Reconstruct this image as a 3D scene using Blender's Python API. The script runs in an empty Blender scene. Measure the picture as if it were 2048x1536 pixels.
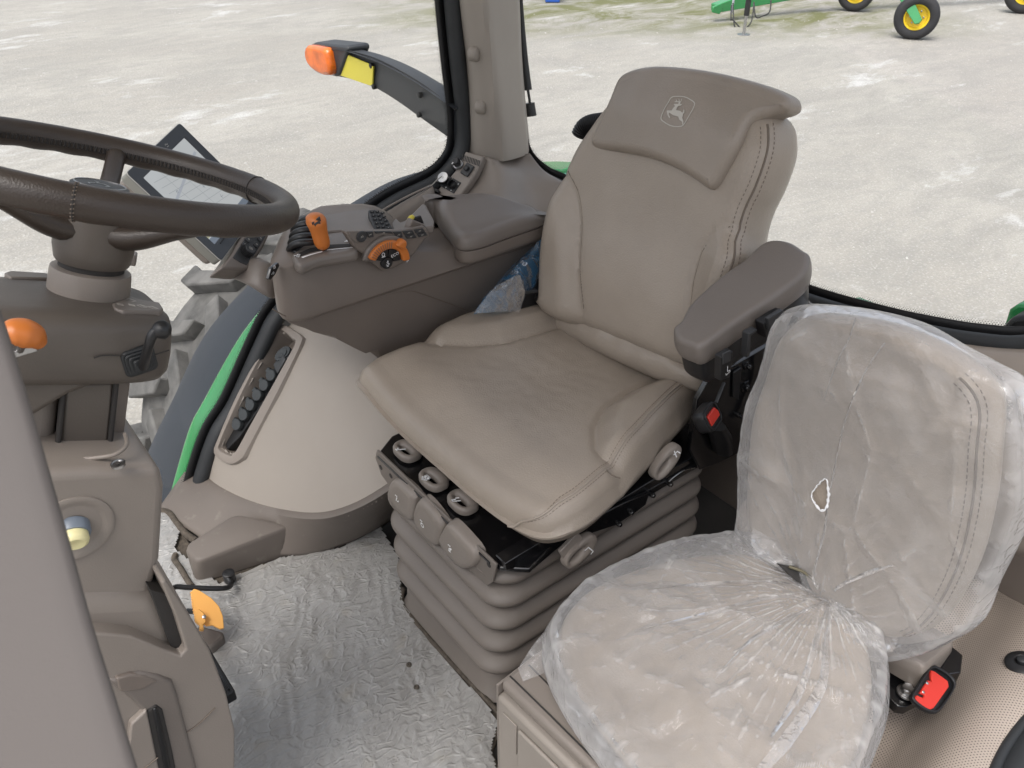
import bpy, bmesh, math, random
import numpy as np
from mathutils import Vector, Matrix, noise as mnoise
random.seed(7)
scn = bpy.context.scene
COL = scn.collection
# ------------------------------------------------------------------ camera
FPX, PITCH, YAW, CAMH = 1660.0, math.radians(34), math.radians(38), 1.5
hd = np.array([-math.sin(YAW), -math.cos(YAW), 0.0]); UP = np.array([0, 0, 1.0])
c_fw = hd*math.cos(PITCH) - UP*math.sin(PITCH)
c_rt = np.cross(hd, UP); c_up = np.cross(c_rt, c_fw)
CAM = np.array([0, 0, CAMH])
cam_d = bpy.data.cameras.new('camera'); cam = bpy.data.objects.new('camera', cam_d); COL.objects.link(cam)
cam_d.sensor_width = 36.0; cam_d.lens = 36.0*FPX/2048.0
cam_d.clip_start = 0.02; cam_d.clip_end = 2000
cam.matrix_world = Matrix(((c_rt[0], c_up[0], -c_fw[0], 0), (c_rt[1], c_up[1], -c_fw[1], 0), (c_rt[2], c_up[2], -c_fw[2], CAMH), (0, 0, 0, 1)))
cam_d.dof.use_dof = True; cam_d.dof.focus_distance = 1.65; cam_d.dof.aperture_fstop = 18.0
scn.camera = cam
# ------------------------------------------------------------------ sky, sun, exposure
SUN_EL, SUN_AZ = math.radians(66), math.radians(75)
world = bpy.data.worlds.new("World"); scn.world = world; world.use_nodes = True
wn = world.node_tree; bg = wn.nodes['Background']
sky = wn.nodes.new('ShaderNodeTexSky'); sky.sky_type = 'NISHITA'; sky.sun_disc = False
sky.sun_elevation = SUN_EL; sky.sun_rotation = SUN_AZ; sky.air_density = 1.0; sky.dust_density = 5.0; sky.ozone_density = 1.0
hsv = wn.nodes.new('ShaderNodeHueSaturation'); hsv.inputs['Saturation'].default_value = 0.4   # an overcast, nearly grey sky
wn.links.new(sky.outputs[0], hsv.inputs['Color']); wn.links.new(hsv.outputs[0], bg.inputs[0]); bg.inputs[1].default_value = 0.15
sd = bpy.data.lights.new('sun', 'SUN'); sd.energy = 0.8; sd.angle = math.radians(40); sd.color = (1.0, 0.97, 0.93)
sun = bpy.data.objects.new('sun', sd); COL.objects.link(sun)
# sun_rotation is measured clockwise from +Y
sdir = Vector((math.sin(SUN_AZ)*math.cos(SUN_EL), math.cos(SUN_AZ)*math.cos(SUN_EL), math.sin(SUN_EL)))
sun.rotation_euler = sdir.to_track_quat('Z', 'Y').to_euler()
vs = scn.view_settings; vs.view_transform = 'Standard'; vs.look = 'None'; vs.exposure = 0.9; vs.gamma = 1.0

# ------------------------------------------------------------------ geometry helpers
def ray(px, py): return c_fw + c_rt*(px-1024)/FPX - c_up*(py-768)/FPX
def P(px, py, z=None, x=None, y=None, w=None):
    """the point of a plane x=, y= or z= (or at a distance w) seen in that direction"""
    d = ray(px, py)
    t = (z-CAM[2])/d[2] if z is not None else (x/d[0] if x is not None else (y/d[1] if y is not None else w))
    return CAM + d*t
def nrm(v): v = np.asarray(v, float); return v/np.linalg.norm(v)
class Fr:
    """a local frame: origin and two axes in a plane, the third is the normal"""
    def __init__(s, o, u, v):
        s.o = np.array(o, float); s.u = nrm(u); v = np.array(v, float); v = v - s.u*(v@s.u); s.v = nrm(v); s.n = np.cross(s.u, s.v)
    def w(s, a, b, c=0.0): return s.o + s.u*a + s.v*b + s.n*c
    def px(s, px, py, c=0.0):
        d = ray(px, py); o = s.o + s.n*c
        p = CAM + d*(((o-CAM)@s.n)/(d@s.n)); q = p-o
        return (float(q@s.u), float(q@s.v))
    def loc(s, p): q = np.asarray(p)-s.o; return (float(q@s.u), float(q@s.v), float(q@s.n))
WORLD = Fr((0, 0, 0), (1, 0, 0), (0, 1, 0))
def sstep(a, b, x):
    t = min(1.0, max(0.0, (x-a)/(b-a))); return t*t*(3-2*t)
def cr(pts, n, closed=False):
    """Catmull-Rom through pts, n samples evenly spaced along the curve"""
    p = np.array(pts, float); m = len(p)
    if m == 2 and not closed: return np.array([p[0]+(p[1]-p[0])*t for t in np.linspace(0, 1, n)])
    seg = m if closed else m-1; out = []
    for i in range(seg):
        if closed: a, b, c, d = p[(i-1) % m], p[i], p[(i+1) % m], p[(i+2) % m]
        else: a, b, c, d = p[max(i-1, 0)], p[i], p[i+1], p[min(i+2, m-1)]
        for k in range(12):
            t = k/12.0
            out.append(0.5*((2*b)+(-a+c)*t+(2*a-5*b+4*c-d)*t*t+(-a+3*b-3*c+d)*t**3))
    out.append(p[0] if closed else p[-1]); out = np.array(out)
    L = np.r_[0, np.cumsum(np.linalg.norm(np.diff(out, axis=0), axis=1))]
    q = np.linspace(0, L[-1], n+1)[:-1] if closed else np.linspace(0, L[-1], n)
    return np.array([np.interp(q, L, out[:, k]) for k in range(out.shape[1])]).T
def thing(name, label, cat, loc=(0, 0, 0), group=None):
    o = bpy.data.objects.new(name, None); COL.objects.link(o); o.location = tuple(float(v) for v in loc)
    o.empty_display_size = 0.05
    o['label'] = label; o['category'] = cat
    if group: o['group'] = group
    return o
def tag(o, label=None, cat=None, group=None, kind=None):
    for k, v in (('label', label), ('category', cat), ('group', group), ('kind', kind)):
        if v: o[k] = v
    return o
def world_loc(o):
    v = Vector((0, 0, 0))
    while o is not None: v += o.location; o = o.parent
    return v
def obj(name, verts, faces, mat, parent=None, smooth=True, bevel=0, seg=2, sub=0, solid=0, angle=35):
    me = bpy.data.meshes.new(name)
    base = world_loc(parent) if parent is not None and parent.type == 'EMPTY' else Vector((0, 0, 0))
    if parent is not None and parent.type != 'EMPTY': base = world_loc(parent)
    V = [(float(v[0])-base.x, float(v[1])-base.y, float(v[2])-base.z) for v in verts]
    me.from_pydata(V, [], [tuple(int(i) for i in f) for f in faces]); me.validate()
    if mat: me.materials.append(mat)
    o = bpy.data.objects.new(name, me); COL.objects.link(o)
    if parent is not None: o.parent = parent
    if smooth: me.polygons.foreach_set('use_smooth', [True]*len(me.polygons))
    if solid:
        m = o.modifiers.new('s', 'SOLIDIFY'); m.thickness = abs(solid); m.offset = -1 if solid > 0 else 1
    if bevel:
        m = o.modifiers.new('b', 'BEVEL'); m.width = bevel; m.segments = seg; m.limit_method = 'ANGLE'; m.angle_limit = math.radians(angle)
        m.harden_normals = False
    if sub:
        m = o.modifiers.new('u', 'SUBSURF'); m.levels = sub; m.render_levels = sub
    if smooth and not sub:
        try: me.set_sharp_from_angle(angle=math.radians(50))
        except Exception: pass
    return o
def fix(o):
    bm = bmesh.new(); bm.from_mesh(o.data); bmesh.ops.recalc_face_normals(bm, faces=bm.faces); bm.to_mesh(o.data); bm.free(); return o
def join_data(parts):
    V, F = [], []
    for v, f in parts:
        k = len(V); V += [tuple(x) for x in v]; F += [tuple(i+k for i in g) for g in f]
    return V, F
def box_data(fr, a0, a1, b0, b1, c0, c1):
    V = [fr.w(a, b, c) for c in (c0, c1) for b in (b0, b1) for a in (a0, a1)]
    return V, [(0, 2, 3, 1), (4, 5, 7, 6), (0, 1, 5, 4), (2, 6, 7, 3), (0, 4, 6, 2), (1, 3, 7, 5)]
def box(name, fr, r, mat, parent=None, bevel=0.003, **k):
    v, f = box_data(fr, *r); return fix(obj(name, v, f, mat, parent, bevel=bevel, **k))
def prism_data(fr, poly, c0, c1):
    n = len(poly); V = [fr.w(a, b, c0) for a, b in poly] + [fr.w(a, b, c1) for a, b in poly]
    F = [tuple(range(n-1, -1, -1)), tuple(range(n, 2*n))] + [(i, (i+1) % n, n+(i+1) % n, n+i) for i in range(n)]
    return V, F
def prism(name, fr, poly, c0, c1, mat, parent=None, bevel=0.002, **k):
    v, f = prism_data(fr, poly, c0, c1); return fix(obj(name, v, f, mat, parent, bevel=bevel, **k))
def ring_prism(name, fr, outer, inner, c0, c1, mat, parent=None, bevel=0.002, **k):
    n = len(outer); V = []
    for c in (c0, c1):
        for l in (outer, inner): V += [fr.w(a, b, c) for a, b in l]
    F = []
    for i in range(n):
        j = (i+1) % n
        F += [(i, j, n+j, n+i), (2*n+i, 3*n+i, 3*n+j, 2*n+j), (i, 2*n+i, 2*n+j, j), (n+i, n+j, 3*n+j, 3*n+i)]
    return fix(obj(name, V, F, mat, parent, bevel=bevel, **k))
def tube_data(pts, r, n=12, closed=False, samples=None, flat=1.0, flatdir=None, cap=True):
    if samples: pts = cr(pts, samples, closed)
    p = np.array(pts, float); m = len(p)
    R = np.interp(np.linspace(0, 1, m), np.linspace(0, 1, len(r)), r) if hasattr(r, '__len__') else np.full(m, r)
    T = np.array([nrm(p[(i+1) % m]-p[i-1]) if closed else nrm(p[min(i+1, m-1)]-p[max(i-1, 0)]) for i in range(m)])
    a = np.array(flatdir, float) if flatdir is not None else np.array([0, 0, 1.0])
    if abs(T[0]@nrm(a)) > .95: a = np.array([1.0, 0, 0])
    V, F = [], []; N = nrm(a-T[0]*(a@T[0]))
    for i in range(m):
        src = a if flatdir is not None else N
        N = nrm(src-T[i]*(src@T[i])); B = np.cross(T[i], N)
        for k in range(n):
            t = 2*math.pi*k/n
            V.append(p[i]+R[i]*(math.cos(t)*N*flat+math.sin(t)*B))
    for i in range(m if closed else m-1):
        j = (i+1) % m
        for k in range(n):
            l = (k+1) % n; F.append((i*n+k, i*n+l, j*n+l, j*n+k))
    if not closed and cap: F += [tuple(range(n-1, -1, -1)), tuple(range((m-1)*n, m*n))]
    return V, F
def tube(name, pts, r, mat, parent=None, **k):
    v, f = tube_data(pts, r, **k); return fix(obj(name, v, f, mat, parent))
def lathe_data(fr, prof, n=32, ang=None):
    """prof: (radius, height along the normal)"""
    V, F = [], []
    for r, h in prof:
        for k in range(n):
            t = 2*math.pi*k/n; V.append(fr.w(r*math.cos(t), r*math.sin(t), h))
    for i in range(len(prof)-1):
        for k in range(n): F.append((i*n+k, i*n+(k+1) % n, (i+1)*n+(k+1) % n, (i+1)*n+k))
    F += [tuple(range(n-1, -1, -1)), tuple(range((len(prof)-1)*n, len(prof)*n))]
    return V, F
def lathe(name, fr, prof, mat, parent=None, n=32, **k):
    v, f = lathe_data(fr, prof, n); return fix(obj(name, v, f, mat, parent, **k))
def loft(name, rings, mat, parent=None, sub=0, cap=True, bevel=0, **k):
    n = len(rings[0]); V = [q for r in rings for q in r]; F = []
    for i in range(len(rings)-1):
        for j in range(n): F.append((i*n+j, i*n+(j+1) % n, (i+1)*n+(j+1) % n, (i+1)*n+j))
    if cap: F += [tuple(range(n-1, -1, -1)), tuple(range((len(rings)-1)*n, len(rings)*n))]
    return fix(obj(name, V, F, mat, parent, sub=sub, bevel=bevel, **k))
def grid_data(rows):
    m, n = len(rows), len(rows[0]); V = [q for r in rows for q in r]
    return V, [(i*n+j, i*n+j+1, (i+1)*n+j+1, (i+1)*n+j) for i in range(m-1) for j in range(n-1)]
def patch(name, rows, mat, parent=None, nu=24, nv=24, solid=0.004, disp=None, **k):
    R = [cr(r, nu) for r in rows]
    G = [cr([R[i][j] for i in range(len(R))], nv) for j in range(nu)]
    rows2 = [[G[j][i] for j in range(nu)] for i in range(nv)]
    if disp: rows2 = [[disp(q) for q in r] for r in rows2]
    v, f = grid_data(rows2); return obj(name, v, f, mat, parent, solid=solid, **k)
def rrect(a0, a1, b0, b1, r, n=5):
    out = []
    for cx, cy, s in ((a1-r, b1-r, 0), (a0+r, b1-r, 1), (a0+r, b0+r, 2), (a1-r, b0+r, 3)):
        for k in range(n+1):
            t = (s+k/n)*math.pi/2; out.append((cx+r*math.cos(t), cy+r*math.sin(t)))
    return out
class Pillow:
    """a stuffed cushion: outline in the frame's plane, h(a,b) gives the top, rounded rim, flat bottom"""
    def __init__(s, fr, outline, h, r, bottom, N=120, rings=22, rb=0.02, bulge=0.0, center=None):
        s.fr, s.h, s.r, s.bot, s.N, s.rings, s.rb, s.bulge = fr, h, r, bottom, N, rings, rb, bulge
        s.out = cr(outline, N, True)
        A = 0.5*sum(s.out[i][0]*s.out[(i+1) % N][1]-s.out[(i+1) % N][0]*s.out[i][1] for i in range(N))
        if A < 0: s.out = s.out[::-1].copy()
        s.cen = np.array(center) if center is not None else s.out.mean(0)
        t = np.roll(s.out, -2, 0)-np.roll(s.out, 2, 0); t /= np.linalg.norm(t, axis=1)[:, None]
        s.nor = np.stack([t[:, 1], -t[:, 0]], 1)
    def ring(s, kind, k):
        """kind 'rim': k 0..1 goes over the rounding; 'top': k 0..1 from the rim to the middle; 'side': 0 bottom .. 1"""
        out = []
        for i in range(s.N):
            o = s.out[i]; n = s.nor[i]
            if kind == 'top':
                q = o-n*s.r; q = q+(s.cen-q)*k; out.append((q[0], q[1], s.h(q[0], q[1])))
            elif kind == 'rim':
                ph = k*math.pi/2; q = o-n*s.r*(1-math.cos(ph)); qi = o-n*s.r
                out.append((q[0], q[1], s.h(qi[0], qi[1])-s.r+s.r*math.sin(ph)))
            elif kind == 'side':
                qi = o-n*s.r; top = s.h(qi[0], qi[1])-s.r; b = s.bot+s.rb
                q = o+n*s.bulge*math.sin(math.pi*k); out.append((q[0], q[1], b+(top-b)*k))
            else:
                q = o-n*s.rb*(1-math.cos(k*math.pi/2)); out.append((q[0], q[1], s.bot+s.rb*(1-math.sin(k*math.pi/2))))
        return [s.fr.w(*q) for q in out]
    def at(s, i, kind='rim', k=0.6): return s.ring(kind, k)[i % s.N]
    def build(s, name, mat, parent=None, disp=None, keep=None, bottom=True):
        R = []
        if bottom: R = [s.ring('bot', 1.0), s.ring('bot', .5)]
        R += [s.ring('side', k) for k in (0, .33, .66)] + [s.ring('rim', k) for k in (0, .17, .34, .5, .67, .83)]
        R += [s.ring('top', (k/s.rings)) for k in range(s.rings)]
        R.append([s.fr.w(s.cen[0], s.cen[1], s.h(*s.cen))]*s.N)
        if disp: R = [[disp(p) for p in r] for r in R]
        n = s.N; V = [p for r in R[:-1] for p in r]; F = []
        for i in range(len(R)-2):
            for j in range(n): F.append((i*n+j, i*n+(j+1) % n, (i+1)*n+(j+1) % n, (i+1)*n+j))
        V.append(R[-1][0]); c = len(V)-1; L = (len(R)-2)*n
        F += [(L+j, L+(j+1) % n, c) for j in range(n)]
        if bottom: F.append(tuple(range(n-1, -1, -1)))
        if keep: F = [f for f in F if keep(sum(np.array(V[i]) for i in f)/len(f))]
        return obj(name, V, F, mat, parent)
    def on(s, a, b, lift=0.0): return s.fr.w(a, b, s.h(a, b)+lift)
def dashes(curve, L, gap, r):
    """a row of short stitches along a dense curve"""
    p = np.array(curve); D = np.r_[0, np.cumsum(np.linalg.norm(np.diff(p, axis=0), axis=1))]; parts = []
    at = lambda q: np.array([np.interp(q, D, p[:, k]) for k in range(3)])
    q = 0
    while q+L < D[-1]:
        parts.append(tube_data([at(q), at(q+L/2), at(q+L)], r, n=5)); q += L+gap
    return parts
def fnoise(p, s, seed=0.0): return mnoise.noise(Vector((p[0]*s+seed, p[1]*s+seed*1.7, p[2]*s-seed)))
def text_data(fr, a, b, s, body, c=0.0006, rot=0.0):
    cu = bpy.data.curves.new('t', 'FONT'); cu.body = body; cu.size = s; cu.align_x = 'CENTER'; cu.align_y = 'CENTER'; cu.resolution_u = 2
    o = bpy.data.objects.new('t', cu); me = bpy.data.meshes.new_from_object(o)
    cs, sn = math.cos(rot), math.sin(rot)
    V = [fr.w(a+v.co.x*cs-v.co.y*sn, b+v.co.x*sn+v.co.y*cs, c) for v in me.vertices]; F = [tuple(p.vertices) for p in me.polygons]
    bpy.data.objects.remove(o); bpy.data.curves.remove(cu); bpy.data.meshes.remove(me); return V, F
def flat_data(fr, polys, c=0.0008):
    parts = []
    for pl in polys:
        parts.append(([fr.w(a, b, c) for a, b in pl], [tuple(range(len(pl)))]))
    return join_data(parts)
def strokes_data(fr, lines, wd, c=0.0008, a0=0, b0=0, s=1.0, rot=0.0):
    """printed line marks: each polyline becomes a flat ribbon"""
    cs, sn = math.cos(rot), math.sin(rot); parts = []
    for ln in lines:
        q = [np.array((a0+s*(x*cs-y*sn), b0+s*(x*sn+y*cs))) for x, y in ln]
        for i in range(len(q)-1):
            d = q[i+1]-q[i]; L = np.linalg.norm(d)
            if L < 1e-6: continue
            n = np.array((-d[1], d[0]))/L*wd/2; e = d/L*wd*.3
            parts.append(([fr.w(*(p), c) for p in (q[i]+n-e, q[i]-n-e, q[i+1]-n+e, q[i+1]+n+e)], [(0, 1, 2, 3)]))
    return join_data(parts)
def decal(name, data, mat, parent): return obj(name, data[0], data[1], mat, parent, smooth=False)

# ------------------------------------------------------------------ materials
def mat(name, col, rough=.5, metal=0.0, spec=.5, grain=0, gstr=.15, var=0.0, vscale=6.0, coat=0.0, gdist=.0006, rvar=0.0, dirt=None, tex='NOISE'):
    m = bpy.data.materials.new(name); m.use_nodes = True; nt = m.node_tree; b = nt.nodes['Principled BSDF']
    b.inputs['Base Color'].default_value = (*col, 1); b.inputs['Roughness'].default_value = rough
    b.inputs['Metallic'].default_value = metal; b.inputs['Specular IOR Level'].default_value = spec
    b.inputs['Coat Weight'].default_value = coat; b.inputs['Coat Roughness'].default_value = .15
    tc = nt.nodes.new('ShaderNodeTexCoord')
    def nz(scale, detail=2.0):
        n = nt.nodes.new('ShaderNodeTexNoise'); n.inputs['Scale'].default_value = scale; n.inputs['Detail'].default_value = detail
        nt.links.new(tc.outputs['Object'], n.inputs['Vector']); return n
    colout = None
    if var:
        n = nz(vscale, 4.0); mr = nt.nodes.new('ShaderNodeMapRange'); mr.inputs[1].default_value = .3; mr.inputs[2].default_value = .7
        mr.inputs[3].default_value = 1-var; mr.inputs[4].default_value = 1+var
        nt.links.new(n.outputs[0], mr.inputs[0])
        mx = nt.nodes.new('ShaderNodeVectorMath'); mx.operation = 'SCALE'; mx.inputs[0].default_value = col
        nt.links.new(mr.outputs[0], mx.inputs['Scale']); colout = mx.outputs[0]
    if dirt:
        n = nz(dirt[1], 6.0); r = nt.nodes.new('ShaderNodeMapRange'); r.inputs[1].default_value = dirt[2]; r.inputs[2].default_value = dirt[3]
        nt.links.new(n.outputs[0], r.inputs[0]); mm = nt.nodes.new('ShaderNodeMix'); mm.data_type = 'RGBA'
        mm.inputs[6].default_value = (*col, 1)
        if colout: nt.links.new(colout, mm.inputs[6])
        mm.inputs[7].default_value = (*dirt[0], 1); nt.links.new(r.outputs[0], mm.inputs[0]); colout = mm.outputs[2]
    if colout: nt.links.new(colout, b.inputs['Base Color'])
    if rvar:
        n = nz(vscale*2.3, 5.0); mr = nt.nodes.new('ShaderNodeMapRange'); mr.inputs[1].default_value = .3; mr.inputs[2].default_value = .7
        mr.inputs[3].default_value = rough-rvar; mr.inputs[4].default_value = rough+rvar
        nt.links.new(n.outputs[0], mr.inputs[0]); nt.links.new(mr.outputs[0], b.inputs['Roughness'])
    if grain:
        if tex == 'VORONOI':
            g = nt.nodes.new('ShaderNodeTexVoronoi'); g.inputs['Scale'].default_value = grain; g.feature = 'F1'
            nt.links.new(tc.outputs['Object'], g.inputs['Vector'])
        else: g = nz(grain, 3.0)
        bp = nt.nodes.new('ShaderNodeBump'); bp.inputs['Strength'].default_value = gstr; bp.inputs['Distance'].default_value = gdist
        nt.links.new(g.outputs[0], bp.inputs['Height']); nt.links.new(bp.outputs[0], b.inputs['Normal'])
    return m
M = {}
M['leather'] = mat('taupe leather', (.315, .266, .218), .37, spec=.5, grain=300, gstr=.55, var=.05, vscale=9, rvar=.05, tex='VORONOI')
M['leather_dark'] = mat('darker leather', (.275, .232, .192), .37, spec=.5, grain=300, gstr=.55, var=.05, vscale=9, rvar=.05, tex='VORONOI')
M['stitch'] = mat('stitching thread', (.15, .115, .09), .8)
M['seam'] = mat('seam groove', (.15, .12, .095), .8)
M['plastic'] = mat('grey brown plastic', (.165, .142, .125), .42, grain=430, gstr=.5, var=.04, rvar=.05)
M['plastic_mid'] = mat('mid grey brown plastic', (.235, .203, .176), .45, grain=430, gstr=.45, var=.05, rvar=.05)
M['plastic_dark'] = mat('dark brown plastic', (.165, .137, .117), .45, grain=430, gstr=.5, var=.05, rvar=.06)
M['trim'] = mat('pale taupe trim', (.305, .270, .234), .55, grain=650, gstr=.35, var=.03, rvar=.04)
M['trim_dark'] = mat('skirting trim', (.150, .127, .109), .55, grain=500, gstr=.4, var=.08, rvar=.05, dirt=((.22, .2, .17), 30, .62, .8))
M['bellows'] = mat('rubber bellows', (.165, .142, .123), .5, grain=400, gstr=.2, var=.06, rvar=.05)
M['wheel'] = mat('steering wheel leather', (.043, .032, .025), .42, grain=500, gstr=.4, var=.06, rvar=.05, tex='VORONOI')
M['column'] = mat('column plastic', (.098, .083, .070), .45, grain=430, gstr=.45, var=.04, rvar=.05)
M['black'] = mat('black plastic', (.012, .012, .013), .42, grain=600, gstr=.2)
M['blackgloss'] = mat('glossy black paint', (.006, .006, .007), .22, coat=.5, rvar=.06, grain=90, gstr=.08, dirt=((.05, .045, .04), 60, .6, .85))
M['rubber'] = mat('black rubber seal', (.02, .022, .024), .55, grain=300, gstr=.2, var=.15, vscale=20)
M['key'] = mat('charcoal buttons', (.035, .036, .038), .45)
M['orange'] = mat('orange plastic', (.56, .165, .03), .40, grain=500, gstr=.2, var=.04)
M['orangebright'] = mat('bright orange plastic', (.88, .44, .11), .45, grain=400, gstr=.2, var=.04)
M['red'] = mat('red button', (.58, .035, .022), .32)
M['yellow'] = mat('yellow plastic', (.62, .52, .06), .4)
M['paleyellow'] = mat('pale yellow knob', (.72, .66, .36), .4)
M['white'] = mat('white print', (.9, .9, .9), .6)
M['steel'] = mat('bright steel', (.45, .45, .45), .32, metal=1.0, rvar=.08)
M['green'] = mat('green paint', (.03, .25, .075), .25, coat=.5, var=.04)
M['wheelyellow'] = mat('yellow rim paint', (.80, .56, .03), .35, var=.06, dirt=((.35, .3, .15), 8, .6, .85))
M['tyre'] = mat('tyre rubber', (.025, .025, .027), .7, grain=60, gstr=.3, var=.2, vscale=5)
M['dustytyre'] = mat('dusty tyre rubber', (.07, .069, .067), .9, grain=120, gstr=.5, var=.3, vscale=14, gdist=.003, dirt=((.17, .165, .158), 12, .35, .8))
M['greyfender'] = mat('dark grey fender rubber', (.042, .048, .058), .75, spec=.25, grain=300, gstr=.2, var=.08, vscale=4)
M['arm'] = mat('charcoal arm', (.030, .033, .038), .5, grain=500, gstr=.2, var=.05)
M['reflector'] = mat('yellow reflector sheet', (.62, .54, .06), .35, grain=900, gstr=.3)
M['lens'] = mat('amber lens', (.70, .14, .010), .18, coat=.4, grain=120, gstr=.8, gdist=.002, var=.25, vscale=25)
M['emblem'] = mat('pale emblem print', (.50, .47, .42), .5)
M['carpet'] = mat('worn brown mat', (.085, .07, .055), .95, grain=350, gstr=.9, var=.35, vscale=90, gdist=.002)
M['roof'] = mat('headliner', (.60, .57, .52), .8, grain=200, gstr=.3)  # lining of the unseen roof, made paler to brighten the cab
M['dark'] = mat('dark cab lining', (.03, .027, .025), .8, grain=300, gstr=.3, var=.2)
M['screen'] = mat('display glass', (.50, .52, .54), .08, coat=.5)
M['bezel'] = mat('slate bezel', (.045, .05, .058), .38)
M['silver'] = mat('grey green casing', (.25, .245, .215), .45, grain=500, gstr=.2)
M['blue'] = mat('blue plastic', (.02, .10, .45), .4)

def glass_mat(name, tint=(1, 1, 1), refl=1.0):
    m = bpy.data.materials.new(name); m.use_nodes = True; nt = m.node_tree; nt.nodes.remove(nt.nodes['Principled BSDF'])
    out = nt.nodes['Material Output']; t = nt.nodes.new('ShaderNodeBsdfTransparent'); t.inputs[0].default_value = (*tint, 1)
    g = nt.nodes.new('ShaderNodeBsdfGlossy'); g.inputs['Roughness'].default_value = .01
    f = nt.nodes.new('ShaderNodeFresnel'); f.inputs[0].default_value = 1.45
    mu = nt.nodes.new('ShaderNodeMath'); mu.operation = 'MULTIPLY'; mu.inputs[1].default_value = refl
    mx = nt.nodes.new('ShaderNodeMixShader'); nt.links.new(f.outputs[0], mu.inputs[0]); nt.links.new(mu.outputs[0], mx.inputs[0])
    nt.links.new(t.outputs[0], mx.inputs[1]); nt.links.new(g.outputs[0], mx.inputs[2]); nt.links.new(mx.outputs[0], out.inputs[0])
    return m
M['glass'] = glass_mat('window glass', (.985, .995, .985), .5)
# ================================================================== THE YARD
GZ = -1.4
def ground_mat():
    m = bpy.data.materials.new('gravel yard'); m.use_nodes = True; nt = m.node_tree; b = nt.nodes['Principled BSDF']
    L = nt.links.new; N = nt.nodes.new
    b.inputs['Roughness'].default_value = .9; b.inputs['Specular IOR Level'].default_value = .25
    tc = N('ShaderNodeTexCoord'); mp = N('ShaderNodeMapping'); mp.inputs['Rotation'].default_value = (0, 0, math.radians(-35)); L(tc.outputs['Object'], mp.inputs[0])
    st = N('ShaderNodeMapping'); st.inputs['Rotation'].default_value = (0, 0, math.radians(-48)); st.inputs['Scale'].default_value = (.45, 1.0, 1); L(tc.outputs['Object'], st.inputs[0])
    def nz(sc, det, src, rough=.6, dist=0.0):
        n = N('ShaderNodeTexNoise'); n.inputs['Scale'].default_value = sc; n.inputs['Detail'].default_value = det; n.inputs['Roughness'].default_value = rough; n.inputs['Distortion'].default_value = dist
        L(src.outputs[0], n.inputs['Vector']); return n.outputs[0]
    def ramp(src, a, c, lo=0.0, hi=1.0):
        r = N('ShaderNodeMapRange'); r.inputs[1].default_value = a; r.inputs[2].default_value = c; r.inputs[3].default_value = lo; r.inputs[4].default_value = hi; L(src, r.inputs[0]); return r.outputs[0]
    def mix(f, a, c):
        x = N('ShaderNodeMix'); x.data_type = 'RGBA'
        for s, v in ((6, a), (7, c)):
            if isinstance(v, tuple): x.inputs[s].default_value = (*v, 1)
            else: L(v, x.inputs[s])
        L(f, x.inputs[0]); return x.outputs[2]
    def math2(op, a, c):
        x = N('ShaderNodeMath'); x.operation = op
        for s, v in ((0, a), (1, c)):
            if isinstance(v, (int, float)): x.inputs[s].default_value = v
            else: L(v, x.inputs[s])
        return x.outputs[0]
    c = mix(ramp(nz(.55, 5, st), .35, .65), (.325, .306, .274), (.405, .388, .352))
    c = mix(ramp(nz(1.7, 8, st, .65, .6), .44, .66), c, (.285, .275, .252))           # scuffed grey gravel
    c = mix(ramp(nz(7.0, 6, st, .7, .4), .47, .70, 0, .7), c, (.255, .25, .235))
    c = mix(ramp(nz(1.1, 7, st, .70, .35), .575, .68, 0, .9), c, (.60, .60, .60))    # chalky pale patches
    c = mix(ramp(nz(75, 4, mp, .75), .35, .68, 0, .8), c, (.245, .235, .215))
    c = mix(ramp(nz(38, 5, mp, .75), .55, .75, 0, .6), c, (.50, .49, .46))
    v = N('ShaderNodeTexVoronoi'); v.inputs['Scale'].default_value = 34; L(tc.outputs['Object'], v.inputs['Vector'])
    c = mix(ramp(v.outputs['Distance'], .0, .35, .5, 0), c, (.52, .51, .49))       # pebbles
    v2 = N('ShaderNodeTexVoronoi'); v2.inputs['Scale'].default_value = 19; L(tc.outputs['Object'], v2.inputs['Vector'])
    sp = math2('MULTIPLY', ramp(v2.outputs['Distance'], .05, .22, 1, 0), ramp(nz(3.2, 3, mp), .5, .62))
    c = mix(math2('MULTIPLY', sp, .3), c, (.20, .195, .185))
    # moss and thin grass towards the machine park
    sx = N('ShaderNodeSeparateXYZ'); L(tc.outputs['Object'], sx.inputs[0])
    hdist = math2('ADD', math2('MULTIPLY', sx.outputs[0], float(hd[0])), math2('MULTIPLY', sx.outputs[1], float(hd[1])))
    lat = math2('ADD', math2('MULTIPLY', sx.outputs[0], float(c_rt[0])), math2('MULTIPLY', sx.outputs[1], float(c_rt[1])))
    g = math2('MULTIPLY', ramp(hdist, 14.0, 15.8), ramp(nz(1.3, 8, st, .72, .8), .40, .57))
    g = math2('MULTIPLY', g, ramp(lat, -3.4, -.5)); g = math2('MULTIPLY', g, ramp(lat, 8.5, 6.3))
    c = mix(math2('MULTIPLY', g, .9), c, (.12, .125, .045))
    L(c, b.inputs['Base Color'])
    bp = N('ShaderNodeBump'); bp.inputs['Strength'].default_value = .45; bp.inputs['Distance'].default_value = .02
    hsum = math2('ADD', math2('MULTIPLY', nz(22, 6, mp, .7), .7), math2('MULTIPLY', v.outputs['Distance'], -.5))
    L(hsum, bp.inputs['Height']); L(bp.outputs[0], b.inputs['Normal'])
    return m
def gheight(x, y): return GZ + .03*mnoise.noise(Vector((x*.35, y*.35, 3)))*min(1, max(0, (math.hypot(x, y)-2)/3)) - .0
rows = []
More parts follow.
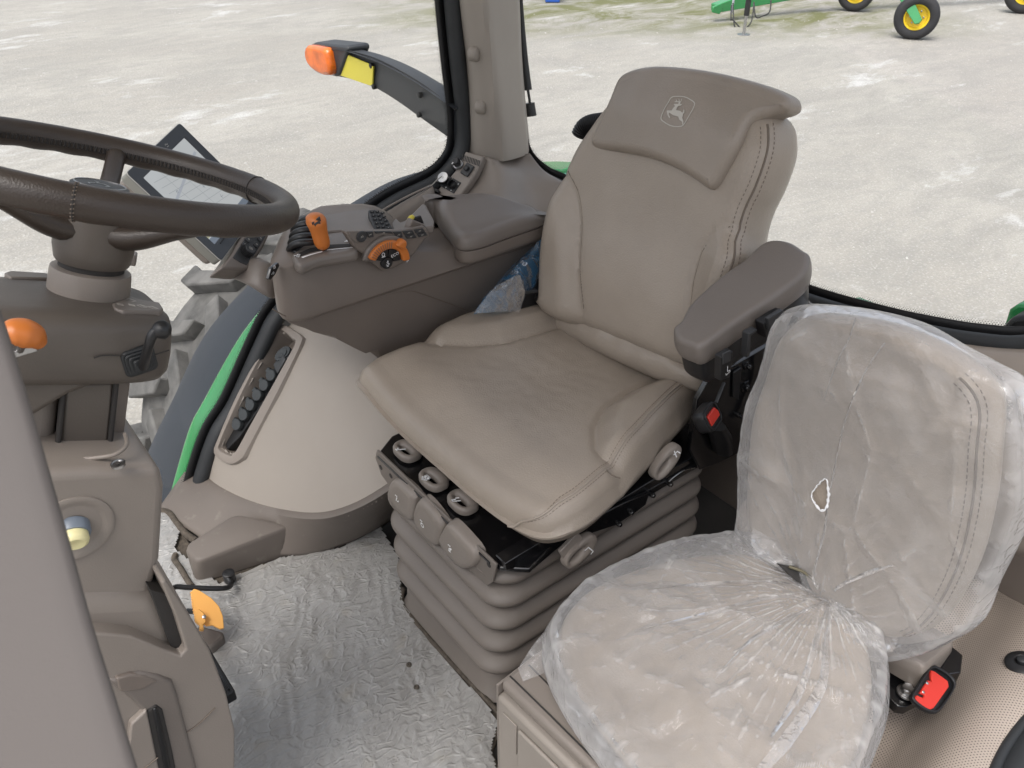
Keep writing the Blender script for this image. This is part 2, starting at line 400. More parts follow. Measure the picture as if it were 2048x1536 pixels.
xs = np.r_[-400, -150, -60, np.linspace(-34, 8, 150), 40, 150, 400]; ys = np.r_[-400, -150, -60, np.linspace(-34, 8, 150), 40, 150, 400]
v, f = grid_data([[(x, y, gheight(x, y) if abs(x) < 40 and abs(y) < 40 else GZ) for y in ys] for x in xs])
ground = obj('ground', v, f, ground_mat()); tag(ground, kind='structure')
bm = bmesh.new(); bm.from_mesh(ground.data)
for fc in bm.faces:
    if fc.normal.z < 0: fc.normal_flip()
bm.to_mesh(ground.data); bm.free()
# loose stones lying on the gravel
def stones():
    rnd = random.Random(3); parts = []
    for k in range(3800):
        d = 4.0+13*rnd.random()**1.3; l = (rnd.random()-.5)*1.35*(d+2)
        c = hd*d + c_rt*l; x, y = c[0], c[1]; s = rnd.uniform(.005, .015)*(1+.04*d)
        if rnd.random() < .02: s *= 2
        z = gheight(x, y); a = rnd.random()*6.28
        V = []
        for j in range(5):
            t = a+j*1.2566; V.append((x+s*rnd.uniform(.7, 1.1)*math.cos(t), y+s*rnd.uniform(.7, 1.1)*math.sin(t), z-.003))
        V.append((x+s*.2, y, z+s*rnd.uniform(.25, .5)))
        parts.append((V, [(j, (j+1) % 5, 5) for j in range(5)]))
    return join_data(parts)
M['stone'] = mat('loose stones', (.36, .35, .33), .9, var=.3, vscale=3)
v, f = stones(); tag(obj('gravel_stones', v, f, M['stone'], smooth=False), 'loose pale stones scattered over the gravel yard', 'gravel', kind='stuff')

# ------------------------------------------------------------------ machine parked at the far side
def implement_wheel(parent, c, axis, R, wd, lab=None):
    fr = Fr(c, np.cross(axis, UP), UP)   # normal along the axis
    if fr.n@np.array(axis) < 0: fr = Fr(c, -fr.u, fr.v)
    h = wd/2
    prof = [(R*.56, -h*.75), (R*.62, -h*.95), (R*.80, -h*1.05), (R*.93, -h*.9), (R*.985, -h*.6), (R, -h*.25), (R, h*.25), (R*.985, h*.6), (R*.93, h*.9), (R*.80, h*1.05), (R*.62, h*.95), (R*.56, h*.75)]
    ty = obj('tyre', *ringlathe(fr, prof, 40), M['tyre'], parent); fix(ty)
    rim = lathe('rim', fr, [(R*.12, -h*.3), (R*.40, -h*.3), (R*.50, -h*.65), (R*.57, -h*.78), (R*.575, h*.78), (R*.50, h*.65), (R*.46, h*.2), (R*.22, h*.12), (R*.12, h*.2)], M['wheelyellow'], parent, n=40)
    hub = lathe('hub', fr, [(R*.15, h*.1), (R*.16, h*.5), (R*.10, h*.62), (R*.02, h*.64)], M['green'], parent, n=12)
    for k in range(6):
        t = k*math.pi/3; q = fr.w(R*.3*math.cos(t), R*.3*math.sin(t), h*.15)
        lathe('wheel_bolt', Fr(q, fr.u, fr.v), [(.014, 0), (.014, .02), (.008, .024)], M['steel'], rim, n=6)
    return ty
def ringlathe(fr, prof, n):
    V, F = [], []; m = len(prof)
    for r, h in prof:
        for k in range(n): t = 2*math.pi*k/n; V.append(fr.w(r*math.cos(t), r*math.sin(t), h))
    for i in range(m):
        for k in range(n): F.append((i*n+k, i*n+(k+1) % n, ((i+1) % m)*n+(k+1) % n, ((i+1) % m)*n+k))
    return V, F
imp = thing('towed_implement', 'green towed farm implement with yellow wheel rims parked across the yard', 'farm machine', P(1700, 40, z=GZ))
g1 = P(1822, 78, z=GZ); g2 = P(1705, 22, z=GZ); g3 = P(2040, 26, z=GZ)
ax = nrm(hd*-.92+c_rt*-.38)
for g, R in ((g1, .34), (g2, .33), (g3, .36)): implement_wheel(imp, (g[0], g[1], GZ+R), ax, R, .24)
w1 = np.array((g1[0], g1[1], GZ+.34)); w2 = np.array((g2[0], g2[1], GZ+.33)); w3 = np.array((g3[0], g3[1], GZ+.36))
for w, q in ((w1, P(1795, -40, w=float((w1-CAM)@c_fw)+.1)), (w2, w2+c_rt*-.25+UP*.75), (w3, w3+c_rt*-.2+UP*.8)):
    a = w-ax*-.0 + ax*.02
    fr = Fr(w+ax*.16, nrm(q-w), np.cross(ax, nrm(q-w)))
    L = float(np.linalg.norm(q-w))
    prism('wheel_arm', fr, [(-.07, -.06), (L, -.10), (L, .10), (-.07, .06), (-.1, 0)], -.02, .03, M['green'], imp, bevel=.008)
beam0 = P(1428, 14, w=14.6); beam1 = P(1600, -20, w=15.2); beam2 = P(2100, -75, w=16.0)
frb = Fr(beam0, beam1-beam0, UP)
LB = float(np.linalg.norm(beam1-beam0))
prism('drawbar', frb, [(0, -.07), (.12, -.09), (LB, -.13), (LB, .13), (.3, .09), (0, .05)], -.09, .09, M['green'], imp, bevel=.012)
prism('frame_beam', Fr(beam1, beam2-beam1, UP), [(0, -.12), (float(np.linalg.norm(beam2-beam1)), -.12), (float(np.linalg.norm(beam2-beam1)), .14), (0, .14)], -.1, .1, M['green'], imp, bevel=.01)
prism('hitch_clevis', frb, [(-.1, -.06), (.05, -.11), (.12, -.03), (.05, .06), (-.1, .03)], .06, .11, M['green'], imp, bevel=.01)
j = P(1487, 70, z=GZ); jt = P(1489, 4, w=float((j-CAM)@c_fw))
jack = lathe('jack_post', Fr((j[0], j[1], GZ+.3), (1, 0, 0), (0, 1, 0)), [(.045, 0), (.045, .30), (.03, .31), (.03, .6)], M['black'], imp, n=12)
lathe('jack_leg', Fr((j[0], j[1], GZ), (1, 0, 0), (0, 1, 0)), [(.11, 0), (.11, .012), (.025, .02), (.025, .5)], M['steel'], jack, n=12)
lathe('jack_tube', Fr((j[0], j[1], GZ+.60), (1, 0, 0), (0, 1, 0)), [(.034, 0), (.034, .25)], mat('jack white sleeve', (.6, .6, .58), .4), jack, n=12)
for (xa, ya), (xm, ym), (xb, yb) in (((1466, 6), (1480, 75), (1508, 4)), ((1508, 8), (1525, 40), (1542, -6)), ((1463, 10), (1466, 50), (1490, 58))):
    tube('hydraulic_hose', [P(xa, ya, w=14.3), P((xa*2+xm)/3-2, (ya+ym)/2+10, w=14.3), P(xm, ym*.8, w=14.3), P((xb*2+xm)/3+3, (yb+ym)/2+6, w=14.3), P(xb, yb, w=14.3)], .012, M['black'], imp, n=8, samples=24)
tube('safety_chain', [P(1468, -8, w=14.4), P(1466, 8, w=14.4), P(1462, 26, w=14.4)], .02, M['steel'], imp, n=6, samples=12)
b = P(1107, 5, z=GZ)
bl = thing('blue_crate', 'small blue container on the gravel near the mossy patch', 'container', b)
frc = Fr((b[0], b[1], GZ), c_rt, UP); prism('crate_body', frc, [(-.16, 0), (.12, 0), (.14, .28), (-.18, .28)], -.3, 0, M['blue'], bl, bevel=.015)
ring_prism('crate_rim', Fr((b[0], b[1], GZ+.28), c_rt, hd), [(-.2, -.02), (.16, -.02), (.16, .32), (-.2, .32)], [(-.17, .01), (.13, .01), (.13, .29), (-.17, .29)], 0, .03, M['blue'], bl, bevel=.004)

# ================================================================== THE TRACTOR OUTSIDE THE CAB
YS = -1.90     # plane of the side window
XR = -1.50     # plane of the rear window
WC = np.array((-1.24, -2.72, -.62))   # rear wheel centre
tw = thing('tractor_rear_wheel', 'big lugged tractor rear tyre covered in pale dust beside the cab', 'tyre', WC)
frw = Fr(WC, (1, 0, 0), (0, 0, 1))
prof = [(.50, -.2), (.60, -.25), (.75, -.26), (.80, -.22), (.81, -.1), (.81, .1), (.80, .22), (.75, .26), (.60, .25), (.50, .2)]
fix(obj('tyre_carcass', *ringlathe(frw, prof, 72), M['dustytyre'], tw))
lathe('rim', frw, [(.1, -.1), (.45, -.1), (.5, -.2), (.5, .2), (.45, .1), (.1, .1)], M['wheelyellow'], tw, n=48)
for k in range(22):
    for sgn in (1, -1):
        t = 2*math.pi*(k+(0 if sgn > 0 else .5))/22
        e = np.array((math.cos(t), 0, math.sin(t)))
        t2 = t+.13; e2 = np.array((math.cos(t2), 0, math.sin(t2)))
        V = []
        for q, yy, wd in ((e2, 0.0, .034), (e, .20, .040), (e, .275, .042)):
            tg = np.array((-q[2], 0, q[0]))
            rr = (.800, .862) if yy < .25 else (.70, .85)
            for r_ in rr:
                for s_ in (-1, 1): V.append(WC+q*r_+tg*wd*s_+np.array((0, -sgn*yy*-1, 0))*1.0)
        F = []
        for i in (0, 1):
            a = i*4; F += [(a, a+1, a+5, a+4), (a+2, a+6, a+7, a+3), (a, a+4, a+6, a+2), (a+1, a+3, a+7, a+5)]
        F += [(0, 2, 3, 1), (8, 9, 11, 10)]
        fix(obj('lug', V, F, M['dustytyre'], tw, bevel=.008))
# the fender arc: inner green edge, outer grey rubber
def arcpt(pxs, y): return [P(a, b, y=y) for a, b in pxs]
gin = arcpt([(350, 1120), (376, 1015), (413, 870), (446, 803), (506, 682), (552, 612), (660, 500), (772, 408), (862, 362), (960, 345)], YS-.03)
gout = arcpt([(302, 1120), (332, 1015), (376, 863), (406, 803), (474, 682), (530, 612), (640, 495), (762, 405), (855, 360), (960, 340)], YS-.085)
fout = arcpt([(215, 1120), (245, 1030), (303, 893), (345, 806), (406, 679), (497, 573), (600, 482), (690, 422), (775, 372), (870, 340)], YS-.44)
fd = thing('rear_fender', 'curved rear fender with glossy green inner band and dark grey rubber extension', 'fender', gout[4])
drop = lambda pts, dz, dx=0: [q+np.array((dx, 0, dz)) for q in pts]
patch('green_band', [drop(gin, -.03, -.01), gin, [a*.5+b*.5+np.array((0.008, 0, .008)) for a, b in zip(gin, gout)], gout, drop(gout, -.025, -.015)], M['green'], fd, nu=60, nv=16, solid=.006)
gout2 = [q+np.array((-.012, -.002, -.012)) for q in gout]
mid = [a*.5+b*.5+np.array((.02, 0, .02)) for a, b in zip(gout, fout)]
patch('fender_extension', [gout2, mid, fout, drop(fout, -.05, -.03)], M['greyfender'], fd, nu=60, nv=20, solid=.008)

# warning arm with amber lamp
wa = thing('warning_light_arm', 'dark curved arm carrying an amber lamp and yellow reflector outside the window', 'warning light', P(840, 200, x=-1.32))
XA = -1.30
top = [P(a, b, x=XA) for a, b in [(925, 214), (915, 207), (850, 163), (790, 130), (740, 110), (700, 99), (672, 96)]]
bot = [P(a, b, x=XA) for a, b in [(925, 291), (908, 278), (850, 237), (795, 198), (750, 172), (710, 158), (672, 150)]]
T_, B_ = cr(top, 28), cr(bot, 28); rings = []
for a, b in zip(T_, B_):
    d = b-a; L = np.linalg.norm(d); x = np.array((.055, 0, 0))
    rings.append([a+x*.1+d*.06, a+x*.55-d*.01, a-x*.4, a-x*.9+d*.1, b-x*.9-d*.1, b-x*.4, b+x*.15, b+x*.22-d*.06])
ab = loft('arm', rings, M['arm'], wa)
fra = Fr(P(745, 150, x=XA+.013), np.array((0, 1, 0)), UP)
if fra.n[0] < 0: fra = Fr(fra.o, -fra.u, fra.v)
def pxpoly(fr, pts, c=0.0, n=None, closed=True):
    q = [fr.px(a, b, c) for a, b in pts]
    return [tuple(t) for t in cr(q, n, closed)] if n else q
prism('reflector', fra, pxpoly(fra, [(667, 110), (672, 106), (700, 110), (744, 129), (749, 134), (748, 168), (744, 171), (700, 156), (670, 146), (666, 140)]), 0, .006, M['reflector'], wa, bevel=.001)
frl = Fr(P(660, 150, x=XA+.03), fra.u, fra.v)
hou = pxpoly(frl, [(617, 90), (628, 85), (690, 92), (694, 100), (676, 150), (668, 154), (640, 147), (622, 130), (615, 108)])
prism('lamp_housing', frl, hou, -.085, -.004, M['arm'], wa, bevel=.008)
ln = pxpoly(frl, [(618, 100), (622, 90), (634, 90), (660, 96), (665, 108), (671, 143), (662, 150), (643, 145), (626, 130), (619, 112)], n=28)
lens = Pillow(frl, ln, lambda a, b: .022, .016, -.006, N=28, rings=5, rb=.002).build('lens', M['lens'], wa)
tube('seam_line', [P(a, b, x=XA+.02) for a, b in [(686, 99), (740, 113), (790, 136), (850, 172), (912, 220)]], .0025, M['black'], wa, n=6, samples=24)
for q in ((745, 131), (841, 190), (840, 229), (688, 99), (750, 173)):
    lathe('screw', Fr(P(*q, x=XA+.012), fra.u, fra.v), [(.008, -.004), (.008, .008), (.004, .01)], M['black'], wa, n=10)
# wiper outside the rear window
wp = thing('rear_wiper', 'thin black wiper hanging outside the rear window beside the pillar', 'wiper', P(1060, 210, x=XR-.06))
XW = XR-.06
tube('wiper_arm', [P(1036, -120, x=XW), P(1042, 20, x=XW), P(1048, 110, x=XW), P(1056, 180, x=XW)], [.004, .006, .010, .012], M['black'], wp, n=8, samples=20)
tube('wiper_rod', [P(1055, 175, x=XW), P(1059, 200, x=XW), P(1060, 215, x=XW)], .004, M['black'], wp, n=8, samples=6)
tube('wiper_pivot', [P(1059, 206, x=XW), P(1062, 232, x=XW)], [.015, .017], M['black'], wp, n=10)
# pieces of green bodywork behind the rear window
for nm, lab, pl, px_, dep in (('rear_body_panel', 'strip of green bodywork seen low through the rear window beside the seat', [(1050, 330), (1090, 329), (1150, 332), (1160, 380), (1120, 380), (1060, 345)], -1.85, .12),
                              ('hitch_bracket', 'green bracket with black rubber block outside the rear window corner', [(2000, 700), (2012, 668), (2030, 612), (2048, 600), (2110, 610), (2110, 720)], -1.62, .05),
                              ('rear_step_bracket', 'small green bracket tip showing behind the wrapped seat', [(1700, 600), (1712, 598), (1756, 615), (1758, 624), (1735, 640)], -1.75, .04)):
    t = thing(nm, lab, 'tractor body', P(*pl[0], x=px_)); fr = Fr(P(*pl[0], x=px_), (0, 1, 0), UP)
    prism('panel', fr, [fr.px(*q) for q in pl], -dep*.5, dep*.5, M['green'], t, bevel=.006)
    if nm == 'hitch_bracket': prism('rubber_block', fr, [fr.px(*q, .03) for q in [(2018, 650), (2048, 618), (2110, 610), (2110, 690), (2030, 688)]], .027, .08, M['black'], t, bevel=.01)
    if nm == 'rear_body_panel': prism('green_lamp_panel', fr, [fr.px(*q, .07) for q in [(1085, 350), (1150, 345), (1160, 380), (1120, 378)]], .062, .09, mat('pale green reflecting glass', (.25, .6, .5), .2), t, bevel=.004)
tag(obj('rear_lower_band', *prism_data(Fr(P(1700, 640, x=-1.60), (0, 1, 0), UP), [Fr(P(1700, 640, x=-1.60), (0, 1, 0), UP).px(*q) for q in [(1500, 600), (1760, 640), (1850, 655), (1990, 664), (2060, 672), (2060, 700), (1500, 640)]], -.03, .0), M['green']), 'green bodywork edge running below the rear window', 'tractor body')

# ================================================================== THE CAB SHELL
# side window: rubber seal and pane
SEAL = [(888, -260), (892, -120), (899, 0), (910, 120), (922, 236), (917, 300), (895, 338), (860, 366), (768, 414), (655, 510), (557, 621), (523, 682), (468, 803), (431, 863), (405, 935), (392, 985), (375, 1050)]
sealP = [P(a, b, y=YS) for a, b in SEAL]
sw = thing('side_window', 'large curved side window pane framed by a thick black rubber seal', 'window', P(755, 415, y=YS))
sealc = cr(sealP, 120)
tube('rubber_seal', [q+np.array((0, .012, 0)) for q in sealc], .026, M['rubber'], sw, n=14, flat=.8)
nin = []
for i, q in enumerate(sealc):
    t = nrm(sealc[min(i+1, 119)]-sealc[max(i-1, 0)]); n = np.cross(t, np.array((0, 1, 0))); nin.append(n)
sgn = 1 if (nin[60][0] > 0) else -1
fr_ = [[q+n*sgn*d+np.array((0, -.012, 0)) for d in (.0, .022, .036)] for q, n in zip(sealc, nin)]
v, f = grid_data(fr_); obj('printed_border', v, f, M['black'], sw, solid=.0015)
# dotted fade at the edge of the pane
dots = []
for i in range(0, 119):
    for k in range(3):
        for rr, off in ((0, .038), (1, .0425)):
            if rr == 1 and k % 2: continue
            a, b = sealc[i], sealc[i+1]; q = a+(b-a)*(k+.5*rr)/3+nin[i]*sgn*off+np.array((0, -.012, 0)); s = .0019-.0006*rr
            dots.append(([q+np.array((s, 0, 0)), q+np.array((0, 0, s)), q+np.array((-s, 0, 0)), q+np.array((0, 0, -s))], [(0, 1, 2, 3)]))
v, f = join_data(dots); tag(obj('dot_fade', v, f, M['black'], sw, smooth=False), kind='stuff')
pane = [(q[0], YS-.013, q[2]) for q in sealc] + [(.45, YS-.013, -.1), (.55, YS-.013, 1.7)]
n = len(pane); obj('glass_pane', pane, [tuple(range(n))], M['glass'], sw, smooth=False)
# rear window
RSEAL = [(975, -260), (988, -100), (1000, 0), (1012, 120), (1027, 220), (1046, 305), (1082, 348), (1130, 372), (1250, 430), (1400, 510), (1600, 592), (1760, 640), (1880, 667), (1960, 680), (2050, 686), (2140, 660), (2210, 560), (2260, 400)]
rs = [P(a, b, x=XR) for a, b in RSEAL]; rsc = cr(rs, 120)
rw = thing('rear_window', 'wide rear window pane with black rubber seal behind both seats', 'window', P(1600, 600, x=XR))
tube('rubber_seal', [q+np.array((.012, 0, 0)) for q in rsc], .019, M['rubber'], rw, n=12, flat=.8)
nin = []
for i, q in enumerate(rsc):
    t = nrm(rsc[min(i+1, 119)]-rsc[max(i-1, 0)]); nin.append(np.cross(t, np.array((1, 0, 0))))
sgn = 1 if nin[70][2] > 0 else -1
v, f = grid_data([[q+n*sgn*d+np.array((-.012, 0, 0)) for d in (-.01, .015, .028)] for q, n in zip(rsc, nin)]); obj('printed_border', v, f, M['black'], rw, solid=.0015)
dots = []
for i in range(0, 119):
    for k in range(4):
        a, b = rsc[i], rsc[i+1]
        for off, s in ((.0295, .0013), (.0330, .0010), (.0365, .0007)):
            q = a+(b-a)*(k+(.5 if off == .0330 else 0))/4+nin[i]*sgn*off+np.array((-.012, 0, 0))
            dots.append(([q+np.array((0, s, 0)), q+np.array((0, 0, s)), q+np.array((0, -s, 0)), q+np.array((0, 0, -s))], [(0, 1, 2, 3)]))
v, f = join_data(dots); tag(obj('dot_fade', v, f, M['black'], rw, smooth=False), kind='stuff')
pane = [(XR-.013, q[1], q[2]) for q in rsc]; n = len(pane); obj('glass_pane', pane, [tuple(range(n))], M['glass'], rw, smooth=False)
# rear corner pillar
pil = thing('corner_pillar', 'pale taupe corner pillar with two round button caps between the windows', 'pillar', P(990, 250, x=-1.4))
def pilring(A, B, D, E, up=0):
    out = [P(*A, y=YS+.012), P(*A, y=YS+.012)*.5+P(*B, y=-1.795)*.5+np.array((.012, .006, 0)), P(*B, y=-1.795), P(*D, y=-1.775), P(*E, x=XR+.018)*.5+P(*D, y=-1.775)*.5+np.array((.006, .004, 0)), P(*E, x=XR+.018)]
    out += [np.array((XR-.03, out[-1][1]-.05, out[-1][2])), np.array((XR-.03, YS-.03, out[0][2])), np.array((out[0][0], YS-.03, out[0][2]))]
    return out
r0 = pilring((932, 306), (994, 322), (1010, 322), (1056, 309)); r1 = pilring((929, 150), (974, 150), (990, 148), (1041, 150)); r2 = pilring((912, 0), (955, 0), (972, 0), (1034, 0))
r3 = pilring((895, -200), (935, -200), (950, -200), (1022, -200))
def sub_ring(r): return [tuple(q) for q in cr(r[:6], 24)] + [tuple(q) for q in r[6:]]
rr = [sub_ring(r) for r in (r0, r1, r2, r3)]
cols = [cr([r[i] for r in rr], 16) for i in range(len(rr[0]))]
loft('pillar_trim', [[c[k] for c in cols] for k in range(16)], M['trim'], pil)
for q in ((951, 108), (965, 214)):
    c = P(*q, y=-1.818); fr = Fr(c, (1, .35, 0), UP)
    if fr.n[1] < 0: fr = Fr(c, (-1, -.35, 0), UP)
    lathe('button_cap', fr, [(.019, -.012), (.0185, .006), (.015, .009), (.012, .011), (.001, .0115)], M['trim'], pil, n=24)
# moulded base of the pillar
pb = thing('pillar_base', 'grey moulded pillar base with vent slots, rotary switch and sockets', 'trim panel', P(980, 370, y=-1.75))
rowsb = [
 [P(928, 302, y=-1.895), P(968, 312, y=-1.825), P(994, 321, y=-1.79), P(1020, 320, x=-1.43), P(1060, 308, x=XR+.02)],
 [P(912, 338, y=-1.895), P(954, 346, y=-1.825), P(1002, 352, y=-1.75), P(1045, 345, x=-1.42), P(1088, 345, x=XR+.02)],
 [P(884, 364, y=-1.895), P(936, 374, y=-1.825), P(1000, 390, y=-1.70), P(1060, 385, x=-1.40), P(1135, 372, x=XR+.02)],
 [P(835, 396, y=-1.885), P(895, 418, y=-1.825), P(980, 450, y=-1.62), P(1080, 460, x=-1.36), P(1200, 420, x=XR+.02)],
 [P(760, 450, y=-1.87), P(840, 480, y=-1.80), P(960, 560, y=-1.60), P(1080, 600, x=-1.34), P(1230, 560, x=XR+.02)]]
patch('moulded_panel', rowsb, M['plastic_mid'], pb, nu=40, nv=40, solid=.006)
frp = Fr(P(910, 355, y=-1.845), P(968, 312, y=-1.820)-P(895, 418, y=-1.820), P(895, 418, y=-1.820)-P(884, 364, y=-1.885))
if frp.n@(CAM-frp.o) < 0: frp = Fr(frp.o, frp.u, -frp.v)
pp = [(931, 302), (968, 312), (952, 345), (936, 370), (915, 398), (880, 425), (852, 432), (842, 408), (878, 376), (898, 356), (918, 332)]
prism('switch_plate', frp, [frp.px(*q, .006) for q in pp], -.02, .006, M['plastic_mid'], pb, bevel=.004)
for k in range(12):
    a0 = np.array((925+k*3.05, 309+k*1.05)); a1 = a0+np.array((-2.3, 11))
    q = [frp.px(*p_, .0075) for p_ in (a0, a0+(1.3, .4), a1+(1.3, .4), a1)]
    prism('vent_slot', frp, q, .003, .0075, M['black'], pb, bevel=0)
def at_plate(x, y, c=.006): a, b = frp.px(x, y, c); return Fr(frp.w(a, b, c), frp.u, frp.v)
k1 = lathe('rotary_ring', at_plate(917, 330), [(.016, 0), (.0165, .006), (.0145, .008), (.013, .005)], M['steel'], pb, n=24)
kk = at_plate(915, 328, .010)
prism('rotary_knob', kk, [(-.010, -.004), (.0, -.011), (.012, -.004), (.012, .005), (0, .011), (-.010, .005)], 0, .018, M['black'], pb, bevel=.002)
prism('knob_marker', kk, [(-.012, -.0015), (-.006, -.0015), (-.006, .0015), (-.012, .0015)], .018, .0205, M['steel'], pb, bevel=0)
for (x, y, s) in ((936, 341, .017),):
    a, b = frp.px(x, y, .006); box('rocker_switch', frp, (a-s, a+s, b-s*.8, b+s*.8, .006, .014), M['key'], pb, bevel=.002)
    box('rocker_paddle', frp, (a-s*.35, a+s*.45, b-s*.35, b+s*.35, .014, .022), M['black'], pb, bevel=.002)
ca, cb = frp.px(889, 362, .006)
box('socket_recess', frp, (ca-.018, ca+.018, cb-.016, cb+.016, .006, .0085), M['black'], pb, bevel=.001)
sk = lathe('covered_socket', at_plate(888, 361), [(.014, 0), (.014, .016), (.0155, .018), (.0155, .021)], M['black'], pb, n=24)
lathe('socket_lid', at_plate(886, 355, .027), [(.0155, 0), (.0150, .003), (.004, .004), (.004, .0055)], M['steel'], sk, n=24)
ca, cb = frp.px(907, 372, .006)
box('socket_recess', frp, (ca-.018, ca+.018, cb-.016, cb+.016, .006, .0085), M['black'], pb, bevel=.001)
lathe('power_socket', at_plate(906, 371), [(.012, 0), (.012, .012), (.010, .014), (.0085, .012), (.0085, .003), (.001, .003)], M['black'], pb, n=24)
for q in ((893, 375), (903, 381), (917, 369)): lathe('screw_head', at_plate(*q), [(.0028, 0), (.0028, .002), (.001, .003)], M['steel'], pb, n=10)
frs = at_plate(868, 388, .006)
for d in (-.012, .004): box('rocker_switch', frs, (d, d+.011, -.018, .018, 0, .014), M['black'], pb, bevel=.003)
ch = [P(884, 352, y=-1.80), P(872, 362, y=-1.80), P(862, 372, y=-1.80), P(856, 373, y=-1.80)]
tube('cap_chain', ch, .0017, M['steel'], pb, n=6, samples=20)
# lining below the side window behind the console
lw = thing('sill_lining', 'dark plastic lining below the side window behind the control console', 'trim panel', P(760, 430, y=-1.88))
patch('sill_panel', [[P(860, 374, y=YS+.03), P(760, 428, y=YS+.03), P(660, 512, y=YS+.03), P(600, 590, y=YS+.03)],
                     [P(868, 380, y=-1.84), P(790, 440, y=-1.84), P(690, 530, y=-1.84), P(620, 600, y=-1.84)],
                     [P(880, 470, y=-1.82), P(800, 560, y=-1.82), P(720, 620, y=-1.82), P(640, 640, y=-1.83)]], M['plastic_mid'], lw, nu=24, nv=14, solid=.006)
tube('sill_lip', [P(a, b, y=YS+.045) for a, b in [(862, 371), (815, 393), (760, 424), (700, 470), (650, 515)]], .003, M['plastic_mid'], lw, n=8, samples=24)
# right wheel-arch cover (a domed shape)
EC = np.array((-1.15, -1.865, -.30)); EA, EB, EZ = .80, 1.08, .84
def ell_pt(th, ph):   # th around from forward to up, ph from the side plane inwards
    return EC+np.array((EA*math.cos(th)*math.cos(ph), EB*math.sin(ph), EZ*math.sin(th)*math.cos(ph)))
def Pell(px, py, off=0.0):
    d = ray(px, py); s = np.array((EA+off, EB+off, EZ+off)); o = (CAM-EC)/s; e = d/s
    A, B, C_ = e@e, 2*o@e, o@o-1; disc = B*B-4*A*C_
    t = (-B-math.sqrt(max(disc, 0)))/(2*A); return CAM+d*t
dc = thing('wheel_arch_cover', 'domed pale taupe wheel arch cover with a long recessed pocket', 'trim panel', (-.55, -1.6, .0))
rows = [[ell_pt(math.radians(a), math.radians(p)) for p in np.linspace(0, 40, 44)] for a in np.linspace(22, 100, 60)]
POCK = [(594, 664), (606, 672), (608, 690), (560, 790), (500, 905), (487, 922), (468, 930), (450, 924), (432, 908), (440, 880), (475, 800), (520, 715), (548, 668), (566, 652), (580, 655)]
def inpoly(x, y, pl):
    c = False; j = len(pl)-1
    for i in range(len(pl)):
        if (pl[i][1] > y) != (pl[j][1] > y) and x < (pl[j][0]-pl[i][0])*(y-pl[i][1])/(pl[j][1]-pl[i][1])+pl[i][0]: c = not c
        j = i
    return c
# pocket opening described on the dome by (angle, depth) so that it is a true recess
def dome_uv(p): q = (np.asarray(p)-EC)/np.array((EA, EB, EZ)); return (math.atan2(q[2], q[0]), math.asin(max(-1, min(1, q[1]/np.linalg.norm(q)))))
pk_in = [(590, 683), (594, 690), (568, 738), (540, 788), (505, 850), (474, 905), (462, 908), (443, 896), (448, 880), (478, 812), (520, 728), (552, 676), (562, 664), (572, 667)]
uvp = [dome_uv(Pell(*q)) for q in pk_in]
V, F = grid_data([[ell_pt(a, p) for p in np.linspace(0, math.radians(38), 110)] for a in np.linspace(math.radians(18), math.radians(100), 200)])
uvs = [(a, p) for a in np.linspace(math.radians(18), math.radians(100), 200) for p in np.linspace(0, math.radians(38), 110)]
# the crease where the cover meets the skirt, a slanting plane
cr_px = [(388, 925), (420, 965), (470, 996), (560, 1026), (640, 1034), (700, 1020), (760, 990), (830, 940)]
crease = [Pell(*q) for q in cr_px]
cz = np.array(crease); ylist = cz[:, 1]; order = np.argsort(ylist)
zc = lambda y: float(np.interp(y, ylist[order], cz[order, 2]))
F2 = []
for f_ in F:
    u_ = sum(uvs[i][0] for i in f_)/4; p_ = sum(uvs[i][1] for i in f_)/4; c_ = sum(np.array(V[i]) for i in f_)/4
    if inpoly(u_, p_, uvp): continue
    if c_[2] < zc(c_[1])-.012 or c_[1] > -1.30: continue
    F2.append(f_)
obj('cover', V, F2, M['trim'], dc, solid=.004)
# ------------------------------------------------------------------ rest of the wheel arch cover
def dome_out(p, d):
    p = np.asarray(p); g = (p-EC)/np.array((EA**2, EB**2, EZ**2)); return p+nrm(g)*d
rim_o = cr([tuple(Pell(*q)) for q in POCK], 90, True)
pin = cr([tuple(Pell(*q)) for q in pk_in], 90, True)
# match each inner point to the nearest outer by angle
def resamp(c):
    m = c.mean(0); d = c-c.mean(0); return c
k0 = int(np.argmin(np.linalg.norm(rim_o-pin[0], axis=1))); rim_o = np.roll(rim_o, -k0, 0)
if np.linalg.norm(rim_o[20]-pin[20]) > np.linalg.norm(rim_o[-20]-pin[20]): rim_o = np.roll(rim_o[::-1], 1, 0)
rows = []
for c, t, d in ((rim_o, 0, .0), (rim_o, .12, .009), (rim_o, .55, .011), (rim_o, .9, .009), (rim_o, 1.0, .0), (rim_o, 1.0, -.035), (rim_o, .985, -.05)):
    rows.append([tuple(dome_out(a*(1-t)+b*t, d)) for a, b in zip(rim_o, pin)] + [tuple(dome_out(rim_o[0]*(1-t)+pin[0]*t, d))])
v, f = grid_data(rows); obj('pocket_frame', v, f, M['plastic_mid'], dc)
fl = [dome_out(p, -.048) for p in pin]; cf = sum(fl)/len(fl)
obj('pocket_floor', fl+[cf], [(i, (i+1) % 90, 90) for i in range(90)], M['plastic_dark'], dc)
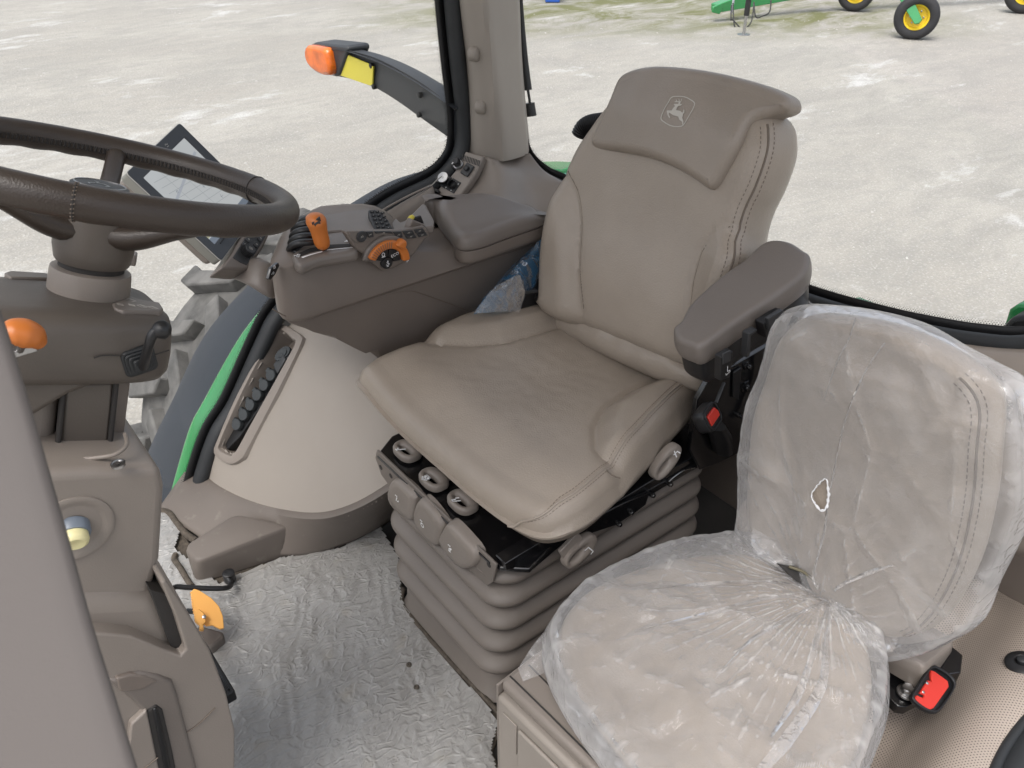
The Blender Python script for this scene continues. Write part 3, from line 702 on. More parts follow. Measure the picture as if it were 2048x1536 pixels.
# row of capped couplings in the pocket
p0 = dome_out(Pell(545, 742), -.010); p1 = dome_out(Pell(462, 862), -.010)
frk = Fr(p0, p1-p0, np.cross(dome_out(p0, 1)-p0, p1-p0))
nn = nrm(dome_out(p0, 1)-p0)
if frk.n@nn < 0: frk = Fr(p0, frk.u, -frk.v)
LK = float(np.linalg.norm(p1-p0))
cp = thing('coupling_row', 'row of six grey capped couplings on a black bracket inside the wheel arch pocket', 'coupling', p0)
prism('bracket', frk, [(-.055, -.016), (-.005, -.024), (LK+.005, -.024), (LK+.05, -.012), (LK+.055, .010), (LK+.0, .022), (-.01, .022), (-.055, .008)], -.03, -.006, M['black'], cp, bevel=.003)
prism('bracket_head', frk, [(-.050, -.016), (-.010, -.020), (-.004, .016), (-.050, .010)], -.006, .006, M['key'], cp, bevel=.003)
M['capgrey'] = mat('grey rubber caps', (.035, .04, .043), .6, grain=300, gstr=.3)
for k in range(6):
    a = LK*(k+.3)/6
    c = lathe('coupling_cap', Fr(frk.w(a, -.002, -.006), nrm(frk.u), nrm(frk.v*.9-frk.n*.3)), [(.0155, 0), (.0158, .016), (.014, .019), (.001, .0195)], M['capgrey'], cp, n=20)
    box('hinge_tab', Fr(frk.w(a, -.018, .0), frk.u, frk.v), (-.008, .006, -.006, .006, 0, .012), M['capgrey'], cp, bevel=.002)
pkn = dome_out(Pell(563, 708), -.018); frn = Fr(pkn, nrm(frk.u*.9+frk.n*.3), frk.v)
if frn.n@nn < 0: frn = Fr(pkn, frn.u, -frn.v)
frn = Fr(pkn, frn.u, frn.v)
kn = thing('round_connector', 'round black connector with toothed grey lid at the top of the arch pocket', 'connector', pkn)
lathe('connector_body', frn, [(.024, -.02), (.025, .012), (.022, .014)], M['black'], kn, n=28)
tooth = [(.0235*(1+(.06 if k % 2 else -.04))*math.cos(k*math.pi/18), .0185*(1+(.06 if k % 2 else -.04))*math.sin(k*math.pi/18)) for k in range(36)]
prism('toothed_lid', frn, tooth, .014, .018, M['capgrey'], kn, bevel=0)
lathe('lid_centre', frn, [(.014, .018), (.0135, .0205), (.010, .0200), (.001, .0200)], M['capgrey'], kn, n=20)
tube('lid_strap', [frn.w(-.017, .004, .014), frn.w(-.03, .010, .005), frn.w(-.015, .03, -.005), frn.w(.02, .032, -.01), frn.w(.03, .012, -.008)], .0012, M['black'], kn, n=6, samples=24)
# skirt below the cover
sk_top = cr([tuple(dome_out(q, .004)) for q in crease], 40)
flo = [(316, 1022), (380, 1062), (430, 1092), (500, 1108), (600, 1112), (680, 1092), (760, 1052), (850, 985)]
sk_bot = cr([tuple(P(a, b, z=0.0)) for a, b in flo], 40)
sk = thing('arch_skirt', 'darker curved skirting panel between the wheel arch cover and the cab floor', 'trim panel', sk_bot[10])
rows = []
for t, o in ((-.05, -.03), (0, 0.004), (.12, .006), (.5, .006), (.85, .004), (1.0, 0.0)):
    rows.append([tuple(np.array(a)*(1-t)+np.array(b)*t+np.array((o, o, 0))) for a, b in zip(sk_top, sk_bot)])
v, f = grid_data(rows); obj('skirt_panel', v, f, M['trim_dark'], sk, solid=.005)
# ------------------------------------------------------------------ cab floor, mat and film
V, F = [], []
floor = box('floor', WORLD, (XR-.05, .75, YS+.0, -.06, -.06, -.012), M['dark'], None, bevel=.002); tag(floor, kind='structure')
edge = [P(a, b, z=0) for a, b in [(318, 1022), (362, 1062), (430, 1150), (560, 1115), (640, 1112), (760, 1052), (800, 1120), (808, 1200), (830, 1235), (900, 1318), (985, 1408), (1010, 1440), (985, 1500), (1010, 1560), (900, 1800), (300, 1800), (100, 1300), (250, 1050)]]
mt = thing('floor_mat', 'worn brown carpet mat on the cab floor with its bound edge showing', 'floor mat', (edge[8][0], edge[8][1], 0))
prism('mat_sheet', WORLD, [(q[0], q[1]) for q in edge], -.012, -.003, M['carpet'], mt, bevel=.002)
be = [P(a, b, z=.002) for a, b in [(806, 1178), (802, 1205), (812, 1222), (850, 1268), (910, 1335), (975, 1402), (1005, 1440), (992, 1475)]]
tube('bound_edge', be, .0065, M['carpet'], mt, n=8, samples=40)
be2 = [P(a, b, z=.004) for a, b in [(318, 1022), (338, 1026), (352, 1045), (372, 1068), (392, 1082)]]
tube('bound_edge', be2, .009, M['carpet'], mt, n=8, samples=16)
def film_floor_mat():
    m = bpy.data.materials.new('wrinkled floor film'); m.use_nodes = True; nt = m.node_tree; b = nt.nodes['Principled BSDF']; L = nt.links.new; N = nt.nodes.new
    b.inputs['Roughness'].default_value = .30; b.inputs['Specular IOR Level'].default_value = .7
    tc = N('ShaderNodeTexCoord')
    n = N('ShaderNodeTexNoise'); n.inputs['Scale'].default_value = 3.5; n.inputs['Detail'].default_value = 5; L(tc.outputs['Object'], n.inputs['Vector'])
    r = N('ShaderNodeValToRGB'); r.color_ramp.elements[0].position = .3; r.color_ramp.elements[0].color = (.25, .241, .226, 1); r.color_ramp.elements[1].position = .7; r.color_ramp.elements[1].color = (.36, .354, .342, 1)
    L(n.outputs[0], r.inputs[0])
    # rusty stains near the mat edge
    n2 = N('ShaderNodeTexNoise'); n2.inputs['Scale'].default_value = 14; n2.inputs['Detail'].default_value = 6; L(tc.outputs['Object'], n2.inputs['Vector'])
    mr = N('ShaderNodeMapRange'); mr.inputs[1].default_value = .62; mr.inputs[2].default_value = .8; mr.inputs[4].default_value = .5; L(n2.outputs[0], mr.inputs[0])
    mx = N('ShaderNodeMix'); mx.data_type = 'RGBA'; L(mr.outputs[0], mx.inputs[0]); L(r.outputs[0], mx.inputs[6]); mx.inputs[7].default_value = (.27, .23, .16, 1)
    L(mx.outputs[2], b.inputs['Base Color'])
    w = N('ShaderNodeTexNoise'); w.inputs['Scale'].default_value = 85; w.inputs['Detail'].default_value = 5; w.inputs['Distortion'].default_value = 1.2
    mp = N('ShaderNodeMapping'); mp.inputs['Scale'].default_value = (1, .35, 1); mp.inputs['Rotation'].default_value = (0, 0, math.radians(40)); L(tc.outputs['Object'], mp.inputs[0]); L(mp.outputs[0], w.inputs['Vector'])
    bp = N('ShaderNodeBump'); bp.inputs['Strength'].default_value = .8; bp.inputs['Distance'].default_value = .0022; vv = N('ShaderNodeTexVoronoi'); vv.feature = 'DISTANCE_TO_EDGE'; vv.inputs['Scale'].default_value = 56
    mp2 = N('ShaderNodeMapping'); mp2.inputs['Scale'].default_value = (.30, 1, 1); mp2.inputs['Rotation'].default_value = (0, 0, math.radians(-14)); L(tc.outputs['Object'], mp2.inputs[0])
    nd = N('ShaderNodeTexNoise'); nd.inputs['Scale'].default_value = 14; nd.inputs['Detail'].default_value = 3; L(tc.outputs['Object'], nd.inputs['Vector'])
    dm_ = N('ShaderNodeMix'); dm_.data_type = 'RGBA'; dm_.inputs[0].default_value = .06; L(mp2.outputs[0], dm_.inputs[6]); L(nd.outputs['Color'], dm_.inputs[7]); L(dm_.outputs[2], vv.inputs['Vector'])
    m3 = N('ShaderNodeMapRange'); m3.interpolation_type = 'SMOOTHSTEP'; m3.inputs[1].default_value = 0; m3.inputs[2].default_value = .22; m3.inputs[3].default_value = .7; m3.inputs[4].default_value = 0; L(vv.outputs['Distance'], m3.inputs[0])
    m4 = N('ShaderNodeMath'); m4.operation = 'MULTIPLY_ADD'; m4.inputs[1].default_value = .35; L(w.outputs[0], m4.inputs[0]); L(m3.outputs[0], m4.inputs[2])
    L(m4.outputs[0], bp.inputs['Height']); L(bp.outputs[0], b.inputs['Normal'])
    return m
def ridged(x, y, s, seed, ang, stretch):
    ca, sa = math.cos(ang), math.sin(ang); u = (x*ca+y*sa)*s; v = (-x*sa+y*ca)*s*stretch
    wx = mnoise.noise(Vector((u*.5+seed, v*.5, 9.1)))*.9; wy = mnoise.noise(Vector((u*.5, v*.5+seed, 2.3)))*.9
    return 1-abs(mnoise.noise(Vector((u+wx+seed, v+wy, seed)))*2.2)
fe = [(float(q[0]), float(q[1])) for q in [P(a, b, z=0) for a, b in [(312, 1024), (335, 1020), (365, 1062), (352, 1100), (440, 1168), (560, 1118), (680, 1098), (760, 1052), (800, 1120), (806, 1205), (840, 1262), (905, 1338), (975, 1412), (1000, 1450), (985, 1500), (1000, 1560), (900, 1750), (600, 1800), (300, 1800), (100, 1300), (250, 1050)]]]
V, idx, F = [], {}, []
xs = np.arange(-.82, .12, .0045); ys = np.arange(-2.0, -.42, .0045)
tc_ = [tuple(P(a, b, z=0)[:2]) for a, b in ((818, 1330), (833, 1375))]
def ffh(x, y):
    d = ridged(x, y, 15, 1.0, 2.30, .30)*.0022+ridged(x, y, 34, 5.0, 2.75, .35)*.0024+ridged(x, y, 8, 7.0, 1.7, .35)*.0014+ridged(x, y, 40, 11.0, 1.2, .30)*.0012
    d += max(0, ridged(x, y, 66, 3.0, 2.2, .5))*.0012
    for cx, cy in tc_:
        r = math.hypot(x-cx, y-cy); d += -.003*math.exp(-(r/.010)**2)+.0012*math.cos(7*math.atan2(y-cy, x-cx))*math.exp(-(r/.02)**2)
    return .004+d*.75
for i, x in enumerate(xs):
    for j, y in enumerate(ys):
        if inpoly(x, y, fe):
            idx[i, j] = len(V); V.append((x, y, ffh(x, y)))
for (i, j), k in idx.items():
    q = [idx.get((i+1, j)), idx.get((i+1, j+1)), idx.get((i, j+1))]
    if None not in q: F.append((k, *q))
ff = obj('floor_film', V, F, film_floor_mat()); tag(ff, 'wrinkled dusty protective plastic film spread over the cab floor', 'plastic film')
for (a, b) in ((818, 1330), (833, 1375)):
    c = P(a, b, z=.006); t = lathe('floor_stud', Fr(c, (1, 0, 0), (0, 1, 0)), [(.006, -.004), (.006, .002), (.003, .004), (.001, .003)], M['carpet']); tag(t, 'small rusty stud poking through the floor film, '+('farther' if b == 1330 else 'nearer')+' one of the pair', 'stud', 'studs through the floor film')
M['foldwhite'] = mat('folded film edge', (.62, .62, .60), .4)
# footrest
fo = thing('footrest_box', 'grey brown wedge shaped footrest box on the floor beside the arch skirt', 'footrest', P(470, 1100, z=0))
tz = .075
TL, TR_, BR_, BL = P(366, 1095, z=tz), P(470, 1028, z=tz+.01), P(586, 1052, z=tz), P(392, 1128, z=tz-.005)
bBL, bBR, bTR, bTL = P(392, 1168, z=0), P(572, 1112, z=0), P(560, 1050, z=0), P(372, 1100, z=0)
cx_ = (TL+TR_+BR_+BL)/4
def rr3(qs, r, n=5):
    out = []; m = len(qs)
    for i in range(m):
        a, b, c = qs[i-1], qs[i], qs[(i+1) % m]; d1 = nrm(a-b)*r; d2 = nrm(c-b)*r
        for k in range(n+1):
            t = k/n; out.append(tuple((b+d1)*(1-t)**2+2*b*t*(1-t)+(b+d2)*t*t))
    return out
top_ = [TL, TR_, BR_, BL]; bo_ = [bTL, bTR, bBR, bBL]
ins = [q+(cx_-q)*.10+np.array((0, 0, .004)) for q in top_]
loft('box_body', [rr3(bo_, .02), rr3([a*.5+b*.5 for a, b in zip(top_, bo_)], .02), rr3([q-np.array((0, 0, .006)) for q in top_], .022), rr3([q+(cx_-q)*.04+np.array((0, 0, .002)) for q in top_], .022), rr3(ins, .02)], M['trim_dark'], fo)
tube('mounting_lip', [P(a, b, z=.012) for a, b in [(352, 1108), (348, 1118), (360, 1135), (378, 1165), (384, 1172)]], .007, M['carpet'], fo, n=8, samples=16)
# pedal linkage: rod, bracket, orange latch and black pedal
pr = thing('pedal_linkage', 'black bent pedal rod running from the footrest to the pedestal', 'pedal', P(460, 1155, z=.03))
tube('bent_rod', [P(452, 1150, z=.035), P(462, 1168, z=.03), P(452, 1176, z=.045), P(420, 1177, z=.06), P(375, 1175, z=.075), P(350, 1174, z=.085), P(341, 1185, z=.09), P(345, 1205, z=.085), P(360, 1235, z=.07)], .006, M['black'], pr, n=12, samples=50)
lathe('rod_socket', Fr(P(457, 1148, z=.035), (1, 0, 0), (0, 1, 0)), [(.014, -.02), (.014, .004), (.010, .006), (.002, .005)], M['black'], pr, n=20)
tube('pivot_pin', [P(375, 1222, z=.07), P(392, 1224, z=.075)], .006, M['black'], pr, n=10)
pe = thing('black_pedal', 'long ribbed black foot pedal sticking out beside the steering pedestal', 'pedal', P(440, 1340, z=.10))
A_, B_, C_, D_ = P(338, 1198, z=.12), P(352, 1194, z=.12), P(468, 1385, z=.12), P(440, 1395, z=.12)
frd = Fr((A_+B_)/2, (C_+D_)/2-(A_+B_)/2, C_-D_)
if frd.n[2] < 0: frd = Fr(frd.o, frd.u, -frd.v)
LP = float(np.linalg.norm((C_+D_)/2-(A_+B_)/2))
prism('pedal_body', frd, [(0, -.006), (LP*.45, -.010), (LP*.5, -.014), (LP, -.016), (LP, .016), (LP*.5, .014), (LP*.45, .010), (0, .006)], -.028, 0, M['black'], pe, bevel=.003)
for k in range(3): box('pedal_rib', frd, (LP*.5, LP-.008, -.010+k*.008, -.006+k*.008, 0, .004), M['black'], pe, bevel=.001)
ol = thing('orange_latch', 'bright orange toothed plastic latch beside the black pedal', 'latch', P(415, 1220, z=.06))
fro = Fr(P(410, 1215, z=.09), P(445, 1215, z=.07)-P(385, 1180, z=.10), P(445, 1260, z=.06)-P(440, 1215, z=.08))
if fro.n@(CAM-fro.o) < 0: fro = Fr(fro.o, fro.u, -fro.v)
pl_ = [(382, 1183), (388, 1177), (398, 1180), (422, 1195), (438, 1212), (446, 1232), (448, 1256), (440, 1258), (425, 1250), (412, 1252), (404, 1240), (392, 1228), (384, 1212)]
prism('latch_plate', fro, [fro.px(*q) for q in pl_], -.006, .0, M['orangebright'], ol, bevel=.0015)
prism('latch_tab', fro, [fro.px(*q, .004) for q in [(388, 1224), (398, 1220), (410, 1230), (412, 1246), (406, 1252), (408, 1262), (398, 1262), (399, 1252), (389, 1244)]], -.0, .012, M['orangebright'], ol, bevel=.002)
for k in range(9):
    q = np.array((384, 1186))+np.array((-.2, 5))*k; a, b = fro.px(q[0]+k*.9, q[1]); box('tooth', fro, (a-.004, a+.001, b-.0016, b+.0016, -.006, .0), M['orangebright'], ol, bevel=.0005)
lathe('latch_pin', Fr(fro.w(*fro.px(408, 1238), .012), fro.u, fro.v), [(.004, 0), (.004, .002), (.002, .003)], M['steel'], ol, n=12)
fb = thing('pedal_block', 'brown moulded block under the orange latch poking through the film', 'pedal block', P(410, 1290, z=0))
prism('block_body', WORLD, [tuple(P(a, b, z=.03)[:2]) for a, b in [(380, 1262), (400, 1250), (445, 1262), (448, 1272), (425, 1292), (395, 1300)]], 0, .03, M['trim_dark'], fb, bevel=.006)

# ================================================================== DRIVER SEAT
def sdpoly(pts):
    p = np.array(pts, float); q = np.roll(p, -1, 0); e = q-p; L2 = (e**2).sum(1)
    def f(x, y):
        w = np.array((x, y))-p; t = np.clip((w*e).sum(1)/L2, 0, 1); d = np.sqrt(((w-e*t[:, None])**2).sum(1).min())
        return d if inpoly(x, y, pts) else -d
    return f
seat = thing('driver_seat', 'taupe leather driver seat with an emblem on its headrest', 'seat', (-1.0, -1.12, .0))
near_b = sdpoly([tuple(P(a, b, z=.5)[:2]) for a, b in [(1285, 985), (1215, 948), (1192, 905), (1190, 862), (1210, 820), (1260, 785), (1330, 752), (1420, 715), (1560, 800), (1400, 1050)]])
far_b = sdpoly([tuple(P(a, b, z=.5)[:2]) for a, b in [(825, 684), (880, 697), (940, 699), (1010, 690), (1080, 668), (1140, 645), (1160, 560), (820, 560)]])
def cush_h(x, y):
    z = .512-.050*sstep(-.82, -.655, x)**1.2-.012*sstep(-1.0, -1.25, x)
    dn, df = near_b(x, y), far_b(x, y)
    z += .030*sstep(-.004, .05, dn)+.026*sstep(-.004, .05, df)
    z -= .007*math.exp(-((dn-.0)/.007)**2)+.007*math.exp(-((df-.0)/.007)**2)
    z -= .014*math.exp(-(((x+1.02)/.16)**2+((y+1.13)/.13)**2))
    z += .0016*fnoise((x, y, 0), 14, 2)+.0008*fnoise((x, y, 0), 40, 4)
    return z
co = [(-.690, -1.40), (-.678, -1.25), (-.678, -1.10), (-.680, -.97), (-.690, -.87), (-.715, -.815), (-.78, -.795), (-.86, -.805), (-.98, -.835), (-1.12, -.88), (-1.23, -.915), (-1.30, -.98), (-1.31, -1.15), (-1.29, -1.30), (-1.2, -1.375), (-1.10, -1.425), (-1.0, -1.455), (-.90, -1.452), (-.82, -1.455), (-.755, -1.475), (-.70, -1.462)]
cush = Pillow(WORLD, co, cush_h, .045, .405, N=200, rings=46, rb=.03, bulge=.010)
cushion = cush.build('seat_cushion', M['leather'], seat)
idxs = [i for i in range(200)]
ring_ = np.array([cush.at(i, 'rim', .72) for i in range(200)])
def ring_seg(pil, p_from, p_to, kind='rim', k=.72, forward=True):
    r = np.array([pil.at(i, kind, k) for i in range(pil.N)]); a = int(np.argmin(np.linalg.norm(r-p_from, axis=1))); b = int(np.argmin(np.linalg.norm(r-p_to, axis=1)))
    if forward: return [r[(a+i) % pil.N] for i in range(((b-a) % pil.N)+1)]
    return [r[(a-i) % pil.N] for i in range(((a-b) % pil.N)+1)]
pf, pt = np.array((-.668, -.90, .44)), np.array((-1.22, -.92, .5))
sA = ring_seg(cush, pf, pt); sB = ring_seg(cush, pf, pt, forward=False); seam = sA if len(sA) < len(sB) else sB
fw_ = len(sA) < len(sB)
def seam_path(k0):
    a = int(np.argmin(np.linalg.norm(np.array([cush.at(i, 'rim', .72) for i in range(200)])-np.array((-.69, -.885, .45)), axis=1)))
    n_ = len(seam)+4; out = []
    for j in range(n_):
        i = (a+j) % 200 if fw_ else (a-j) % 200
        k = k0*sstep(-.02, .16, j/n_)
        out.append(cush.at(i, 'rim', k) if j > 1 else cush.at(i, 'side', .45+.25*j))
    return out
seam = seam_path(.72)
tube('piping', seam, .0026, M['leather'], cushion, n=8)
for k in (.62, .82):
    s2 = seam_path(k); v, f = join_data(dashes([q+np.array((0, 0, .0004)) for q in s2], .0045, .003, .0006)); obj('stitching', v, f, M['stitch'], cushion)
# crease shadows are real grooves; a fine dark thread lies in them
for pts in ([(1240, 960), (1215, 946), (1192, 905), (1190, 862), (1210, 820), (1260, 785), (1330, 752), (1390, 728)], [(845, 690), (880, 697), (940, 699), (1010, 690), (1080, 668), (1130, 648)]):
    c = cr([tuple(P(a, b, z=.5)[:2]) for a, b in pts], 60); tube('crease_seam', [cush.on(x, y, -.0015) for x, y in c], .0013, M['seam'], cushion, n=6)
# backrest
th = math.radians(18)
FB = Fr((-1.14, -1.12, .5), (0, 1, 0), (-math.sin(th), 0, math.cos(th)))
def bk(pts, c): return [FB.px(a, b, c) for a, b in pts]
bo = bk([(1083, 590), (1084, 520), (1090, 465), (1105, 400), (1125, 345), (1150, 290), (1178, 248), (1205, 212), (1235, 180)], .0)
bo += bk([(1330, 165), (1450, 185), (1545, 225), (1578, 245), (1586, 280), (1583, 320), (1562, 380), (1538, 430), (1525, 480), (1522, 540)], -.075)
bo += [(bo[-1][0]-.008, .10), (bo[-1][0]-.05, .075), (.08, .062), (-.08, .040), (-.19, .022), (-.245, .035)]
lb = sdpoly(bk([(1136, 342), (1158, 385), (1168, 440), (1171, 520), (1178, 640)], .0)+[(-.16, -.3), (-.6, -.3), (-.6, .45)])
rb_ = sdpoly(bk([(1472, 450), (1435, 462), (1408, 500), (1392, 560), (1378, 680)], .0)+[(.12, -.3), (.6, -.3), (.6, .375)])
def back_h(a, b):
    dl, dr = lb(a, b), rb_(a, b)
    z = .012+.020*sstep(0, .07, dl)+.020*sstep(0, .07, dr)
    z -= .005*math.exp(-(dl/.005)**2)+.005*math.exp(-(dr/.005)**2)
    z += .018*math.exp(-((b-.16)/.12)**2)*(1-sstep(.10, .24, abs(a)))
    z -= .035*sstep(.50, .68, b)
    return z+.0013*fnoise((a, b, 2), 14, 2)
back = Pillow(FB, bo, back_h, .040, -.115, N=180, rings=40, rb=.03, bulge=.004)
backrest = back.build('backrest', M['leather'], seat)
for pts in ([(1136, 342), (1158, 385), (1168, 440), (1171, 520), (1176, 618)], [(1458, 453), (1432, 463), (1408, 500), (1392, 560), (1384, 630)]):
    c = cr(bk(pts, .01), 50); tube('crease_seam', [back.on(a, b, -.001) for a, b in c], .0012, M['seam'], backrest, n=6)
sm = bk([(1553, 238), (1535, 290), (1512, 345), (1490, 400), (1472, 455), (1462, 500), (1450, 560), (1440, 610)], -.012)
rr_ = np.array([back.at(i, 'rim', .5) for i in range(180)])
pf, pt = FB.w(*sm[0], -.01), FB.w(*sm[-1], -.01)
sA = ring_seg(back, pf, pt, k=.45); sB = ring_seg(back, pf, pt, k=.45, forward=False); fw_ = len(sA) < len(sB); s1 = sA if fw_ else sB
tube('piping', s1, .0022, M['seam'], backrest, n=8)
for k in (.25, .66):
    s2 = ring_seg(back, pf, pt, k=k, forward=fw_); v, f = join_data(dashes([q+FB.n*.0008 for q in s2], .0050, .004, .00065)); obj('stitching', v, f, M['stitch'], backrest)
# fold between cushion and back
fold = [P(1098, 628, x=-1.20), P(1150, 645, x=-1.185), P(1230, 678, x=-1.18), P(1310, 716, x=-1.18), P(1375, 748, x=-1.19), P(1410, 770, x=-1.21)]
v, f = tube_data(fold, [.018, .040, .044, .044, .040, .02], n=20, samples=60, flat=1.0)
v = [np.array(q)+np.array((.004, 0, .003))*fnoise(q, 22, 4)*1.2 for q in v]; fix(obj('lumbar_fold', v, f, M['leather'], seat))
# headrest pad
ho = bk([(1187, 296), (1240, 304), (1300, 316), (1350, 335), (1390, 358), (1418, 378), (1432, 374), (1450, 345), (1478, 292)], .02)+bk([(1506, 250), (1540, 230)], .0)+bk([(1578, 230), (1590, 222), (1592, 206), (1580, 191), (1530, 170), (1450, 150)], -.035)+bk([(1380, 138), (1320, 135), (1275, 143), (1250, 162)], -.02)+bk([(1220, 205), (1195, 255), (1184, 282)], .01)
def head_h(a, b):
    z = .034-.045*sstep(.50, .66, b)**1.3-.014*sstep(.16, .30, a)-.02*sstep(-.1, -.26, a)
    z += .004*math.exp(-((a+.0)/.12)**2)
    return z+.001*fnoise((a, b, 5), 18, 2)
head = Pillow(FB, ho, head_h, .020, -.062, N=200, rings=36, rb=.01, bulge=.0)
headrest = head.build('headrest', M['leather_dark'], seat)
# printed emblem: rounded frame and leaping deer
def epx(x, y): return FB.px(1290+x*130/1997, 170+y*100/1536, .03)
frm = [(825, 360), (1080, 335), (1250, 360), (1400, 435), (1535, 545), (1500, 700), (1400, 880), (1300, 1060), (1175, 1250), (1060, 1285), (930, 1290), (760, 1250), (600, 1160), (480, 1050), (520, 880), (600, 700), (710, 520)]
deer = [(885, 590), (905, 580), (1020, 578), (1040, 548), (1030, 530), (905, 530), (925, 505), (965, 498), (950, 450), (965, 445), (990, 495), (1035, 500), (1050, 490), (1030, 425), (1050, 425), (1075, 520), (1105, 480), (1125, 420), (1140, 425), (1120, 495), (1080, 555), (1090, 588), (1145, 580), (1110, 625), (1065, 640), (1035, 635), (990, 690), (955, 770), (1080, 795), (1150, 850), (1175, 810), (1190, 740), (1212, 790), (1205, 860), (1165, 885), (1170, 930), (1145, 1010), (1180, 1100), (1180, 1215), (1150, 1222), (1140, 1130), (1060, 1060), (1020, 970), (880, 930), (800, 880), (735, 845), (730, 920), (765, 960), (765, 1015), (745, 1020), (700, 930), (672, 830), (672, 785), (825, 780), (860, 715), (925, 645)]
def onhead(poly):
    out = []
    for x, y in poly:
        a, b = epx(x, y)
        for _ in range(3): a, b = FB.px(1290+x*130/1997, 170+y*100/1536, head_h(a, b)+.001)
        out.append((a, b))
    return out
em = onhead(deer); V = [FB.w(a, b, head_h(a, b)+.0012) for a, b in em]
e1 = obj('deer_emblem', V, [tuple(range(len(V)))], M['emblem'], headrest, smooth=False)
bm = bmesh.new(); bm.from_mesh(e1.data); bmesh.ops.triangulate(bm, faces=bm.faces); bm.to_mesh(e1.data); bm.free()
fo_ = cr([(x, y) for x, y in frm], 90, True); cf_ = np.array((1000, 810)); fi_ = [q+(cf_-q)*.055 for q in fo_]
fo2, fi2 = onhead(fo_), onhead(fi_); V = [FB.w(a, b, head_h(a, b)+.0012) for a, b in fo2+fi2]
obj('emblem_frame', V, [(i, (i+1) % 90, 90+(i+1) % 90, 90+i) for i in range(90)], M['emblem'], headrest, smooth=False)
# left armrest: pad, dark box with switches
arm = thing('left_armrest', 'grey brown padded armrest over a black switch box at the seat side', 'armrest', (-1.2, -.84, .7))
FA = Fr((-1.023, -.79, .756), (-.26, 0, .10), (0, -1, 0))
def ap(pts, c): return [FA.px(a, b, c) for a, b in pts]
ao = ap([(1362, 640), (1378, 610), (1410, 578), (1450, 545), (1490, 517), (1518, 490), (1545, 479), (1580, 483), (1608, 500)], .0) + ap([(1622, 545), (1612, 580), (1560, 622), (1480, 675), (1412, 724), (1385, 722), (1358, 708)], -.040)+ap([(1350, 670)], -.02)
padp = Pillow(FA, ao, lambda a, b: .004, .013, -.045, N=120, rings=14, rb=.004, bulge=.002)
padp.build('armrest_pad', M['plastic'], arm)
cenA = np.mean(np.array(ao), 0)
bxo = [tuple(cenA+(np.array(q)-cenA)*.955) for q in cr(ao, 60, True)]
bx_pl = Pillow(FA, bxo, lambda a, b: -.046, .002, -.105, N=100, rings=3, rb=.012); bx_pl.build('switch_box', M['black'], arm)
FS = Fr(FA.w(0, 0, 0), FA.u, FA.n)    # side plane, facing the door
FS = Fr((-1.023, -.728, .756), -FA.u, FA.n)
if FS.n[1] < 0: FS = Fr(FS.o, -FS.u, FS.v)
def sp(x, y, c=0.0): return FS.px(x, y, c)
def sidepoly(name, pts, c0, c1, m, par, bevel=.0015): return prism(name, FS, [sp(a, b, c1) for a, b in pts], c0, c1, m, par, bevel=bevel)
sidepoly('rocker_switch', [(1443, 715), (1466, 702), (1466, 712), (1460, 755), (1441, 762)], -.012, .003, M['black'], arm)
sidepoly('rocker_bezel', [(1446, 708), (1462, 700), (1462, 722), (1446, 730)], .006, .0085, M['key'], arm)
sidepoly('blank_plate', [(1497, 668), (1515, 658), (1513, 664), (1502, 672), (1500, 712), (1493, 716)], -.010, .004, M['key'], arm)
sidepoly('folding_switch', [(1528, 648), (1568, 622), (1570, 630), (1563, 650), (1562, 660), (1532, 677)], -.010, .010, M['black'], arm)
sidepoly('folding_switch_cap', [(1536, 638), (1566, 619), (1569, 626), (1552, 638), (1550, 660), (1540, 664)], .010, .018, M['key'], arm)
a_, b_ = sp(1453, 742, .007); decal('seat_icon', strokes_data(FS, [[(-.3, -1), (.9, -1), (.9, -.5), (.2, -.4), (.5, 1)], [(-.3, -1), (-.3, -.5)]], .0014, .0072, a_, b_, .0085), M['white'], arm)
a_, b_ = sp(1552, 641, .019); decal('zero_mark', strokes_data(FS, [[(math.cos(t)*.5, math.sin(t)*.8) for t in np.linspace(0, 6.28, 14)]], .0009, .0187, a_, b_, .003), M['white'], arm)
# black steel side frame behind it
mf = thing('seat_side_frame', 'black steel side frame with bolts and corrugated cable tube below the armrest', 'seat frame', (-1.2, -.84, .45))
FM = Fr((-1.2, -.84, .5), (1, 0, 0), UP)
FM = Fr((-1.2, -.845, .5), (-1, 0, 0), UP) if FM.n[1] < 0 else FM
def mpx(pts, c=0): return [FM.px(a, b, c) for a, b in pts]
prism('side_plate', FM, mpx([(1395, 800), (1420, 755), (1470, 730), (1540, 690), (1545, 780), (1525, 830), (1500, 860), (1480, 905), (1440, 925), (1400, 940), (1380, 900)]), -.012, 0, M['blackgloss'], mf, bevel=.002)
prism('pivot_link', FM, mpx([(1468, 745), (1484, 735), (1478, 800), (1466, 796)], .006), .0, .006, M['black'], mf)
for (x, y, r) in ((1496, 733, .010), (1493, 775, .015), (1480, 832, .006)):
    a, b = FM.px(x, y, .004); q = lathe('flange_bolt', Fr(FM.w(a, b, 0), FM.u, FM.v), [(r, 0), (r*.95, .003), (r*.55, .004), (r*.55, .010), (r*.4, .012), (.001, .012)], M['blackgloss'], mf, n=6 if r > .012 else 20)
hx = [P(a, b, y=-.825) for a, b in [(1533, 705), (1532, 740), (1528, 775), (1515, 800), (1502, 835), (1490, 850)]]
hxc = cr(hx, 120); v, f = tube_data(hxc, [(.0072 if k % 3 else .0052) for k in range(120)], n=12); fix(obj('corrugated_tube', v, f, M['black'], mf))
tube('thin_cable', [P(a, b, y=-.82) for a, b in [(1497, 775), (1507, 786), (1518, 778), (1531, 782), (1534, 760)]], .0016, M['black'], mf, n=6, samples=20)
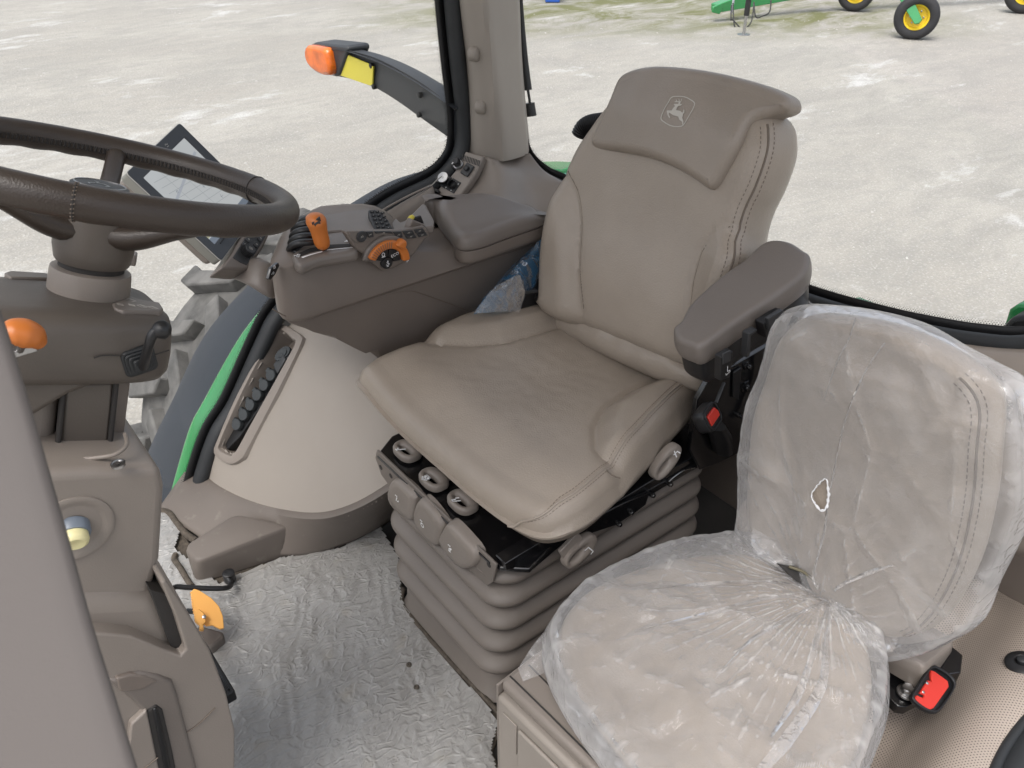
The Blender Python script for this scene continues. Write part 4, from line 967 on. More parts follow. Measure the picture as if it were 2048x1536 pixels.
lathe('cable_sleeve', Fr(P(1527, 775, y=-.818), (0, 1, 0), (1, 0, 0)), [(.004, -.014), (.004, .0)], mat('dark green sleeve', (.01, .05, .04), .5), mf, n=10)
# seat belt buckle with red button
def buckle(nm, lab, fr, s, wd, ln, red):
    t = thing(nm, lab, 'seat belt buckle', fr.o)
    body = rrect(-wd, wd, -ln, ln*.8, wd*.42, 5); n_ = len(body)
    rings = []
    for c, sc in ((-.030, .80), (-.022, .98), (-.004, 1.0), (.0, .95)):
        rings.append([fr.w(a*sc, b*sc, c) for a, b in body])
    loft('buckle_body', rings, M['black'], t, bevel=.002)
    ring_prism('buckle_mouth', fr, [(a*.93, b*.93) for a, b in body], [(a*.80, b*.82) for a, b in body], 0, .0035, M['black'], t, bevel=.001)
    prism('red_button', fr, red, -.002, .0045, M['red'], t, bevel=.0025, seg=3)
    return t
fq = Fr(P(1424, 830, y=-.80), P(1446, 815, y=-.80)-P(1405, 850, y=-.80), P(1420, 800, y=-.80)-P(1430, 860, y=-.80))
if fq.n@(CAM-fq.o) < 0: fq = Fr(fq.o, fq.u, -fq.v)
fq = Fr(fq.o, nrm(fq.u+fq.n*-.2), fq.v)
bk1 = buckle('buckle', 'black seat belt buckle with a red release button beside the driver cushion', Fr(P(1424, 831, y=-.795), P(1441, 812, y=-.80)-P(1418, 845, y=-.78), P(1405, 832, y=-.80)-P(1440, 850, y=-.79)), 1, .030, .026, [(-.021, -.013), (.021, -.013), (.022, -.002), (.015, .010), (-.020, .010)])
tube('belt_stalk', [P(1445, 900, y=-.83), P(1440, 870, y=-.82), P(1432, 850, y=-.81)], [.024, .026, .020], M['black'], bk1, n=14, flat=.6)
tube('belt_strap', [P(1448, 765, y=-.83), P(1432, 805, y=-.815)], .0035, M['key'], bk1, n=8, flat=.5)

# ------------------------------------------------------------------ suspension: tray, bellows, handles
su = thing('seat_suspension', 'rubber bellows seat base with black steel tray and moulded front buttons', 'seat base', (-.95, -1.1, 0))
def srect(x0, x1, y0, y1, r, z): return [(a, b, z) for a, b in rrect(x0, x1, y0, y1, r, 8)]
def brect(t, o):   # t 0 floor .. 1 top
    x1 = -.612+(-.672+.612)*t; x0 = -1.22+(-1.24+1.22)*t; y0 = -1.20+(-1.33+1.20)*t; y1 = -.850+(-.885+.850)*t
    return x0-o, x1+o, y0-o, y1+o
rings = []
rings.append(srect(*brect(0, .012), .05, .0)); rings.append(srect(*brect(.03, .004), .05, .012)); rings.append(srect(*brect(.16, .0), .05, .055))
zs = np.linspace(.055, .325, 91)
for z in zs[1:]:
    t = z/.33; ph = (z-.055)/.27*5; s_ = abs(math.sin(math.pi*ph))**.75
    rings.append(srect(*brect(t, -.016+.034*s_), .05+.012*s_, z))
rings.append(srect(*brect(1.0, -.03), .04, .332))
loft('bellows', rings, M['bellows'], su)
rings = [srect(*brect(1.0, .0), .03, .322)]
# tray
TZ = .345
tr = [P(a, b, z=TZ)[:2] for a, b in [(757, 905), (783, 872), (840, 845), (1200, 800), (1476, 872), (1440, 905), (1240, 1010), (1110, 1085), (1060, 1138), (1000, 1135), (983, 1118)]]
prism('tray', WORLD, [tuple(q) for q in tr], TZ-.012, TZ, M['blackgloss'], su, bevel=.003)
FF = Fr(P(757, 905, z=TZ)+np.array((.006, 0, 0)), P(983, 1118, z=TZ)-P(757, 905, z=TZ), UP)
if FF.n[0] < 0: FF = Fr(FF.o, -FF.u, FF.v)
def fp(pts, c=0): return [FF.px(a, b, c) for a, b in pts]
prism('front_flange', FF, fp([(753, 900), (984, 1122), (992, 1130), (985, 1165), (975, 1172), (900, 1110), (830, 1040), (780, 975), (762, 950), (750, 915)], .003), -.003, .003, M['bellows'], su, bevel=.002)
box('tray_lip', FF, (min(fp([(757, 905)])[0][0], fp([(983, 1118)])[0][0]), max(fp([(757, 905)])[0][0], fp([(983, 1118)])[0][0]), -.002, .004, -.004, .005), M['blackgloss'], su, bevel=.001)
for q in ((761, 935), (781, 952), (950, 1108), (977, 1130)):
    a, b = FF.px(*q, .004); lathe('flange_hole', Fr(FF.w(a, b, .0025), FF.u, FF.v), [(.0062, 0), (.0062, .0012), (.001, .0012)], M['dark'], su, n=20)
def icon(kind):
    if kind == 'tilt': return [[(-.9, -1), (.1, .6)], [(.1, .6), (.7, .2)], [(.0, .9), (.2, .95)], [(.45, .9), (.6, .85)]]
    if kind == 'pad': return [[(-.7, -.6), (-.7, .4), (0, .9), (.7, .4), (.7, -.6), (-.7, -.6)], [(-.35, -.5), (-.35, .3), (.35, .3), (.35, -.5)], [(-.9, .5), (0, 1.2), (.9, .5)]]
    if kind == 'down': return [[(-.9, -.8), (0, .7), (.6, .6), (.2, -.2)], [(.5, -.5), (.4, -.7)], [(.3, -.9), (.2, -1.1)]]
    if kind == 'seat': return [[(.8, -.9), (-.1, -.9), (-.5, .5)], [(-.6, .8), (-.3, .9)], [(-.1, .9), (.1, 1.0)]]
    if kind == 'back': return [[(-.9, .3), (-.1, -.4), (.8, .1)], [(.1, .9), (.7, -.7)]]
    if kind == 'heat': return [[(-.6, -.9), (-.2, .3), (.1, .5)], [(-.1, -.8), (.5, -.5), (.5, -.1)], [(-.8, .8), (-.5, 1.0), (-.2, .8), (.1, 1.1)]]
    if kind == 'ring': return [[(.6*math.cos(t), -.3+.6*math.sin(t)) for t in np.linspace(0, 6.28, 12)], [(-.3, 0), (.0, .3), (.4, .2)], [(-.8, .8), (-.5, 1.0), (-.2, .8), (.1, 1.1)]]
    return [[(-.7, -.9), (.1, -.9)], [(-.2, -.9), (.3, .5), (.6, .3)], [(-.6, -.5), (-.1, .2)], [(-.8, .8), (-.5, 1.0), (-.2, .8), (.1, 1.1)]]
for nm, pts, ic, (ix, iy) in (('tilt_button', [(777, 968), (790, 962), (822, 990), (828, 1010), (824, 1040), (812, 1040), (785, 1015), (774, 990)], 'heat', (795, 998)),
                       ('height_button', [(830, 1008), (842, 1002), (874, 1040), (882, 1062), (876, 1090), (862, 1092), (832, 1060), (824, 1035)], 'ring', (845, 1048)),
                       ('slide_button', [(884, 1058), (896, 1050), (930, 1085), (948, 1110), (946, 1132), (925, 1140), (905, 1128), (880, 1095), (874, 1080)], 'damp', (901, 1098))):
    q = [tuple(t) for t in cr(fp(pts, .016), 30, True)]
    rings = []; cq = np.mean(np.array(q), 0)
    for c, sc in ((-.01, 1.04), (.006, 1.0), (.012, .96), (.016, .88), (.0172, .6)): rings.append([FF.w(*(cq+(np.array(t)-cq)*sc), c) for t in q])
    o = loft(nm, rings, M['plastic_mid'], su)
    a, b = FF.px(ix, iy, .018); decal('white_icon', strokes_data(FF, icon(ic), .0026, .0190, a, b, .0085), M['white'], o)
def loop_handle(nm, lab, cpx, z, ang, s, ic, fr=None, rot_ic=0.0, w_=.018, l_=.030):
    c = P(*cpx, z=z); fr = fr or Fr(c, (math.cos(ang), math.sin(ang), 0), (-math.sin(ang), math.cos(ang), 0))
    t = thing(nm, lab, 'seat lever', fr.o, 'loop handled seat levers')
    out = [(l_*s*math.copysign(abs(math.cos(a))**.75, math.cos(a)), w_*s*math.copysign(abs(math.sin(a))**.75, math.sin(a))) for a in np.linspace(0, 2*math.pi, 41)[:-1]]
    inn = [(l_*.58*s*math.cos(a), -.2*w_*s+w_*.26*s*math.sin(a)) for a in np.linspace(0, 2*math.pi, 41)[:-1]]
    n = 40; V = []
    prof = ((0, .0), (0, .010), (.18, .0145), (.5, .0155), (.82, .0135), (1, .009), (1, .0))
    for k, h in prof:
        for (a, b), (c_, d) in zip(out, inn): V.append(fr.w(a+(c_-a)*k, b+(d-b)*k, h*s))
    F = [(i*n+j, i*n+(j+1) % n, (i+1)*n+(j+1) % n, (i+1)*n+j) for i in range(len(prof)-1) for j in range(n)]
    F += [((len(prof)-1)*n+j, (len(prof)-1)*n+(j+1) % n, (j+1) % n, j) for j in range(n)]
    fix(obj('loop', V, F, M['plastic_mid'], t))
    prism('lever_arm', fr, [(-.6*l_*s, w_*.5*s), (.6*l_*s, w_*.5*s), (.5*l_*s, w_*2.4*s), (-.5*l_*s, w_*2.4*s)], .001, .009*s, M['plastic_mid'], t, bevel=.002)
    decal('white_icon', strokes_data(fr, icon(ic), .0030, .0168*s, -.1*l_*s, -.60*w_*s, .0085*s, rot_ic), M['white'], t)
    return t
for cp_, ic, ds in (((815, 906), 'tilt', 'under the far front corner of the driver cushion'), ((868, 963), 'pad', 'in the middle of the tray edge'), ((926, 1008), 'down', 'nearest the near front corner of the driver cushion')):
    loop_handle('seat_lever', 'brown loop lever with white icon '+ds, cp_, .352, math.radians(90), 1.0, ic, rot_ic=math.radians(180), w_=.026, l_=.036)
# ------------------------------------------------------------------ right-hand control console
con = thing('control_console', 'dark brown armrest console with orange lever, dial and storage pad right of the seat', 'control console', (-.85, -1.6, .2))
zbx, zbv = [-1.3, -.9, -.8, -.727, -.66, -.60, -.545], [.20, .25, .38, .478, .545, .598, .625]
def csec(x, k=1.0, yo=None):
    zb = float(np.interp(x, zbx, zbv)); zt = float(np.interp(x, [-1.3, -.95, -.74, -.5], [.69, .69, .758, .764]))
    yo = yo if yo is not None else float(np.interp(x, [-1.3, -1.0, -.9, -.62, -.5], [-1.60, -1.61, -1.635, -1.745, -1.72]))
    d = zt-.764
    pts = [(-1.500, zt), (-1.484, zt-.008), (-1.474, .70+d*.6), (-1.468, .655+d*.2), (-1.467, .638), (-1.474, .630), (-1.482, .629), (-1.4835, .616), (-1.488, .56), (-1.500, .48), (-1.52, .36), (-1.55, .2),
           (-1.66, .2), (-1.71, .45), (yo, .60), (yo-.005, zt-.03), (yo+.006, zt-.006), (yo+.03, zt)]
    out = [(y, max(z, zb)) for y, z in pts]
    c = (-1.60, .70)
    fd_ = sstep(-1.0, -.76, x)
    return [(x+(c[0]+(y-c[0])*k+1.48)*.68*fd_, c[0]+(y-c[0])*k, c[1]+(z-c[1])*(k*.5+.5)) for y, z in out]
rings = []
for x, k in ((-.521, .20), (-.524, .40), (-.529, .56), (-.537, .70), (-.547, .81), (-.560, .89), (-.576, .945), (-.594, .98), (-.612, 1), (-.66, 1), (-.70, 1), (-.727, 1), (-.76, 1), (-.80, 1), (-.85, 1), (-.90, 1), (-.95, 1), (-1.0, 1), (-1.1, 1), (-1.2, 1), (-1.28, 1)):
    rings.append(csec(x, k))
loft('console_body', rings, M['plastic_dark'], con, bevel=.004)
FC = Fr((-.75, -1.466, .70), (-1, 0, 0), UP)
def cpx(pts, c=0.0, y=None): return [FC.px(a, b, c) for a, b in pts]
# seam lines on the side
sl = [(545, 618), (575, 634), (606, 638), (700, 610), (780, 588), (818, 582), (850, 590), (936, 621)]
tube('panel_seam', [P(a, b, y=-1.484) for a, b in sl], .0012, M['seam'], con, n=6, samples=40)
# storage pad
FT = Fr((-1.05, -1.52, .70), (-1, 0, 0), (0, -1, 0))
po = [tuple(FT.px(a, b, .045)) for a, b in [(848, 410), (857, 402), (900, 395), (960, 391), (1030, 391), (1065, 393), (1086, 403)]] + [tuple(FT.px(a, b, .015)) for a, b in [(1098, 422)]] + [tuple(FT.px(a, b, .0)) for a, b in [(1094, 444), (1065, 455), (1020, 470), (975, 487), (945, 495), (925, 496), (908, 488), (885, 462), (868, 440)]]
pdp = Pillow(FT, po, lambda a, b: .030+.028*sstep(-.06, .05, b)-.012*sstep(.08, .2, a), .022, -.008, N=120, rings=14, rb=.004, bulge=.001)
pdp.build('storage_pad', M['plastic'], con)
pcen = np.mean(np.array(po), 0)
bo2 = [tuple(pcen+(np.array(q)-pcen)*.97) for q in cr(po, 60, True)]
Pillow(FT, bo2, lambda a, b: -.010, .001, -.045, N=100, rings=2, rb=.01).build('pad_base', M['plastic_dark'], con)
# top deck pieces
ZT = .766
FTt = Fr((-.7, -1.6, ZT), (-1, 0, 0), (0, -1, 0))
def tp(pts, c=0.0): return [FTt.px(a, b, c) for a, b in pts]
prism('deck_cover', FTt, tp([(633, 432), (700, 421), (735, 417), (742, 418), (752, 460), (735, 461), (694, 460), (660, 462), (640, 468)], .004), -.02, .004, M['plastic'], con, bevel=.003)
dk = tp([(628, 470), (660, 464), (695, 460), (716, 500), (700, 504), (640, 514), (600, 530), (588, 524), (582, 508), (600, 492)], .001)
prism('slider_deck', FTt, dk, -.024, .001, M['plastic'], con, bevel=.009, seg=4)
so = tp([(590, 509), (620, 496), (660, 489), (700, 487), (702, 490), (700, 493), (660, 496), (622, 504), (596, 514), (590, 513)], .002)
prism('slider_slot', FTt, so, .0, .0018, M['dark'], con, bevel=0)
def ribbon(fr, pts, wpx, c, n=24, to=None):
    q = cr([fr.px(a, b, c) for a, b in pts], n); V = []
    for i in range(n):
        t = nrm(q[min(i+1, n-1)]-q[max(i-1, 0)]); nn_ = np.array((-t[1], t[0])); w_ = wpx if not hasattr(wpx, '__len__') else np.interp(i/(n-1), [0, 1], wpx)
        V += [fr.w(*(q[i]+nn_*w_/2), c), fr.w(*(q[i]-nn_*w_/2), c)]
    return V, [(2*i, 2*i+1, 2*i+3, 2*i+2) for i in range(n-1)]
decal('speed_band', ribbon(FTt, [(604, 515), (622, 509), (645, 503)], (.006, .0035), .0022), M['white'], con)
decal('speed_band', ribbon(FTt, [(654, 500), (680, 497), (706, 495)], (.0035, .0018), .0022), M['white'], con)
rabbit = [[(-1, -.3), (-.2, .2), (.5, .1), (.9, .6), (1.2, .3), (.7, -.1), (.3, -.6), (-.6, -.7), (-1, -.3)], [(-.9, -.9), (-.4, -1.1)], [(.4, -.9), (.9, -1.1)], [(.7, .6), (.6, 1.0)], [(.9, .6), (1.1, 1.0)]]
a, b = FTt.px(597, 511, .002); decal('animal_icon', strokes_data(FTt, rabbit, .0028, .0022, a, b, .0055, math.radians(200)), M['white'], con)
a, b = FTt.px(694, 482, .002); decal('turtle_icon', strokes_data(FTt, [[(-1, 0), (-.5, .5), (.5, .5), (1, 0), (.5, -.5), (-.5, -.5), (-1, 0)], [(-.5, 0), (.5, 0)]], .0024, .0022, a, b, .0055, math.radians(190)), M['white'], con)
# gear lever
lv = thing('orange_gear_lever', 'upright orange lever with black thumb switch on the console slider', 'lever', P(648, 500, z=ZT))
c0 = P(648, 500, z=ZT); tube('lever_stem', [c0, P(645, 490, z=ZT+.012)], .006, M['dark'], lv, n=12)
axp = [P(648, 497, y=c0[1]), P(644, 485, y=c0[1]), P(640, 470, y=c0[1]), P(636, 455, y=c0[1]), P(632, 442, y=c0[1]), P(628, 433, y=c0[1]), P(627, 428, y=c0[1])]
axp = cr(axp, 16); wd = np.interp(np.linspace(0, 1, 16), [0, .08, .2, .5, .8, .93, 1], [.008, .0165, .019, .0195, .024, .020, .009])
v, f = tube_data(axp, wd, n=24, flat=.85); fix(obj('lever_grip', v, f, M['orange'], lv))
la = nrm(axp[-1]-axp[0]); fl_ = Fr(P(634, 442, y=c0[1])+(CAM-c0)/np.linalg.norm(CAM-c0)*.0225, np.cross(la, CAM-c0), la)
if fl_.n@(CAM-c0) < 0: fl_ = Fr(fl_.o, -fl_.u, fl_.v)
sw_ = [fl_.px(a_, b_) for a_, b_ in [(623, 446), (640, 434), (646, 455), (636, 460), (628, 457)]]
prism('thumb_switch', fl_, sw_, -.006, .0005, M['black'], lv, bevel=.0015); prism('switch_pad', fl_, [(x_*.7, y_*.55-.003) for x_, y_ in sw_], .0005, .003, M['key'], lv, bevel=.001)
# paddle levers at the console front
for k in range(5):
    y0 = 436+k*12.5; x0 = 603-k*2.6+max(0, 1-k)*9
    q = [P(x0+33, y0-2, z=ZT+.018), P(x0+14, y0-1, z=ZT+.022), P(x0-2, y0+2, z=ZT+.017), P(x0-12, y0+9, z=ZT+.004), P(x0-15, y0+16, z=ZT-.014)]
    t = thing('paddle_lever', 'black paddle lever in the console front bank, '+['farthest from the door', 'next to the farthest one', 'middle one of the bank', 'next to the nearest one', 'nearest to the door'][k], 'lever', q[0], 'black paddle levers at the console front')
    tube('paddle', q, [.0085, .0098, .0098, .0085, .005], M['black'], t, n=14, samples=24, flat=.75)
    tube('paddle_edge', [a_+np.array((.001, .0080, .0036)) for a_ in q], .0011, M['key'], t, n=6, samples=24)
prism('paddle_base', FTt, tp([(590, 440), (602, 432), (640, 432), (640, 470), (610, 492), (592, 505), (582, 500), (582, 470)], 0), -.03, .003, M['black'], con, bevel=.004)
# keypad on the curved rear of the deck
FK = Fr(P(766, 444, z=ZT+.008), P(790, 436, z=ZT+.012)-P(748, 446, z=ZT+.012), P(768, 420, z=ZT+.022)-P(772, 468, z=ZT+.0))
if FK.n@(CAM-FK.o) < 0: FK = Fr(FK.o, -FK.u, FK.v)
kp = [(736, 420), (750, 419), (765, 426), (778, 442), (786, 458), (782, 461), (755, 461), (748, 458)]
prism('keypad_base', FK, [FK.px(*q, .002) for q in kp], -.02, .002, M['key'], con, bevel=.002)
for i in range(5):
    for j_ in range(3):
        x_, y_ = 744+i*3.0+j_*10.5-(.0 if j_ else 0), 424+i*7.6-j_*0.3+ (0 if j_ < 2 else 3)
        if x_ > 784: continue
        a, b = FK.px(x_, y_, .002); box('key', FK, (a-.0042, a+.0042, b-.0028, b+.0028, .002, .0042), M['black'], con, bevel=.0008)
        decal('key_mark', strokes_data(FK, [[(-.5, 0), (.5, 0)], [(0, -.5), (0, .5)]], .0005, .0044, a, b, .0016), M['emblem'], con)
# tray with yellow hydraulic lever
prism('rear_tray', FTt, tp([(784, 446), (792, 435), (800, 444), (810, 441), (845, 407), (852, 409), (868, 440), (866, 452), (805, 461), (786, 461)], -.004), -.02, -.004, M['plastic'], con, bevel=.003)
yl = thing('yellow_tipped_lever', 'small black lever with yellow ribbed tip behind the console keypad', 'lever', P(830, 448, z=ZT))
lc = P(830, 450, z=ZT+.004); fy = Fr(lc, (1, 0, 0), UP)
if fy.n[1] < 0: fy = Fr(lc, (-1, 0, 0), UP)
prism('lever_cup', fy, [fy.px(a, b) for a, b in [(813, 458), (818, 444), (822, 438), (846, 448), (847, 453), (842, 456)]], -.012, .008, M['plastic_dark'], yl, bevel=.002)
tube('yellow_tip', [P(820, 455, z=ZT+.002), P(820, 443, z=ZT+.008), P(822, 436, z=ZT+.014), P(826, 434, z=ZT+.014)], [.004, .007, .0075, .005], M['yellow'], yl, n=12, samples=12)
prism('lever_back', fy, [fy.px(a, b, -.015) for a, b in [(826, 436), (842, 431), (848, 446), (828, 448)]], -.02, -.014, M['black'], yl, bevel=.002)
# side panel with the orange dial
pl = [(690, 466), (700, 463), (760, 464), (800, 463), (850, 453), (862, 472), (850, 478), (842, 490), (828, 510), (810, 525), (790, 535), (768, 543), (752, 532), (730, 510), (712, 500)]
prism('dial_panel', FC, cpx(pl, .010), -.012, .010, M['plastic_dark'], con, bevel=.004)
prism('panel_top_strip', FC, cpx([(695, 463), (712, 462), (760, 462), (800, 461), (845, 452), (856, 470), (820, 480), (800, 482), (765, 470), (740, 480), (728, 484), (712, 486), (702, 476)], .013), .009, .013, M['plastic'], con, bevel=.0015)
cm = FC.px(770, 520, .012)
DC = np.array(FC.px(773, 525, .014))
arc = lambda r0, r1, a0, a1, n=24: [(DC[0]+r1*math.cos(t), DC[1]+r1*math.sin(t)) for t in np.linspace(a0, a1, n)] + [(DC[0]+r0*math.cos(t), DC[1]+r0*math.sin(t)) for t in np.linspace(a1, a0, n)]
rd = math.radians
prism('dial_shoulder', FC, arc(.045, .0615, rd(38), rd(160)), .004, .018, M['plastic'], con, bevel=.005, seg=3)
prism('dial_backing', FC, arc(.0, .052, rd(-12), rd(162)), .004, .0125, M['plastic'], con, bevel=.001)
dl = thing('orange_dial', 'orange ribbed half-ring speed dial on the console side panel', 'dial', FC.w(DC[0], DC[1], .02))
prism('dial_ring', FC, arc(.0345, .0525, rd(-6), rd(152)), .013, .027, M['orange'], dl, bevel=.004, seg=3)
for k in range(11):
    t = rd(78+k*6.6); e = np.array((math.cos(t), math.sin(t))); q0, q1 = DC+e*.037, DC+e*.051; n_ = np.array((-e[1], e[0]))*.0006
    prism('dial_groove', FC, [q0-n_, q1-n_, q1+n_, q0+n_], .0262, .0276, M['seam'], dl, bevel=0)
tt = rd(50); e = np.array((math.cos(tt), math.sin(tt))); n_ = np.array((-e[1], e[0]))
prism('dial_tab', FC, [DC+e*.042-n_*.012, DC+e*.058-n_*.009, DC+e*.063, DC+e*.058+n_*.008, DC+e*.042+n_*.015], .016, .036, M['orange'], dl, bevel=.005, seg=3)
prism('mode_button', FC, arc(.0155, .0330, rd(82), rd(151), 12), .0120, .0185, M['black'], con, bevel=.001)
prism('eco_button', FC, arc(.0155, .0330, rd(-4), rd(76), 12), .0120, .0185, M['black'], con, bevel=.001)
lathe('round_button', Fr(FC.w(DC[0], DC[1], .010), FC.u, FC.v), [(.0140, 0), (.0140, .0065), (.0125, .0085), (.001, .0085)], M['black'], con, n=28)
v, f = text_data(FC, DC[0]+.0195, DC[1]+.0145, .0098, 'ECO', .0194, rd(12)); decal('eco_text', (v, f), M['white'], con)
decal('engine_icon', strokes_data(FC, [[(-.5, -.6), (-.6, .4), (0, .9), (.6, .4), (.5, -.6), (-.5, -.6)], [(-.8, -1), (.8, -1)]], .0013, .0189, DC[0]-.0085, DC[1]+.0225, .0052), M['white'], con)
decal('field_icon', strokes_data(FC, [[(-.6, -.5), (0, -.9), (.7, -.4), (.0, 0), (-.3, .3), (.2, 1), (.3, .2)], [(-.4, -1.2), (.3, -1.2)]], .0012, .0189, DC[0], DC[1], .0058), M['white'], con)
a, b = FC.px(816, 520, .012); decal('rabbit_icon', strokes_data(FC, [[(-.4, -1), (0, 1), (.4, -.6)], [(-.3, 0), (.5, .3)]], .0016, .0105, a, b, .005), M['white'], con)
a, b = FC.px(723, 473, .014); lathe('a_b_button', Fr(FC.w(a, b, .013), FC.u, FC.v), [(.0118, 0), (.0118, .003), (.0105, .004), (.010, .003), (.001, .003)], M['key'], con, n=28)
v, f = text_data(FC, a, b, .006, 'AS', .0166, .2); decal('button_mark', (v, f), M['emblem'], con)
for pts in ([(732, 464), (746, 463), (748, 474), (738, 476)], [(750, 463), (783, 463), (787, 468), (766, 466), (752, 468)], [(786, 464), (803, 463), (806, 474), (796, 478)], [(806, 463), (826, 461), (829, 468), (809, 470)], [(810, 471), (830, 469), (834, 476), (814, 478)], [(829, 460), (846, 457), (851, 464), (832, 467)], [(834, 468), (852, 465), (855, 471), (838, 475)]):
    pp_ = cpx(pts, .016); prism('panel_key', FC, pp_, .012, .016, M['key'], con, bevel=.0008)
    m_ = np.mean(np.array(pp_), 0); decal('key_mark', strokes_data(FC, [[(-1, -.4), (-.3, .5), (.3, -.4), (1, .5)]], .0007, .0163, m_[0], m_[1], .0028), M['emblem'], con)
# black touch plate on the nose
fn_ = Fr(P(547, 542, y=-1.50), P(552, 530, y=-1.51)-P(542, 555, y=-1.495), UP)
if fn_.n@(CAM-fn_.o) < 0: fn_ = Fr(fn_.o, -fn_.u, fn_.v)
fn_ = Fr(P(546, 540, y=-1.485), (-.55, -.35, 0), UP) ; fn_ = fn_ if fn_.n@(CAM-fn_.o) > 0 else Fr(fn_.o, -fn_.u, fn_.v)
prism('nose_plate', fn_, [fn_.px(a, b) for a, b in [(536, 558), (541, 537), (556, 525), (558, 531), (550, 548), (540, 560)]], -.006, .0015, M['blackgloss'], con, bevel=.001)
a, b = fn_.px(549, 534, .002); decal('plate_mark', strokes_data(fn_, [[(-1, -1), (-1, 1), (1, 1), (1, -1), (-1, -1)], [(-1, 0), (1, 0)]], .0009, .0018, a, b, .0028), M['white'], con)
a, b = fn_.px(547, 546, .002); decal('plate_mark', strokes_data(fn_, [[(math.cos(t), math.sin(t)) for t in np.linspace(0, 6.28, 12)], [(-3, 0), (-2, 0)]], .0009, .0018, a, b, .0022), M['white'], con)

# ------------------------------------------------------------------ display monitor with keypad pod
R3 = np.array([[-0.4899, -0.7235, -0.4864], [0.3731, -0.6782, 0.6331], [-0.7879, 0.1287, 0.6022]])
FO = Fr((-.518, -1.741, .854), R3[:, 0], R3[:, 1])
mo = thing('touch_display', 'tilted touch display monitor behind the steering wheel', 'monitor', FO.o)
W2, H2 = .120, .1155
prism('casing', FO, rrect(-W2, W2, -H2, H2, .008, 3), -.024, -.002, M['silver'], mo, bevel=.002)
prism('casing_back', FO, rrect(-W2+.004, W2-.008, -H2+.004, H2-.008, .012, 3), -.045, -.024, M['plastic_mid'], mo, bevel=.006)
sx0, sx1, sy0, sy1 = -W2+.027, W2-.030, -H2+.022, H2-.022
ring_prism('bezel', FO, rrect(-W2, W2, -H2, H2, .006, 3), rrect(sx0, sx1, sy0, sy1, .003, 3), -.003, .003, M['bezel'], mo, bevel=.0012)
def screen_mat():
    m = bpy.data.materials.new('lit display'); m.use_nodes = True; nt = m.node_tree; b = nt.nodes['Principled BSDF']
    b.inputs['Base Color'].default_value = (.03, .03, .03, 1); b.inputs['Roughness'].default_value = .12; b.inputs['Emission Color'].default_value = (.66, .69, .70, 1); b.inputs['Emission Strength'].default_value = .34
    return m
M['lit'] = screen_mat()
def lit(name, col, st=.34):
    m = M['lit'].copy(); m.name = name; m.node_tree.nodes['Principled BSDF'].inputs['Emission Color'].default_value = (*col, 1); m.node_tree.nodes['Principled BSDF'].inputs['Emission Strength'].default_value = st; return m
scr = box('screen', FO, (sx0, sx1, sy0, sy1, -.004, -.001), M['lit'], mo, bevel=0)
olive, blue_, grey_ = lit('olive screen block', (.50, .48, .30)), lit('blue grey screen block', (.20, .24, .30)), lit('grey screen lines', (.40, .43, .46))
box('screen_block', FO, (sx1-.045, sx1-.016, sy0+.004, sy0+.070, -.001, -.0006), olive, scr, bevel=0)
box('screen_block', FO, (sx1-.014, sx1, sy0, sy1, -.001, -.0006), blue_, scr, bevel=0)
for k in range(3): box('screen_block', FO, (sx1-.040+k*.007, sx1-.036+k*.007, sy0+.010, sy0+.018, -.0006, -.0003), lit('dark screen mark', (.06, .06, .05)), scr, bevel=0)
ln_ = []
for k in range(7): ln_.append([(sx0+.02+k*.017, sy0+.015+k*.003), (sx0+.05+k*.016, sy1-.01)])
ln_ += [[(sx0+.01, sy0+.05), (sx1-.05, sy0+.055)], [(sx0+.01, sy0+.09), (sx1-.05, sy0+.10)]]
decal('screen_lines', strokes_data(FO, ln_, .0009, -.0004), grey_, scr)
decal('screen_lines', strokes_data(FO, [[(sx0+.035, sy1-.01), (sx0+.075, sy0+.01)]], .006, -.0004), lit('pale road line', (.50, .54, .60)), scr)
for k, (x_, y_) in enumerate(((.0, .02), (.02, -.03), (-.03, -.05), (.04, .04), (-.05, .05))):
    decal('screen_mark', strokes_data(FO, [[(-1, 0), (0, .8), (1, 0)], [(0, -.8), (0, .8)]], .0009, -.0002, x_, y_, .004, k), blue_, scr)
decal('bezel_print', strokes_data(FO, [[(-1, 0), (-.3, .6), (.3, -.2), (1, .4)], [(-.7, -.8), (.7, -.8)]], .0009, .0033, -W2+.013, .03, .005, 1.5), M['emblem'], mo)
box('bezel_bar', FO, (sx1+.006, sx1+.0085, -H2+.035, H2-.04, .003, .005), M['black'], mo, bevel=.0005)
tube('bezel_edge', [FO.w(a, b, .0) for a, b in rrect(-W2, W2, -H2, H2, .006, 3)], .0012, mat('pale casing edge', (.5, .49, .45), .4), mo, n=6, closed=True)
pod = thing('display_keypad', 'curved keypad pod with black keys and knurled knob beside the display', 'keypad', FO.w(.15, -.03, 0))
def op(pts, c=0.0): return [FO.px(a, b, c) for a, b in pts]
pod_o = op([(444, 531), (462, 505), (500, 440), (524, 404), (540, 410), (545, 440), (538, 470), (528, 492), (515, 512), (500, 532), (488, 537), (466, 527), (456, 545)], .0)
prism('pod_body', FO, op([(442, 536), (463, 508), (522, 405), (540, 410), (545, 440), (538, 472), (528, 495), (498, 538), (485, 540)], .004), -.045, .004, M['plastic'], pod, bevel=.006, seg=3)
prism('key_bed', FO, op([(466, 515), (484, 487), (520, 428), (535, 435), (533, 470), (510, 508), (494, 530), (480, 524)], .0055), .0, .0055, M['key'], pod, bevel=.001)
kc = op([(492, 504)], .006)[0]; K = Fr(FO.w(kc[0], kc[1], .005), FO.u, FO.v)
